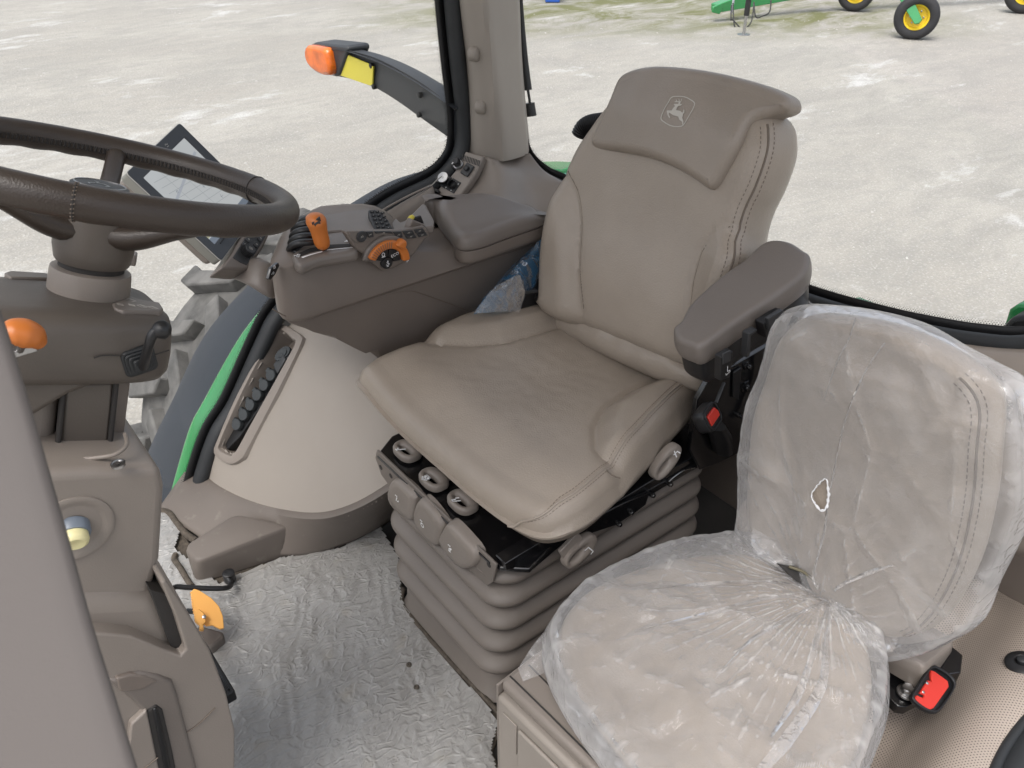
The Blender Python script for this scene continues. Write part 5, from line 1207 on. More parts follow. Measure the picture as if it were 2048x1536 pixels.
kn_ = [( (.0135*(1+(.035 if k % 2 else -.03)))*math.cos(k*math.pi/30), (.0135*(1+(.035 if k % 2 else -.03)))*math.sin(k*math.pi/30)) for k in range(60)]
prism('knurled_knob', K, kn_, 0, .016, M['black'], pod, bevel=0); lathe('knob_cap', K, [(.0115, .016), (.011, .0185), (.009, .018), (.001, .018)], M['key'], pod, n=28)
decal('knob_mark', strokes_data(K, [[(-1, -.6), (-1, .6), (1, .6), (1, -.6), (-1, -.6)], [(-.5, .2), (0, 0), (.5, .2)], [(-.5, -.2), (.5, -.2)]], .0006, .0184, 0, 0, .004, .4), M['emblem'], pod)
for x_, y_ in ((497, 479), (490, 489), (505, 468), (521, 477), (513, 489), (506, 499), (527, 465), (512, 456), (531, 452)):
    a, b = FO.px(x_, y_, .008); prism('key', FO, rrect(a-.006, a+.006, b-.0075, b+.0075, .002, 2), .005, .009, M['key'], pod, bevel=.001)
    decal('key_mark', strokes_data(FO, [[(-.6, 0), (0, .7), (.6, 0), (0, -.7), (-.6, 0)]], .0007, .0093, a, b, .0035), M['emblem'], pod)
ma = thing('monitor_support', 'brown moulded support joining the display pod to the console nose', 'support', P(520, 560, y=-1.60))
ra_ = [(P(468, 535, y=-1.66), P(470, 559, y=-1.64)), (P(493, 532, y=-1.63), P(486, 566, y=-1.61)), (P(520, 515, y=-1.61), P(510, 576, y=-1.58)), (P(548, 524, y=-1.60), P(533, 592, y=-1.56)), (P(575, 545, y=-1.60), P(560, 610, y=-1.56))]
rings = []
for a, b in ra_:
    d = b-a; bk_ = np.array((.01, -.06, -.005))
    rings.append([a, a*.75+b*.25+np.array((0, .010, .0)), b+np.array((0, .004, .006)), b, b+bk_*.9, a*.5+b*.5+bk_*1.1, a+bk_])
loft('arm_body', rings, M['plastic'], ma, sub=1)

# ------------------------------------------------------------------ steering wheel
TAU = math.radians(30)
WCN = P(203, 343, w=1.0)
wn_ = nrm((-.365, -.064, .929)); FW = Fr(WCN, (0, 1, 0)-wn_*wn_[1], np.cross(wn_, (0, 1, 0)-wn_*wn_[1]))
st = thing('steering_column', 'grey brown steering column with dark leather three-spoke wheel and telescopic post', 'steering column', P(180, 900, y=-1.05))
RW, rw_ = .2175, .0172
V, F = [], []; n1, n2 = 160, 24
for i in range(n1):
    t = 2*math.pi*i/n1; e = np.array((math.cos(t), math.sin(t)))
    wav = math.cos(t*30)*.5+.5
    for k in range(n2):
        p_ = 2*math.pi*k/n2; cr_, sn_ = math.cos(p_), math.sin(p_)
        r_ = rw_
        lowin = max(0, -(.35*cr_+.94*sn_))       # lower inner side carries the finger ridges
        r_ *= 1-.085*wav*sstep(.55, .95, lowin)
        rr2 = RW+r_*cr_; V.append(FW.w(e[0]*rr2, e[1]*rr2, r_*sn_*1.08))
for i in range(n1):
    j = (i+1) % n1
    for k in range(n2): l = (k+1) % n2; F.append((i*n2+k, j*n2+k, j*n2+l, i*n2+l))
rim = stw = fix(obj('steering_wheel', V, F, M['wheel'], st)); stw['label'] = 'dark brown leather wrapped steering wheel rim'
def rimpt(t, p_, ex=1.0): return FW.w(math.cos(t)*(RW+rw_*ex*math.cos(p_)), math.sin(t)*(RW+rw_*ex*math.cos(p_)), rw_*1.08*ex*math.sin(p_))
# seams and cross stitching
def angpx(x, y, h=0):
    a, b = FW.px(x, y, h); return math.atan2(b, a)
for (x_, y_) in ((145, 410), (512, 380)):
    t = angpx(x_, y_); ring = [rimpt(t, p_, 1.012) for p_ in np.linspace(0, 2*math.pi, 30)[:-1]]
    tube('rim_seam', ring, .0009, M['dark'], rim, n=6, closed=True)
    if x_ < 200:
        parts = []
        for k in range(26):
            p_ = k*2*math.pi/26; parts.append(tube_data([rimpt(t-.008, p_, 1.015), rimpt(t+.008, p_+.08, 1.015)], .0008, n=4))
        v, f = join_data(parts); obj('stitching', v, f, M['emblem'] if False else M['seam'], rim)
parts = []
for k in range(230):
    t = k/230*2*math.pi; s_ = .012
    parts.append(tube_data([rimpt(t, math.radians(200), 1.01), rimpt(t+.008, math.radians(188), 1.03), rimpt(t+.014, math.radians(176), 1.01)], .0010, n=4))
    parts.append(tube_data([rimpt(t+.014, math.radians(200), 1.01), rimpt(t+.006, math.radians(188), 1.03), rimpt(t, math.radians(176), 1.01)], .0010, n=4))
v, f = join_data(parts); tag(obj('cross_stitching', v, f, M['dark'], rim), kind='stuff')
hub = lathe('hub', FW, [(.030, -.022), (.041, -.026), (.0455, -.036), (.0465, -.06), (.046, -.094), (.043, -.110), (.041, -.113)], M['column'], stw, n=48)
lathe('emblem_cap', FW, [(.033, -.022), (.033, -.017), (.030, -.0155), (.001, -.0155)], M['black'], stw, n=40)
tube('cap_ring', [FW.w(.0285*math.cos(t), .0285*math.sin(t), -.0152) for t in np.linspace(0, 2*math.pi, 41)[:-1]], .0009, M['steel'], stw, n=6, closed=True)
decal('leaping_deer_mark', strokes_data(FW, [[(-1, -.3), (-.4, .2), (.3, .3), (.9, -.4), (.6, -.9)], [(-.4, .2), (-.2, .9), (-.6, 1.1)], [(-.9, -.8), (-1, -.3)]], .0022, -.0150, 0, 0, .012, 1.2), M['steel'], stw)
a0_ = angpx(238, 298)
for ang, wdt in ((a0_, .014), (a0_+2*math.pi/3, .013), (a0_-2*math.pi/3, .013)):
    e = np.array((math.cos(ang), math.sin(ang))); far = math.sin(ang) < -.5
    q = [FW.w(*(e*.030), -.070), FW.w(*(e*.055), -.066), FW.w(*(e*.10), -.048), FW.w(*(e*.155), -.026), FW.w(*(e*.198), -.006), FW.w(*(e*.209), .0)]
    v, f = tube_data(q, [.030, .024, .016, .0125, .0125, .013], n=16, samples=28, flat=.62, flatdir=FW.n); fix(obj('spoke', v, f, M['wheel'], stw))

# ------------------------------------------------------------------ column and dash housing
lathe('collar', FW, [(.0375, -.111), (.0375, -.121)], M['dark'], st, n=48)
lathe('collar_ring', FW, [(.0400, -.120), (.0455, -.122), (.0465, -.127), (.0475, -.150), (.0480, -.17)], M['plastic_mid'], st, n=48)
def hring(h, uc, vc, au, av, e=3.2, tl=0.0):
    out = []
    for k in range(48):
        t = 2*math.pi*k/48; c, s = math.cos(t), math.sin(t)
        a = au*math.copysign(abs(c)**(2/e), c); b = av*math.copysign(abs(s)**(2/e), s)
        out.append(FW.w(uc+a, vc+b, h+tl*b))
    return out
HU = [(-.150, .02, -.05, .02, .02), (-.1505, .02, -.052, .05, .11), (-.153, .02, -.056, .068, .128), (-.160, .02, -.058, .078, .138), (-.172, .02, -.06, .084, .144), (-.205, .02, -.06, .086, .146), (-.226, .02, -.06, .085, .145), (-.236, .02, -.06, .080, .140), (-.242, .02, -.06, .066, .125), (-.243, .02, -.06, .02, .02)]
loft('housing', [hring(*q, e=4.6) for q in HU], M['column'], st)
# ------------------------------------------------------------------ dash housing details
def onF(fr, x, y, c): a, b = fr.px(x, y, c); return fr.w(a, b, c)
kpd = [(224, 613), (235, 607), (244, 604), (252, 598), (262, 597), (276, 603), (290, 606), (318, 610), (326, 622), (320, 628), (246, 628), (228, 622)]
FHt = Fr(FW.w(0, .10, -.19), FW.u, FW.v)
c_ = -.2005
prism('switch_pad', FW, [FW.px(x, y, -.152) for x, y in kpd], -.165, -.1480, M['plastic'], st, bevel=.002)
for x, y, ic in ((240, 615, 0), (262, 606, 1), (263, 616, 0), (284, 618, 2), (306, 621, 2)):
    a, b = FW.px(x, y, -.151); sh = [[(-1, 0), (0, .6), (1, 0), (0, -.6), (-1, 0)], [(-1, 0), (1, 0)]] if ic == 0 else ([[(-1, .8), (-1, -.5), (1, -.5), (1, .4)]] if ic == 1 else [[(-1, -.6), (-1, .3), (-.4, .7), (1, .7), (1, -.6), (-1, -.6)], [(-.5, -.2), (.6, -.2)]])
    decal('pad_icon', strokes_data(FW, sh, 0.0013, -.1472, a, b, .0050, math.radians(-150)), M['emblem'], st)
prism('switch_pad', FW, [FW.px(x, y, -.152) for x, y in [(8, 551), (20, 547), (90, 551), (106, 555), (104, 562), (20, 560)]], -.165, -.1480, M['plastic'], st, bevel=.002)
prism('switch_pad', FW, [FW.px(x, y, -.197) for x, y in [(250, 566), (262, 562), (268, 566), (266, 574), (252, 572)]], -.165, -.1480, M['plastic'], st, bevel=.002)
# black stalk lever with boot on the near face of the housing
YN = float(FW.w(.1055, 0, -.20)[1])
FH = Fr((-.2, YN, .9), (-1, 0, 0), UP)
sl_ = thing('column_stalk', 'black bent stalk lever with rubber boot on the side of the column housing', 'lever', P(282, 715, y=YN))
bc = FH.px(279, 722, .0)
for r_, c0, c1 in ((.0205, -.006, .003), (.0175, .003, .006), (.014, .006, .009), (.010, .009, .013)):
    prism('rubber_boot', FH, rrect(bc[0]-r_*.95, bc[0]+r_*.95, bc[1]-r_*.85, bc[1]+r_*.85, r_*.35, 5), c0, c1, M['rubber'], sl_, bevel=.0018)
tube('stalk', [P(286, 732, y=YN+.01), P(292, 712, y=YN+.03), P(298, 690, y=YN+.04), P(303, 674, y=YN+.042), P(312, 662, y=YN+.042)], [.0065, .0058, .0055, .0055, .0065], M['black'], sl_, n=14, samples=24)
tube('stalk_knob', [P(306, 668, y=YN+.042), P(314, 664, y=YN+.042), P(324, 660, y=YN+.042), P(334, 659, y=YN+.042), P(338, 659, y=YN+.042)], [.005, .009, .0115, .0115, .008], M['black'], sl_, n=20, samples=14)
ok = thing('orange_column_knob', 'rounded orange lever knob on the side of the column housing', 'lever', P(52, 670, y=YN+.05))
kq = [P(4, 674, y=YN+.055), P(18, 667, y=YN+.055), P(40, 665, y=YN+.055), P(64, 672, y=YN+.055), P(82, 688, y=YN+.055)]
tube('knob', kq, [.010, .017, .019, .017, .009], M['orange'], ok, n=22, samples=22, flat=.8)
tube('knob_stem', [P(40, 700, y=YN+.03), P(44, 690, y=YN+.045)], .004, M['steel'], ok, n=10)
FX = Fr(P(44, 702, y=YN+.02), (-1, 0, 0), UP); box('knob_bracket', FX, (-.012, .014, -.004, .004, -.006, .004), M['steel'], ok, bevel=.001)
tube('housing_seam', [P(a, b, y=YN+.002) for a, b in [(188, 716), (205, 711), (240, 711), (300, 711), (338, 700)]], .0010, M['dark'], st, n=6, samples=30)
# lower wedge of the housing, telescopic post
YC = YN-.02
FPn = Fr((-.1, YC, .8), (-1, 0, 0), UP)
def pp2(pts, fr=FPn, c=0.0): return [fr.px(a, b, c) for a, b in pts]
prism('housing_wedge', Fr((-.1, YN-.01, .8), (-1, 0, 0), UP), [Fr((-.1, YN-.01, .8), (-1, 0, 0), UP).px(a, b) for a, b in [(-120, 700), (60, 720), (200, 745), (196, 768), (135, 792), (70, 832), (-120, 880)]], -.20, 0, M['column'], st, bevel=.012, seg=4)
prism('post_inner', FPn, pp2([(232, 760), (262, 765), (243, 925), (214, 930)], c=-.02), -.10, -.02, M['plastic_dark'], st, bevel=.004)
prism('post_face', FPn, pp2([(132, 770), (228, 765), (214, 925), (118, 935)]), -.10, .0, M['column'], st, bevel=.004)
prism('post_side', FPn, pp2([(40, 770), (128, 768), (110, 935), (20, 945)], c=-.012), -.10, -.012, M['plastic_mid'], st, bevel=.02, seg=4)
for q in ([(233, 762), (216, 925)], [(126, 780), (112, 930)]):
    tube('post_groove', [P(*q[0], y=YC+.001), P(*q[1], y=YC+.001)], .0035, M['dark'], st, n=8)
# pedestal block
YP = -.90
FPp = Fr((-.1, YP, .6), (-1, 0, 0), UP)
def solid_profile(name, pts, y0, depth, m, par, r, seg=5):
    fr = Fr((-.1, y0, .6), (-1, 0, 0), UP)
    return prism(name, fr, [fr.px(a, b) for a, b in pts], -depth, 0, m, par, bevel=r, seg=seg)
pd = thing('steering_pedestal', 'taupe moulded steering pedestal with screws and pale yellow knob rising from the floor', 'pedestal', P(300, 1400, y=YP))
solid_profile('pedestal_block', [(-260, 945), (100, 945), (322, 935), (331, 975), (322, 1120), (300, 1200), (285, 1300), (-260, 1300)], YP, .30, M['plastic_mid'], pd, .012)
for q in ((116, 936), (236, 928)):
    c = P(*q, y=YP-.012); zt_ = float(P(200, 938, y=YP)[2]); c = P(q[0], q[1], z=zt_+.0005)
    s1 = lathe('screw_recess', Fr(c, (1, 0, 0), (0, 1, 0)), [(.0085, -.002), (.0085, .0012), (.007, .0015), (.0065, .0002), (.001, .0002)], M['steel'], pd, n=24)
    lathe('hex_socket', Fr(c+np.array((0, 0, .0006)), (1, 0, 0), (0, 1, 0)), [(.003, 0), (.003, .0006), (.001, .0006)], M['dark'], s1, n=6)
tube('collar_lip', [P(a, b, z=zt_) for a, b in [(40, 929), (130, 921), (212, 913), (240, 903), (254, 887), (250, 868)]], .0028, M['plastic_mid'], pd, n=10, samples=40)
# pale yellow knob
kc_ = FPp.px(147, 1058, .0); KF = Fr(FPp.w(kc_[0], kc_[1], 0), FPp.u, FPp.v)
lathe('knob_dish', KF, [(.047, -.004), (.046, .002), (.042, .0035), (.036, .001), (.030, -.0005), (.001, -.0005)], M['plastic_mid'], pd, n=48)
kt = thing('pale_yellow_knob', 'pale yellow push knob with grey collar set in a round dish on the pedestal', 'knob', KF.o)
K2 = Fr(KF.o, KF.u, KF.v)
M['bluegrey'] = mat('blue grey collar', (.16, .19, .23), .4)
kd = nrm(np.array((.25, 1.0, -.35))); KK = Fr(KF.o, np.cross(UP, kd), np.cross(kd, np.cross(UP, kd)))
if KK.n@kd < 0: KK = Fr(KK.o, -KK.u, KK.v)
lathe('knob_collar', KK, [(.0185, -.006), (.0190, .006), (.0178, .009)], M['bluegrey'], kt, n=36)
lathe('knob_cap', KK, [(.0155, .008), (.016, .016), (.0148, .020), (.011, .0225), (.010, .0218), (.006, .0228), (.005, .0221), (.001, .0225)], M['paleyellow'], kt, n=36)
# lower fairing
solid_profile('pedestal_foot', [(-260, 1200), (305, 1185), (335, 1195), (365, 1245), (372, 1310), (340, 1400), (-260, 1400)], YP+.012, .30, M['plastic_mid'], pd, .03)
solid_profile('fairing', [(-260, 1262), (190, 1266), (262, 1272), (330, 1300), (362, 1312), (372, 1300), (352, 1235), (322, 1165), (332, 1160), (376, 1225), (420, 1300), (452, 1385), (470, 1460), (470, 1560), (452, 1700), (-260, 1700)], YP+.035, .32, M['plastic_mid'], pd, .012)
solid_profile('dark_gap', [(300, 1180), (340, 1190), (366, 1250), (374, 1308), (360, 1318), (340, 1290)], YP+.020, .1, M['dark'], pd, .001)
solid_profile('fairing_bezel', [(215, 1362), (280, 1345), (318, 1352), (345, 1362), (356, 1390), (400, 1560), (420, 1700), (330, 1700), (310, 1560), (290, 1430), (262, 1400)], YP+.040, .03, M['plastic'], pd, .006)
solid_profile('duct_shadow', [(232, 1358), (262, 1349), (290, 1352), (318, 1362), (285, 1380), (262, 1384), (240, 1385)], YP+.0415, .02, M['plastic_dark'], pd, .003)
solid_profile('duct_slot', [(292, 1425), (312, 1410), (326, 1420), (345, 1500), (372, 1640), (330, 1640), (314, 1540)], YP+.043, .02, M['dark'], pd, .004)
solid_profile('duct_rib', [(306, 1420), (314, 1416), (330, 1480), (362, 1640), (350, 1640), (322, 1500)], YP+.046, .02, M['black'], pd, .003)
solid_profile('lower_flap', [(262, 1450), (294, 1420), (318, 1536), (330, 1640), (240, 1640)], YP+.045, .02, M['plastic_mid'], pd, .003)
for q in ([(372, 1466), (400, 1446), (430, 1416)], [(282, 1542), (300, 1528), (316, 1515)]):
    tube('fairing_seam', [P(a, b, y=YP+.0365 if q[0][0] > 300 else YP+.0465) for a, b in q], .0009, M['seam'], pd, n=6, samples=14)

# ------------------------------------------------------------------ near door pillar (out of focus)
npil = thing('door_pillar_trim', 'plain tall taupe door pillar trim standing nearer than the steering column', 'pillar', P(100, 1100, w=.42))
ed = [(-80, 400), (-15, 570), (14, 650), (58, 790), (104, 950), (147, 1100), (188, 1248), (236, 1400), (278, 1536), (325, 1680)]
ec = cr([P(a, b, w=.42) for a, b in ed], 40)
bkv = nrm(c_fw); lft = -c_rt
rings = []
for q in ec:
    bkv = nrm(q-CAM)
    r_ = [q+bkv*.05+lft*.004, q+lft*.001+bkv*.02, q+bkv*.004, q+lft*.004-bkv*.002, q+lft*.03-bkv*.005, q+lft*.10-bkv*.010, q+lft*.24-bkv*.01, q+lft*.24+bkv*.08, q+lft*.05+bkv*.09]
    rings.append(r_)
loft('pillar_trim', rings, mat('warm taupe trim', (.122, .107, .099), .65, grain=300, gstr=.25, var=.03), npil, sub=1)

# ------------------------------------------------------------------ cab rear wall, lower sides, roof
XB = XR+.02
rw_pts = [P(a, b, x=XB) for a, b in [(1140, 385), (1250, 440), (1400, 520), (1600, 602), (1760, 650), (1880, 677), (1960, 690), (2050, 697), (2140, 672)]]
FRW = Fr((XB, -1.0, .5), (0, 1, 0), UP)
poly = [(FRW.loc(q)[0], FRW.loc(q)[1]) for q in rw_pts] + [(1.05, .35), (1.05, -.51), (-.9, -.51)]
prism('rear_wall', FRW, poly, -.01, 0, M['plastic_dark'], None, bevel=.002); bpy.data.objects['rear_wall']['kind'] = 'structure'
sidep = thing('rear_ledge', 'grey moulded ledge under the rear window beside the wrapped seat', 'trim panel', P(2000, 800, x=-1.4))
patch('ledge_panel', [[P(1500, 575, x=XB), P(1760, 655, x=XB), P(1900, 684, x=XB), P(2050, 700, x=XB), P(2200, 690, x=XB)],
                      [P(1500, 600, x=-1.44), P(1760, 700, x=-1.44), P(1900, 735, x=-1.44), P(2050, 750, x=-1.44), P(2200, 745, x=-1.44)],
                      [P(1500, 700, x=-1.42), P(1760, 850, x=-1.40), P(1900, 900, x=-1.38), P(2050, 960, x=-1.36), P(2200, 960, x=-1.36)],
                      [P(1540, 900, x=-1.42), P(1760, 1000, x=-1.40), P(1900, 1060, x=-1.38), P(2050, 1110, x=-1.36), P(2200, 1130, x=-1.36)]], M['plastic_mid'], sidep, nu=24, nv=20, solid=.006)
# perforated lining over the left wheel arch
def perf_mat():
    m = mat('perforated vinyl', (.37, .315, .27), .55, grain=500, gstr=.25, var=.04); nt = m.node_tree; L = nt.links.new; N = nt.nodes.new
    b = nt.nodes['Principled BSDF']; uv = N('ShaderNodeUVMap'); v = N('ShaderNodeTexVoronoi'); v.voronoi_dimensions = '2D'; v.inputs['Scale'].default_value = 1.0; v.inputs['Randomness'].default_value = 0.0
    L(uv.outputs[0], v.inputs['Vector']); mr = N('ShaderNodeMapRange'); mr.inputs[1].default_value = .17; mr.inputs[2].default_value = .23; mr.inputs[3].default_value = 0; mr.inputs[4].default_value = 1; L(v.outputs['Distance'], mr.inputs[0])
    src = b.inputs['Base Color'].links[0].from_socket; mx = N('ShaderNodeMix'); mx.data_type = 'RGBA'; mx.inputs[6].default_value = (.05, .04, .035, 1); L(mr.outputs[0], mx.inputs[0]); L(src, mx.inputs[7]); L(mx.outputs[2], b.inputs['Base Color'])
    return m
ll = thing('perforated_lining', 'perforated beige vinyl lining over the wheel arch beside the wrapped seat', 'lining', P(1900, 1350, z=.3))
rows = [
 [P(1560, 1060, z=.10), P(1500, 1250, z=.12), P(1480, 1400, z=.12), P(1450, 1600, z=.12), P(1430, 1750, z=.12)],
 [P(1830, 1110, z=.19), P(1730, 1290, z=.20), P(1640, 1450, z=.20), P(1560, 1600, z=.20), P(1500, 1750, z=.20)],
 [P(1960, 1160, z=.22), P(1880, 1290, z=.23), P(1790, 1440, z=.22), P(1700, 1590, z=.22), P(1620, 1750, z=.22)],
 [P(2010, 1190, z=.26), P(1935, 1310, z=.27), P(1850, 1440, z=.26), P(1770, 1580, z=.26), P(1690, 1750, z=.26)],
 [P(2080, 1230, z=.34), P(2000, 1350, z=.345), P(1920, 1460, z=.335), P(1850, 1580, z=.33), P(1780, 1750, z=.33)],
 [P(2150, 1290, z=.36), P(2080, 1390, z=.365), P(2010, 1480, z=.355), P(1950, 1590, z=.35), P(1890, 1750, z=.35)],
 [P(2220, 1360, z=.34), P(2160, 1450, z=.34), P(2100, 1540, z=.33), P(2050, 1640, z=.33), P(2000, 1780, z=.33)]]
lo = patch('vinyl_cover', rows, perf_mat(), ll, nu=60, nv=60, solid=.004)
me = lo.data; uvl = me.uv_layers.new(name='UVMap'); base = world_loc(ll)
for lp in me.loops:
    c = me.vertices[lp.vertex_index].co
    i, j = divmod(lp.vertex_index, 60)
    uvl.data[lp.index].uv = (0, 0)
G = np.array([tuple(v.co) for v in me.vertices][:3600]).reshape(60, 60, 3)
du = np.r_[0, np.cumsum(np.linalg.norm(np.diff(G.mean(1), axis=0), axis=1))]; dv = np.r_[0, np.cumsum(np.linalg.norm(np.diff(G.mean(0), axis=0), axis=1))]
for lp in me.loops:
    i, j = divmod(lp.vertex_index, 60); a, b = du[i]/.0052, dv[j]/.0052
    uvl.data[lp.index].uv = ((a+b)*.7071, (a-b)*.7071)
gr = thing('rubber_grommet', 'round black rubber grommet set in the perforated lining', 'grommet', P(2042, 1327, z=.352))
gn = np.cross(rows[4][2]-rows[4][1], rows[5][1]-rows[4][1]); gn = gn if gn@(CAM-rows[4][1]) > 0 else -gn
GF = Fr(P(2046, 1327, z=.356), nrm(rows[4][2]-rows[4][1]), np.cross(gn, rows[4][2]-rows[4][1]))
if GF.n@gn < 0: GF = Fr(GF.o, -GF.u, GF.v)
lathe('grommet_ring', GF, [(.026, -.004), (.0265, .003), (.023, .006), (.013, .007), (.011, .005), (.010, .0), (.001, .0)], M['black'], gr, n=36)
lathe('grommet_core', GF, [(.0085, 0), (.0085, .010), (.006, .012), (.001, .012)], M['rubber'], gr, n=24)
ds = thing('door_seal', 'thick black rubber door seal along the cab sill at the near corner', 'seal', P(2040, 1500, z=.34))
tube('seal_tube', [P(2200, 1330, z=.33), P(2120, 1420, z=.345), P(2065, 1495, z=.34), P(2030, 1560, z=.335), P(1990, 1700, z=.33)], .028, M['rubber'], ds, n=16, samples=40)
tube('seal_lip', [P(2180, 1310, z=.345), P(2095, 1395, z=.36), P(2035, 1462, z=.355), P(1990, 1540, z=.35), P(1950, 1680, z=.345)], .008, M['rubber'], ds, n=10, samples=40)
# ------------------------------------------------------------------ storage box under the wrapped seat
jb = thing('storage_box', 'beige storage box with hinged lid under the plastic wrapped seat', 'storage box', (-.75, -.45, 0))
BX = WORLD
f0, f1 = P(992, 1382, z=.335), P(1175, 1560, z=.335)
FBx = Fr((f0[0], f0[1], 0), f1-f0, UP)
if FBx.n@(CAM-FBx.o) < 0: FBx = Fr(FBx.o, -FBx.u, FBx.v)
sg = 1 if (FBx.loc(f1)[0] > 0) else -1
def bx_(nm, a0, a1, b0, b1, c0, c1, m, bev=.004):
    return box(nm, FBx, (min(sg*a0, sg*a1), max(sg*a0, sg*a1), b0, b1, c0, c1), m, jb, bevel=bev, seg=3)
bx_('box_front', 0, .34, .0, .325, -.030, 0, M['trim'], .008)
bx_('box_body', .004, .34, .0, .325, -.36, -.034, M['plastic_mid'], .012)
bx_('lid', .0, .34, .329, .352, -.36, -.010, M['plastic_mid'], .008)
bx_('front_recess', .018, .052, .22, .30, .0, .003, M['trim'], .0015)
bx_('front_panel', .058, .34, .012, .300, .0, .007, M['trim'], .006)
tube('lid_groove', [P(1020, 1352, z=.353), P(1100, 1430, z=.353), P(1190, 1520, z=.353)], .0014, M['dark'], jb, n=6)
tube('lid_groove', [P(1058, 1330, z=.353), P(1140, 1412, z=.353), P(1230, 1502, z=.353)], .0012, M['dark'], jb, n=6)
bx_('lid_end_cap', -.004, .0, .012, .345, -.30, -.004, M['plastic_mid'], .001)
# light plastic latch plate and dark corner behind the bellows
lp_ = thing('latch_plate', 'small grey plastic catch plate with slot behind the bellows base', 'catch', P(1440, 1085, z=.20))
FL = Fr(P(1440, 1085, z=.30), P(1500, 1075, z=.30)-P(1400, 1100, z=.30), UP)
prism('catch_body', WORLD, [tuple(P(a, b, z=.30)[:2]) for a, b in [(1385, 1105), (1432, 1070), (1445, 1067), (1500, 1090), (1500, 1130), (1400, 1130)]], .20, .30, M['silver'], lp_, bevel=.006)
prism('catch_slot', WORLD, [tuple(P(a, b, z=.302)[:2]) for a, b in [(1420, 1096), (1442, 1084), (1446, 1090), (1424, 1104)]], .2995, .3025, M['black'], lp_, bevel=0)
# ------------------------------------------------------------------ wrapped passenger seat
js = thing('passenger_seat', 'folding passenger seat in taupe leather wrapped in clear plastic', 'seat', (-1.0, -.42, .36))
JZ = .42
jo = [tuple(P(a, b, z=JZ)[:2]) for a, b in [(1120, 1262), (1150, 1212), (1210, 1172), (1300, 1142), (1400, 1122), (1500, 1118), (1590, 1152), (1668, 1208), (1722, 1275), (1742, 1350), (1735, 1440), (1705, 1530), (1640, 1640), (1560, 1720), (1450, 1700), (1330, 1590), (1200, 1430), (1140, 1330)]]
def jh(x, y): return .452-.02*sstep(-.70, -.5, x)+.006*math.sin(x*14)*math.cos(y*12)
jcu = Pillow(WORLD, jo, jh, .035, .365, N=120, rings=16, rb=.02, bulge=.004); jc = jcu.build('seat_cushion', M['leather'], js)
tj = math.radians(6)
FJ = Fr((-1.0, -.42, .45), (0, 1, 0), (-math.sin(tj), 0, math.cos(tj)))
jbo = [FJ.px(a, b, -.01) for a, b in [(1548, 720), (1572, 668), (1620, 640), (1700, 645), (1800, 668), (1900, 715), (1960, 760), (1988, 815), (1985, 900), (1975, 1000), (1945, 1120), (1895, 1215), (1840, 1262), (1775, 1262), (1700, 1215), (1620, 1160), (1550, 1100), (1516, 1040), (1512, 940), (1522, 820)]]
lj = sdpoly([FJ.px(a, b) for a, b in [(1560, 780), (1590, 860), (1600, 950), (1585, 1040), (1560, 1110), (1400, 1200), (1400, 700)]])
def jbh(a, b): return .03-.008*((a+.0)/.15)**2+.012*sstep(-.01, .05, lj(a, b))-.02*sstep(.36, .46, b)
jbk = Pillow(FJ, jbo, jbh, .028, -.075, N=140, rings=24, rb=.03, bulge=.006); jbb = jbk.build('backrest', M['leather'], js)
pf, pt = P(1965, 770, w=1.3), P(1875, 1235, w=1.3)
rr_ = np.array([pj_ for pj_ in jbk.ring('rim', .5)])
def nearest_px(pil, x, y, kind='rim', k=.5):
    r = np.array(pil.ring(kind, k)); q = r-CAM; w = q@c_fw; X = 1024+FPX*(q@c_rt)/w; Y = 768-FPX*(q@c_up)/w
    return int(np.argmin((X-x)**2+(Y-y)**2))
ia, ib = nearest_px(jbk, 1935, 745), nearest_px(jbk, 1800, 1268)
d1 = (ib-ia) % 140; fwd = d1 < 70
idx = [(ia+i) % 140 for i in range(d1+1)] if fwd else [(ia-i) % 140 for i in range(((ia-ib) % 140)+1)]
tube('piping', [jbk.at(i, 'rim', .5) for i in idx], .0018, M['seam'], jbb, n=8)
for k in (.25, .72):
    v, f = join_data(dashes([jbk.at(i, 'rim', k)+FJ.n*.0006 for i in idx], .0055, .004, .0008)); obj('stitching', v, f, M['stitch'], jbb)
# hinge housing, steel bracket, bolt and second buckle
hh = js
hp = [tuple(P(a, b, z=.40)[:2]) for a, b in [(1740, 1265), (1850, 1230), (1905, 1268), (1908, 1285), (1862, 1322), (1760, 1300)]]
lo_ = [P(a, b, z=.34) for a, b in [(1745, 1290), (1850, 1250), (1905, 1290), (1905, 1300), (1850, 1385), (1760, 1310)]]
fh = Fr(P(1840, 1290, z=.385), (1, 0, 0), (0, 1, 0))
hq = [P(a, b, z=.385) for a, b in [(1700, 1240), (1868, 1252), (1908, 1275), (1905, 1290), (1860, 1325), (1848, 1335), (1790, 1310), (1720, 1290)]]
lowq = [P(a, b, z=.33) for a, b in [(1700, 1270), (1880, 1262), (1905, 1300), (1900, 1308), (1850, 1378), (1842, 1382), (1780, 1345), (1715, 1300)]]
loft('hinge_cover', [rr3(lowq, .006), rr3([a*.5+b*.5 for a, b in zip(hq, lowq)], .006), rr3([q-np.array((0, 0, .004)) for q in hq], .006), rr3([q+(np.mean(hq, 0)-q)*.10+np.array((0, 0, .001)) for q in hq], .006)], M['plastic_mid'], hh)
br = [tuple(P(a, b, z=.315)[:2]) for a, b in [(1752, 1290), (1768, 1300), (1852, 1362), (1846, 1380), (1838, 1400), (1812, 1414), (1795, 1412), (1766, 1384), (1758, 1340)]]
prism('steel_bracket', WORLD, br, .295, .315, M['blackgloss'], hh, bevel=.002)
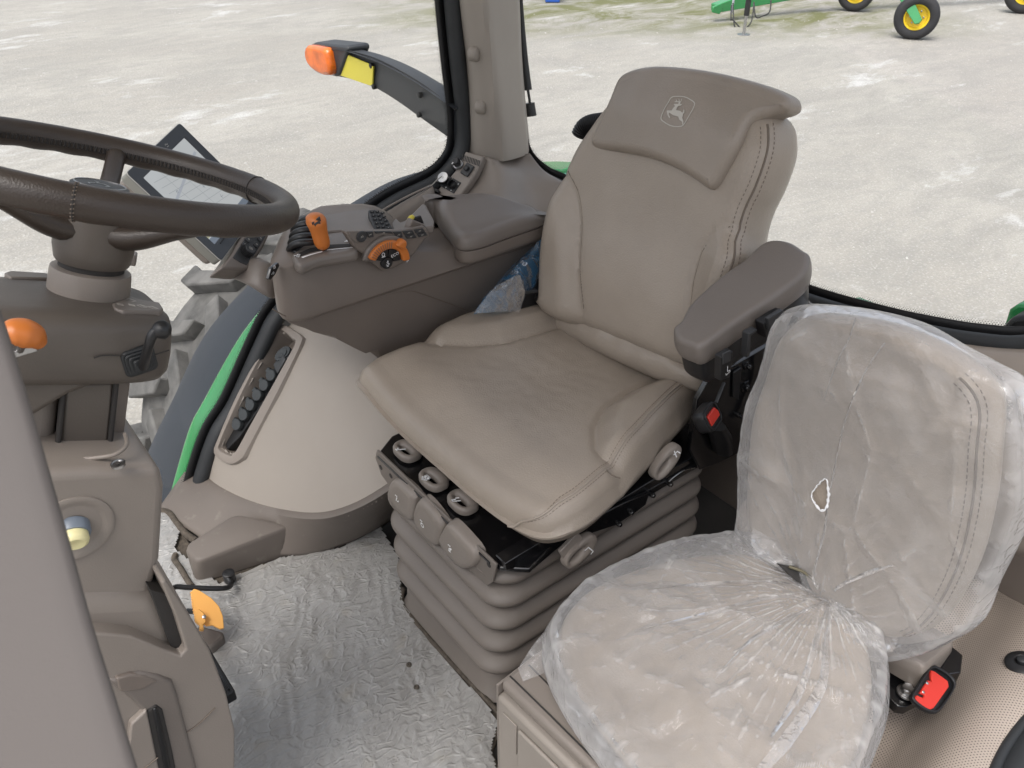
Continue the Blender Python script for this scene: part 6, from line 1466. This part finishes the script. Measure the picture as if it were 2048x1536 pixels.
prism('bracket_tail', WORLD, [tuple(P(a, b, z=.325)[:2]) for a, b in [(1872, 1330), (1905, 1293), (1926, 1310), (1922, 1345), (1890, 1350)]], .29, .325, M['blackgloss'], hh, bevel=.002)
FLb = Fr(P(1800, 1340, z=.3185), P(1828, 1366, z=.3185)-P(1764, 1312, z=.3185), (0, 0, 1)); FLb = Fr(FLb.o, FLb.u, np.cross(UP, FLb.u))
lbw = float(np.linalg.norm(P(1828, 1366, z=.3185)-P(1762, 1312, z=.3185)))/2
M['labelgrey'] = mat('grey sticker', (.42, .42, .42), .4)
box('sticker', FLb, (-lbw, lbw, -.0045, .0045, -.003, .0), M['labelgrey'], hh, bevel=0)
lns = []
rnd = random.Random(5)
for r_ in range(3):
    x_ = -lbw+.003
    while x_ < lbw*.3: l_ = rnd.uniform(.002, .006); lns.append([(x_, -.003+r_*.002), (x_+l_, -.003+r_*.002)]); x_ += l_+.0015
decal('sticker_lines', strokes_data(FLb, lns, .0006, .0004), M['black'], hh)
v, f = text_data(FLb, lbw*.62, 0, .0065, '180 74', .0004, math.pi); decal('sticker_number', (v, f), M['black'], hh)
bc_ = P(1812, 1385, z=.318); FBt = Fr(bc_, (1, 0, 0), (0, 1, 0))
bo_ = js
lathe('bolt_flange', FBt, [(.0155, 0), (.0150, .003), (.0115, .0045)], M['steel'], bo_, n=32)
lathe('bolt_head', FBt, [(.0105, .0045), (.0105, .0125), (.0088, .0145), (.0075, .0138), (.001, .0138)], M['steel'], bo_, n=6)
cb = P(1860, 1378, z=.36); ud = P(1885, 1345, z=.36)-P(1838, 1405, z=.36); vd = P(1845, 1352, z=.37)-P(1880, 1402, z=.35)
FB2 = Fr(cb, ud, np.cross(np.cross(ud, vd), ud))
if FB2.n@(CAM-cb) < 0: FB2 = Fr(cb, -FB2.u, FB2.v)
rp = [FB2.px(a, b, .004) for a, b in [(1862, 1340), (1870, 1343), (1896, 1362), (1898, 1374), (1868, 1416), (1860, 1420), (1845, 1414), (1828, 1398), (1834, 1390), (1846, 1396), (1850, 1390), (1840, 1386), (1856, 1360), (1864, 1364), (1862, 1352)]]
t2 = thing('buckle', 'large black seat belt buckle with red release button beside the hex bolt', 'seat belt buckle', cb)
body2 = [FB2.px(a, b, .0) for a, b in [(1858, 1334), (1876, 1334), (1906, 1356), (1908, 1378), (1880, 1420), (1862, 1428), (1838, 1418), (1818, 1398), (1826, 1380)]]
body2 = [tuple(q) for q in cr(body2, 40, True)]; cm_ = np.mean(np.array(body2), 0)
rings = []
for c, sc, sh in ((-.075, .70, .030), (-.060, .90, .024), (-.035, 1.0, .014), (-.006, 1.02, .002), (.0, .97, 0)):
    rings.append([FB2.w(*(cm_+(np.array(q)-cm_)*sc), c)+c_rt*(-c)*.75+c_up*(-c)*.25 for q in body2])
loft('buckle_body', rings, M['black'], t2)
ring_prism('buckle_mouth', FB2, [tuple(cm_+(np.array(q)-cm_)*.95) for q in body2], [tuple(cm_+(np.array(q)-cm_)*.86) for q in body2], 0, .005, M['black'], t2, bevel=.001)
prism('red_button', FB2, rp, -.002, .0045, M['red'], t2, bevel=.0015)
for q in ((1855, 1366), (1847, 1384)):
    a, b = FB2.px(*q, .005); lathe('latch_spring', Fr(FB2.w(a, b, .001), FB2.u, FB2.v), [(.0025, 0), (.0025, .004), (.001, .005)], M['steel'], t2, n=10)
# ------------------------------------------------------------------ clear plastic film on the wrapped seat
def film_mat(name, base=.16, bump=.9, scale=(1, 1, 1), rot=0.0):
    m = bpy.data.materials.new(name); m.use_nodes = True; nt = m.node_tree; L = nt.links.new; N = nt.nodes.new; nt.nodes.remove(nt.nodes['Principled BSDF'])
    out = nt.nodes['Material Output']; tc = N('ShaderNodeTexCoord')
    mp = N('ShaderNodeMapping'); mp.inputs['Rotation'].default_value = (0, 0, rot); mp.inputs['Scale'].default_value = scale; L(tc.outputs['Object'], mp.inputs[0])
    n1_ = N('ShaderNodeTexNoise'); n1_.inputs['Scale'].default_value = 16; n1_.inputs['Detail'].default_value = 6; n1_.inputs['Distortion'].default_value = 1.0; L(mp.outputs[0], n1_.inputs['Vector'])
    v = N('ShaderNodeTexVoronoi'); v.feature = 'DISTANCE_TO_EDGE'; v.inputs['Scale'].default_value = 22
    dn = N('ShaderNodeMix'); dn.data_type = 'RGBA'; dn.inputs[0].default_value = .12; L(mp.outputs[0], dn.inputs[6]); L(n1_.outputs['Color'], dn.inputs[7]); L(dn.outputs[2], v.inputs['Vector'])
    ad = N('ShaderNodeMath'); ad.operation = 'ADD'; L(n1_.outputs[0], ad.inputs[0]); mr0 = N('ShaderNodeMapRange'); mr0.inputs[1].default_value = 0; mr0.inputs[2].default_value = .12; mr0.inputs[3].default_value = .25; mr0.inputs[4].default_value = 0; L(v.outputs['Distance'], mr0.inputs[0]); L(mr0.outputs[0], ad.inputs[1])
    bp = N('ShaderNodeBump'); bp.inputs['Strength'].default_value = bump; bp.inputs['Distance'].default_value = .006; L(ad.outputs[0], bp.inputs['Height'])
    tr = N('ShaderNodeBsdfTransparent'); tr.inputs[0].default_value = (.99, .99, .99, 1)
    df = N('ShaderNodeBsdfDiffuse'); df.inputs[0].default_value = (.95, .935, .925, 1); L(bp.outputs[0], df.inputs['Normal'])
    tl = N('ShaderNodeBsdfTranslucent'); tl.inputs[0].default_value = (.95, .935, .925, 1)
    dm = N('ShaderNodeMixShader'); dm.inputs[0].default_value = .22; L(df.outputs[0], dm.inputs[1]); L(tl.outputs[0], dm.inputs[2])
    gl = N('ShaderNodeBsdfGlossy'); gl.inputs['Roughness'].default_value = .10; L(bp.outputs[0], gl.inputs['Normal'])
    # milky amount: more at grazing angles and along folds
    lw = N('ShaderNodeLayerWeight'); lw.inputs[0].default_value = .35
    n2 = N('ShaderNodeTexNoise'); n2.inputs['Scale'].default_value = 9; n2.inputs['Detail'].default_value = 7; n2.inputs['Distortion'].default_value = 1.5; L(mp.outputs[0], n2.inputs['Vector'])
    mr = N('ShaderNodeMapRange'); mr.inputs[1].default_value = .46; mr.inputs[2].default_value = .72; mr.inputs[3].default_value = base; mr.inputs[4].default_value = base+.09; L(n2.outputs[0], mr.inputs[0])
    a2 = N('ShaderNodeMath'); a2.operation = 'MULTIPLY_ADD'; a2.inputs[1].default_value = .36; L(lw.outputs['Facing'], a2.inputs[0]); L(mr.outputs[0], a2.inputs[2])
    a3 = N('ShaderNodeMath'); a3.operation = 'MINIMUM'; a3.inputs[1].default_value = .9; L(a2.outputs[0], a3.inputs[0])
    ge = N('ShaderNodeNewGeometry'); pr_ = N('ShaderNodeMapRange'); pr_.inputs[1].default_value = .51; pr_.inputs[2].default_value = .60; pr_.inputs[3].default_value = 0; pr_.inputs[4].default_value = .5; L(ge.outputs['Pointiness'], pr_.inputs[0])
    a4 = N('ShaderNodeMath'); a4.operation = 'ADD'; a4.use_clamp = True; L(a3.outputs[0], a4.inputs[0]); L(pr_.outputs[0], a4.inputs[1]); a3 = a4
    m1 = N('ShaderNodeMixShader'); L(a3.outputs[0], m1.inputs[0]); L(tr.outputs[0], m1.inputs[1]); L(dm.outputs[0], m1.inputs[2])
    fr = N('ShaderNodeFresnel'); fr.inputs[0].default_value = 1.5; L(bp.outputs[0], fr.inputs['Normal'])
    f2 = N('ShaderNodeMath'); f2.operation = 'MULTIPLY_ADD'; f2.inputs[1].default_value = .7; f2.inputs[2].default_value = .0; L(fr.outputs[0], f2.inputs[0])
    m2 = N('ShaderNodeMixShader'); L(f2.outputs[0], m2.inputs[0]); L(m1.outputs[0], m2.inputs[1]); L(gl.outputs[0], m2.inputs[2]); L(m2.outputs[0], out.inputs[0])
    return m
M['film'] = film_mat('clear wrinkled film', .13, .45)
M['film2'] = film_mat('clear film on cushion', .16, .5)
sfm = thing('seat_wrap_film', 'crinkled clear plastic film wrapped round the passenger seat with a small tear', 'plastic film', (-1.0, -.42, .45))
def creases(x, y, s, sd_, st=1.0, ang=0.0):
    ca, sa = math.cos(ang), math.sin(ang); u = (x*ca+y*sa)*s; v = (-x*sa+y*ca)*s*st
    u += .35*mnoise.noise(Vector((u*.8, v*.8, sd_))); d, _ = mnoise.voronoi(Vector((u, v, sd_)))
    return max(0.0, 1-(d[1]-d[0])*3.2)**1.5
def grow(o, d, wob, sd_):
    c = cr(o, 120, True); A = 0.5*sum(c[i][0]*c[(i+1) % 120][1]-c[(i+1) % 120][0]*c[i][1] for i in range(120))
    t = np.roll(c, -2, 0)-np.roll(c, 2, 0); t /= np.linalg.norm(t, axis=1)[:, None]; n = np.stack([t[:, 1], -t[:, 0]], 1)*(1 if A > 0 else -1)
    return [tuple(c[i]+n[i]*(d+wob*mnoise.noise(Vector((c[i][0]*22+sd_, c[i][1]*22, sd_))))) for i in range(120)]
# backrest bag: outline follows the loose film in the photo
bag = [FJ.px(a, b, -.02) for a, b in [(1552, 700), (1566, 640), (1600, 618), (1680, 620), (1760, 632), (1840, 655), (1920, 700), (1985, 735), (2040, 770), (2062, 850), (2068, 960), (2048, 1040), (2022, 1100), (1992, 1160), (1960, 1235), (1900, 1272), (1860, 1290), (1785, 1300), (1735, 1275), (1660, 1215), (1590, 1150), (1530, 1112), (1502, 1080), (1508, 1000), (1507, 900), (1522, 790)]]
tear = [FJ.px(a, b, .03) for a, b in [(1627, 985), (1654, 955), (1661, 975), (1658, 1010), (1650, 1018), (1636, 1006)]]
rp1 = nrm(np.array((.35, 1.0)))
def bagh(a, b):
    base = jbh(a, b)+.0045
    dx = a-FJ.px(1655, 1210)[0]; dy = b-FJ.px(1655, 1210)[1]; r = math.hypot(dx, dy)+1e-4; th_ = math.atan2(dy, dx)
    rad = (1-abs(mnoise.noise(Vector((th_*9, r*3.0, 1.0)))*2.4))
    base += .0045*max(0, rad)*math.exp(-r/.16)
    base += .0028*max(0, ridged(a, b, 14, 3.3, .9, .28)-.35)+.0016*mnoise.noise(Vector((a*30, b*30, 2)))
    base += .0038*creases(a, b, 11, 2.1, .55, .5)+.0012*creases(a, b, 24, 5.1, .6, -.4)*(.3+max(0, mnoise.noise(Vector((a*7, b*7, 3)))*2))
    topd = sstep(.30, .43, b); base += .0035*topd*max(0, ridged(a, b, 22, 8, 1.9, .35)-.2)
    return base
bgp = Pillow(FJ, bag, bagh, .014, -.055, N=260, rings=90, rb=.012, bulge=.006)
bgf = bgp.build('backrest_film', M['film'], sfm, keep=lambda c: not inpoly(*FJ.loc(c)[:2], tear) if FJ.loc(c)[2] > 0 else True, bottom=False)
tl_ = cr([(a+.0, b) for a, b in tear], 50, True)
v, f = tube_data([FJ.w(a+.0016*mnoise.noise(Vector((k*.5, 1, 2))), b+.0016*mnoise.noise(Vector((k*.5, 7, 2))), bagh(a, b)+.001) for k, (a, b) in enumerate(tl_)], [.0007+.0010*abs(math.sin(k*.8))*(1.8 if 20 < k < 45 else .5) for k in range(50)], n=6, closed=True)
fix(obj('tear_edge', v, f, mat('bunched white film', (.75, .75, .76), .4), sfm))
def film_ribbon(name, pts, wd, par, lift=(0, 0, 0), n=40, m=None):
    c = cr(pts, n); V = []
    for i in range(n):
        t = nrm(c[min(i+1, n-1)]-c[max(i-1, 0)]); s = nrm(np.cross(t, CAM-c[i])); w_ = np.interp(i/(n-1), np.linspace(0, 1, len(wd)), wd)
        wz = fnoise(c[i], 60, 3)*.002
        V += [c[i]+s*w_/2, c[i]+nrm(CAM-c[i])*(.0025+wz), c[i]-s*w_/2]
    F = []
    for i in range(n-1): F += [(3*i, 3*i+1, 3*i+4, 3*i+3), (3*i+1, 3*i+2, 3*i+5, 3*i+4)]
    return obj(name, V, F, m or M['film2'], par)
onb = lambda a, b, l=.004: (lambda q: FJ.w(q[0], q[1], bagh(*q)+l))(FJ.px(a, b, .035))
for pts, wd in (([(1658, 1015), (1652, 1060), (1640, 1110), (1630, 1150), (1640, 1175)], [.003, .004, .0035, .005]), ([(1665, 975), (1680, 900), (1700, 820), (1730, 740), (1760, 690)], [.002, .003, .003, .002]),
                ([(1672, 1178), (1700, 1160), (1750, 1140), (1790, 1128)], [.004, .006, .007, .002]), ([(1700, 640), (1690, 680), (1670, 730), (1650, 800)], [.002, .003, .001])):
    film_ribbon('film_fold', [onb(*q) for q in pts], wd, sfm)
# loose film pieces round the backrest
def crumple(name, pts_rows, par, amp=.006, nu=36, nv=24, sd_=1.0, m=None):
    def dp(q): return np.asarray(q)+np.array((1, .4, .5))*amp*(1.1-abs(fnoise(q, 26, sd_))*2.6)*.6+np.array((.2, .5, 1))*amp*fnoise(q, 60, sd_+4)*.6
    return patch(name, pts_rows, m or M['film2'], par, nu=nu, nv=nv, solid=0, disp=dp)
Wp = lambda a, b, w: P(a, b, w=w)
crumple('film_tuft', [[Wp(1566, 590, 1.62), Wp(1590, 584, 1.60), Wp(1608, 578, 1.58)], [Wp(1572, 620, 1.60), Wp(1600, 606, 1.58), Wp(1622, 604, 1.57)], [Wp(1585, 640, 1.58), Wp(1612, 630, 1.56), Wp(1650, 615, 1.56)], [Wp(1592, 668, 1.55), Wp(1632, 648, 1.54), Wp(1720, 630, 1.54)]], sfm, .007, sd_=2)
crumple('film_edge', [[Wp(1600, 612, 1.60), Wp(1720, 615, 1.58), Wp(1840, 655, 1.54), Wp(1930, 700, 1.50), Wp(1985, 745, 1.47)], [Wp(1610, 640, 1.57), Wp(1720, 648, 1.55), Wp(1830, 680, 1.51), Wp(1915, 725, 1.48), Wp(1975, 775, 1.46)]], sfm, .005, nu=70, nv=10, sd_=5)
crumple('film_flap', [[Wp(1975, 745, 1.45), Wp(2010, 755, 1.42), Wp(2080, 770, 1.38)], [Wp(1985, 790, 1.44), Wp(2020, 800, 1.40), Wp(2080, 815, 1.36)], [Wp(2000, 830, 1.43), Wp(2030, 850, 1.39), Wp(2090, 870, 1.36)]], sfm, .008, sd_=9)
crumple('film_side', [[Wp(1500, 1088, 1.42), Wp(1512, 1030, 1.44), Wp(1516, 980, 1.45)], [Wp(1520, 1112, 1.40), Wp(1540, 1080, 1.41), Wp(1560, 1040, 1.42)], [Wp(1570, 1140, 1.38), Wp(1600, 1120, 1.38), Wp(1620, 1090, 1.39)]], sfm, .007, sd_=12)
crumple('film_pucker', [[Wp(1650, 1185, 1.36), Wp(1690, 1180, 1.36), Wp(1740, 1210, 1.33), Wp(1800, 1270, 1.29)], [Wp(1660, 1205, 1.33), Wp(1700, 1225, 1.32), Wp(1740, 1262, 1.30), Wp(1785, 1300, 1.27)], [Wp(1655, 1225, 1.32), Wp(1685, 1262, 1.30), Wp(1720, 1285, 1.28), Wp(1752, 1300, 1.26)]], sfm, .010, nu=50, nv=30, sd_=15)
# cushion film
cg = [tuple(P(a, b, z=JZ)[:2]) for a, b in [(1098, 1275), (1125, 1225), (1190, 1172), (1290, 1125), (1390, 1100), (1480, 1090), (1570, 1120), (1650, 1178), (1722, 1248), (1762, 1320), (1762, 1420), (1735, 1500), (1690, 1600), (1600, 1720), (1450, 1720), (1310, 1610), (1180, 1450), (1115, 1345)]]
HX, HY = P(1650, 1190, z=.45)[:2]
def cgh(x, y):
    base = jh(x, y)+.006; dx, dy = x-HX, y-HY; r = math.hypot(dx, dy)+1e-4; th_ = math.atan2(dy, dx)
    rad = 1-abs(mnoise.noise(Vector((th_*7.5, r*2.2, 4.0)))*2.2)
    base += .0065*max(0, rad)*(.6+.8*mnoise.noise(Vector((th_*2, r*5, 7))))*math.exp(-r/.26)+.004*max(0, 1-abs(mnoise.noise(Vector((th_*16, r*4, 9.0)))*2.4))*math.exp(-r/.35)
    base += .0055*max(0, ridged(x, y, 11, 6.1, .5, .4)-.3)+.0025*max(0, ridged(x, y, 26, 2.7, 1.4, .5))+.001*mnoise.noise(Vector((x*60, y*60, 1)))
    base += .0060*creases(x, y, 10, 7.1, .5, .9)+.0022*creases(x, y, 22, 1.1, .6, -.3)*(.3+max(0, mnoise.noise(Vector((x*7, y*7, 3)))*2))
    return base-.02*math.exp(-r/.05)
cgp = Pillow(WORLD, cg, cgh, .018, .355, N=260, rings=90, rb=.004, bulge=.012, center=(float(HX*.35+np.mean([q[0] for q in cg])*.65), float(HY*.35+np.mean([q[1] for q in cg])*.65)))
cgp.build('cushion_film', M['film2'], sfm, bottom=False)
crumple('film_tail', [[P(1038, 1335, z=.37), P(1060, 1300, z=.38), P(1085, 1268, z=.40), P(1110, 1240, z=.415)], [P(1042, 1352, z=.362), P(1075, 1330, z=.365), P(1105, 1310, z=.375), P(1125, 1285, z=.40)], [P(1046, 1363, z=.358), P(1090, 1345, z=.358), P(1118, 1342, z=.358), P(1140, 1335, z=.37)]], sfm, .006, sd_=21)
crumple('film_skirt', [[P(1105, 1285, z=.41), P(1140, 1360, z=.41), P(1210, 1450, z=.41), P(1300, 1560, z=.41)], [P(1102, 1320, z=.37), P(1126, 1390, z=.36), P(1190, 1470, z=.36), P(1265, 1570, z=.36)], [P(1112, 1355, z=.357), P(1128, 1425, z=.355), P(1170, 1480, z=.355), P(1235, 1575, z=.355)]], sfm, .007, nu=60, nv=20, sd_=25)
crumple('film_skirt', [[P(1748, 1300, z=.40), P(1768, 1360, z=.39), P(1762, 1440, z=.38), P(1730, 1560, z=.38)], [P(1755, 1310, z=.35), P(1774, 1380, z=.34), P(1762, 1470, z=.33), P(1722, 1580, z=.33)]], sfm, .008, nu=50, nv=16, sd_=28)
fo_lines = [([(1640, 1180), (1560, 1170), (1450, 1172), (1300, 1190)], [.004, .005, .006, .001]), ([(1640, 1192), (1540, 1200), (1420, 1235), (1280, 1262)], [.003, .007, .006, .001]), ([(1650, 1200), (1580, 1240), (1500, 1290), (1440, 1350)], [.003, .006, .006, .001]),
            ([(1655, 1215), (1630, 1290), (1600, 1380), (1540, 1480)], [.004, .008, .012, .004]), ([(1662, 1215), (1650, 1300), (1640, 1380), (1560, 1500), (1480, 1580)], [.004, .008, .016, .018, .006])]
onc = lambda a, b: (lambda q: np.array((q[0], q[1], cgh(q[0], q[1])+.003)))(P(a, b, z=.462))
for pts, wd in fo_lines: film_ribbon('film_fold', [onc(*q) for q in pts], wd, sfm)
# dark slit where seat and backrest meet
hs = js
prism('slot_plate', Fr(P(1610, 1155, w=1.37), c_rt, c_up), [Fr(P(1610, 1155, w=1.37), c_rt, c_up).px(a, b) for a, b in [(1558, 1130), (1600, 1138), (1650, 1178), (1655, 1192), (1630, 1186), (1590, 1160)]], -.02, 0, M['dark'], hs, bevel=.001)
tube('slot_lip', [P(1578, 1133, w=1.365), P(1610, 1146, w=1.36), P(1645, 1176, w=1.36), P(1652, 1190, w=1.36)], .0025, mat('olive lip', (.13, .115, .07), .5), hs, n=8, samples=20)

# ------------------------------------------------------------------ seat base rail, side handles, blue film, hose
rl = thing('seat_slide_rail', 'long black steel slide rail with fittings along the near side of the seat base', 'seat rail', P(1200, 1000, z=.35))
FRl = Fr(P(1000, 1135, y=-.862), P(1476, 872, y=-.862)-P(1000, 1135, y=-.862), UP)
FRl = Fr((-1.0, -.862, .36), (-1, 0, 0), UP)
def rpx(pts, c=0): return [FRl.px(a, b, c) for a, b in pts]
prism('rail_channel', FRl, rpx([(1010, 1128), (1120, 1060), (1240, 1000), (1340, 940), (1476, 868), (1476, 890), (1350, 962), (1250, 1022), (1130, 1085), (1066, 1140), (1012, 1140)]), -.03, 0, M['blackgloss'], rl, bevel=.002)
prism('rail_bracket', FRl, rpx([(1165, 1050), (1240, 1010), (1300, 985), (1292, 1010), (1268, 1028), (1230, 1052), (1180, 1068)], .01), .0, .01, M['blackgloss'], rl, bevel=.002)
for q in ((1262, 1024), (1238, 1048), (1305, 990), (1340, 968)): a, b = FRl.px(*q, .012); lathe('rail_bolt', Fr(FRl.w(a, b, .0), FRl.u, FRl.v), [(.006, 0), (.006, .014), (.004, .018)], M['blackgloss'], rl, n=12)
tube('bright_wire', [P(a, b, y=-.842) for a, b in [(1338, 963), (1352, 951), (1370, 940), (1390, 936)]], .0012, M['steel'], rl, n=6, samples=16)
prism('zinc_bracket', FRl, rpx([(1452, 884), (1464, 872), (1470, 868), (1476, 872), (1474, 877), (1460, 886)], .004), .001, .004, M['steel'], rl, bevel=.0005)
for nm, (cx, cy), lab, rot, ic, ir in (('a', (1158, 1100), 'brown loop lever with white icon hanging below the near front corner of the driver cushion', 20, 'seat', 0), ('b', (1330, 922), 'brown loop lever with white icon beside the rail behind the near front corner', 38, 'back', 0)):
    c = P(cx, cy, y=-.825); rr_a = math.radians(rot); u_ = np.array((-math.cos(rr_a), 0, math.sin(rr_a))); v_ = np.array((-math.sin(rr_a), .25, -math.cos(rr_a)))
    fr = Fr(c, u_, v_)
    if fr.n@(CAM-c) < 0: fr = Fr(c, u_, -v_)
    top = 1 if fr.v[2] > 0 else -1
    t = thing('seat_lever', lab, 'seat lever', c, 'loop handled seat levers'); l_, w_ = .042, .022
    out = [(l_*math.copysign(abs(math.cos(a))**.8, math.cos(a)), w_*math.copysign(abs(math.sin(a))**.8, math.sin(a))) for a in np.linspace(0, 2*math.pi, 41)[:-1]]
    inn = [(-.012+l_*.45*math.cos(a), w_*.28*math.sin(a)+.002*top) for a in np.linspace(0, 2*math.pi, 41)[:-1]]
    n = 40; V = []; prof = ((0, -.006), (0, .006), (.18, .011), (.5, .012), (.82, .010), (1, .005), (1, -.006))
    for k, h in prof:
        for (a, b), (c_, d) in zip(out, inn): V.append(fr.w(a+(c_-a)*k, b+(d-b)*k, h))
    F = [(i*n+j, i*n+(j+1) % n, (i+1)*n+(j+1) % n, (i+1)*n+j) for i in range(len(prof)-1) for j in range(n)] + [((len(prof)-1)*n+j, (len(prof)-1)*n+(j+1) % n, (j+1) % n, j) for j in range(n)]
    fix(obj('loop', V, F, M['plastic_mid'], t))
    decal('white_icon', strokes_data(fr, icon(ic), .0024, .0125, .014 if nm == 'a' else .026, -.008*top if nm == 'a' else .0, .0095, math.radians(180) if nm == 'a' else math.radians(140)), M['white'], t)
    if nm == 'a': prism('lever_arm', fr, [(-.036, .010*top), (.02, .010*top), (.015, .04*top), (-.036, .034*top)][::1], -.006, .004, M['plastic_mid'], t, bevel=.002)
bf = thing('blue_film_bag', 'blue tinted clear plastic bag tucked between console and seat back', 'plastic film', P(1020, 570, y=-1.36))
M['bluefilm'] = film_mat('blue film', .30, .8)
for n_ in M['bluefilm'].node_tree.nodes:
    if n_.type in ('BSDF_DIFFUSE', 'BSDF_TRANSLUCENT'): n_.inputs[0].default_value = (.06, .22, .42, 1)
    if n_.type == 'BSDF_TRANSPARENT': n_.inputs[0].default_value = (.35, .55, .75, 1)
crumple('bag_sheet', [[P(1090, 470, y=-1.42), P(1086, 520, y=-1.40), P(1068, 580, y=-1.38), P(1050, 622, y=-1.37)], [P(1060, 500, y=-1.43), P(1040, 540, y=-1.40), P(1018, 585, y=-1.38), P(1010, 622, y=-1.37)], [P(1025, 530, y=-1.44), P(1000, 560, y=-1.42), P(970, 595, y=-1.40), P(948, 628, y=-1.39)]], bf, .007, sd_=31, m=M['bluefilm'])
crumple('bag_fold', [[P(1040, 548, y=-1.36), P(1050, 585, y=-1.355), P(1040, 624, y=-1.35)], [P(1005, 565, y=-1.36), P(1005, 595, y=-1.355), P(1000, 624, y=-1.35)], [P(985, 580, y=-1.37), P(965, 605, y=-1.37), P(950, 626, y=-1.37)]], bf, .006, sd_=35, m=film_mat('pale film', .12, .9))
hz = thing('cable_boot', 'black ribbed rubber boot and bracket at the far base of the backrest', 'seat part', P(1090, 600, y=-1.36))
tube('ribbed_boot', [P(1075, 575, y=-1.38), P(1095, 590, y=-1.37), P(1120, 600, y=-1.35), P(1150, 618, y=-1.33)], [.03, .034, .032, .02], M['black'], hz, n=16, samples=16)
prism('belt_bracket', Fr(P(1060, 605, y=-1.37), (-1, 0, 0), UP), [Fr(P(1060, 605, y=-1.37), (-1, 0, 0), UP).px(a, b) for a, b in [(1038, 625), (1050, 590), (1075, 580), (1120, 600), (1130, 628), (1090, 640)]], -.02, 0, M['black'], hz, bevel=.002)
tube('spring_cable', [P(1050, 584, y=-1.36), P(1060, 584, y=-1.36), P(1075, 583, y=-1.36)], .004, M['key'], hz, n=8, samples=8)
lh = thing('lumbar_hose', 'black corrugated hose end poking out behind the far side of the backrest', 'hose', P(1170, 262, x=-1.33))
hc = cr([P(1158, 272, x=-1.33), P(1166, 256, x=-1.335), P(1182, 246, x=-1.34), P(1210, 242, x=-1.345)], 60)
v, f = tube_data(hc, [.020 if (k // 2) % 2 else .0165 for k in range(60)], n=18); fix(obj('corrugated_hose', v, f, M['black'], lh))
# unseen roof added to shade the cab, cut back and raised to let light in
rf = thing('unseen_cab_roof', 'unseen pale lined cab roof above the seats, sized for the light inside', 'roof', (-.6, -1.05, 1.75))
box('headliner', WORLD, (-1.62, .25, -1.98, -.22, 1.92, 1.98), M['roof'], rf, bevel=.02)
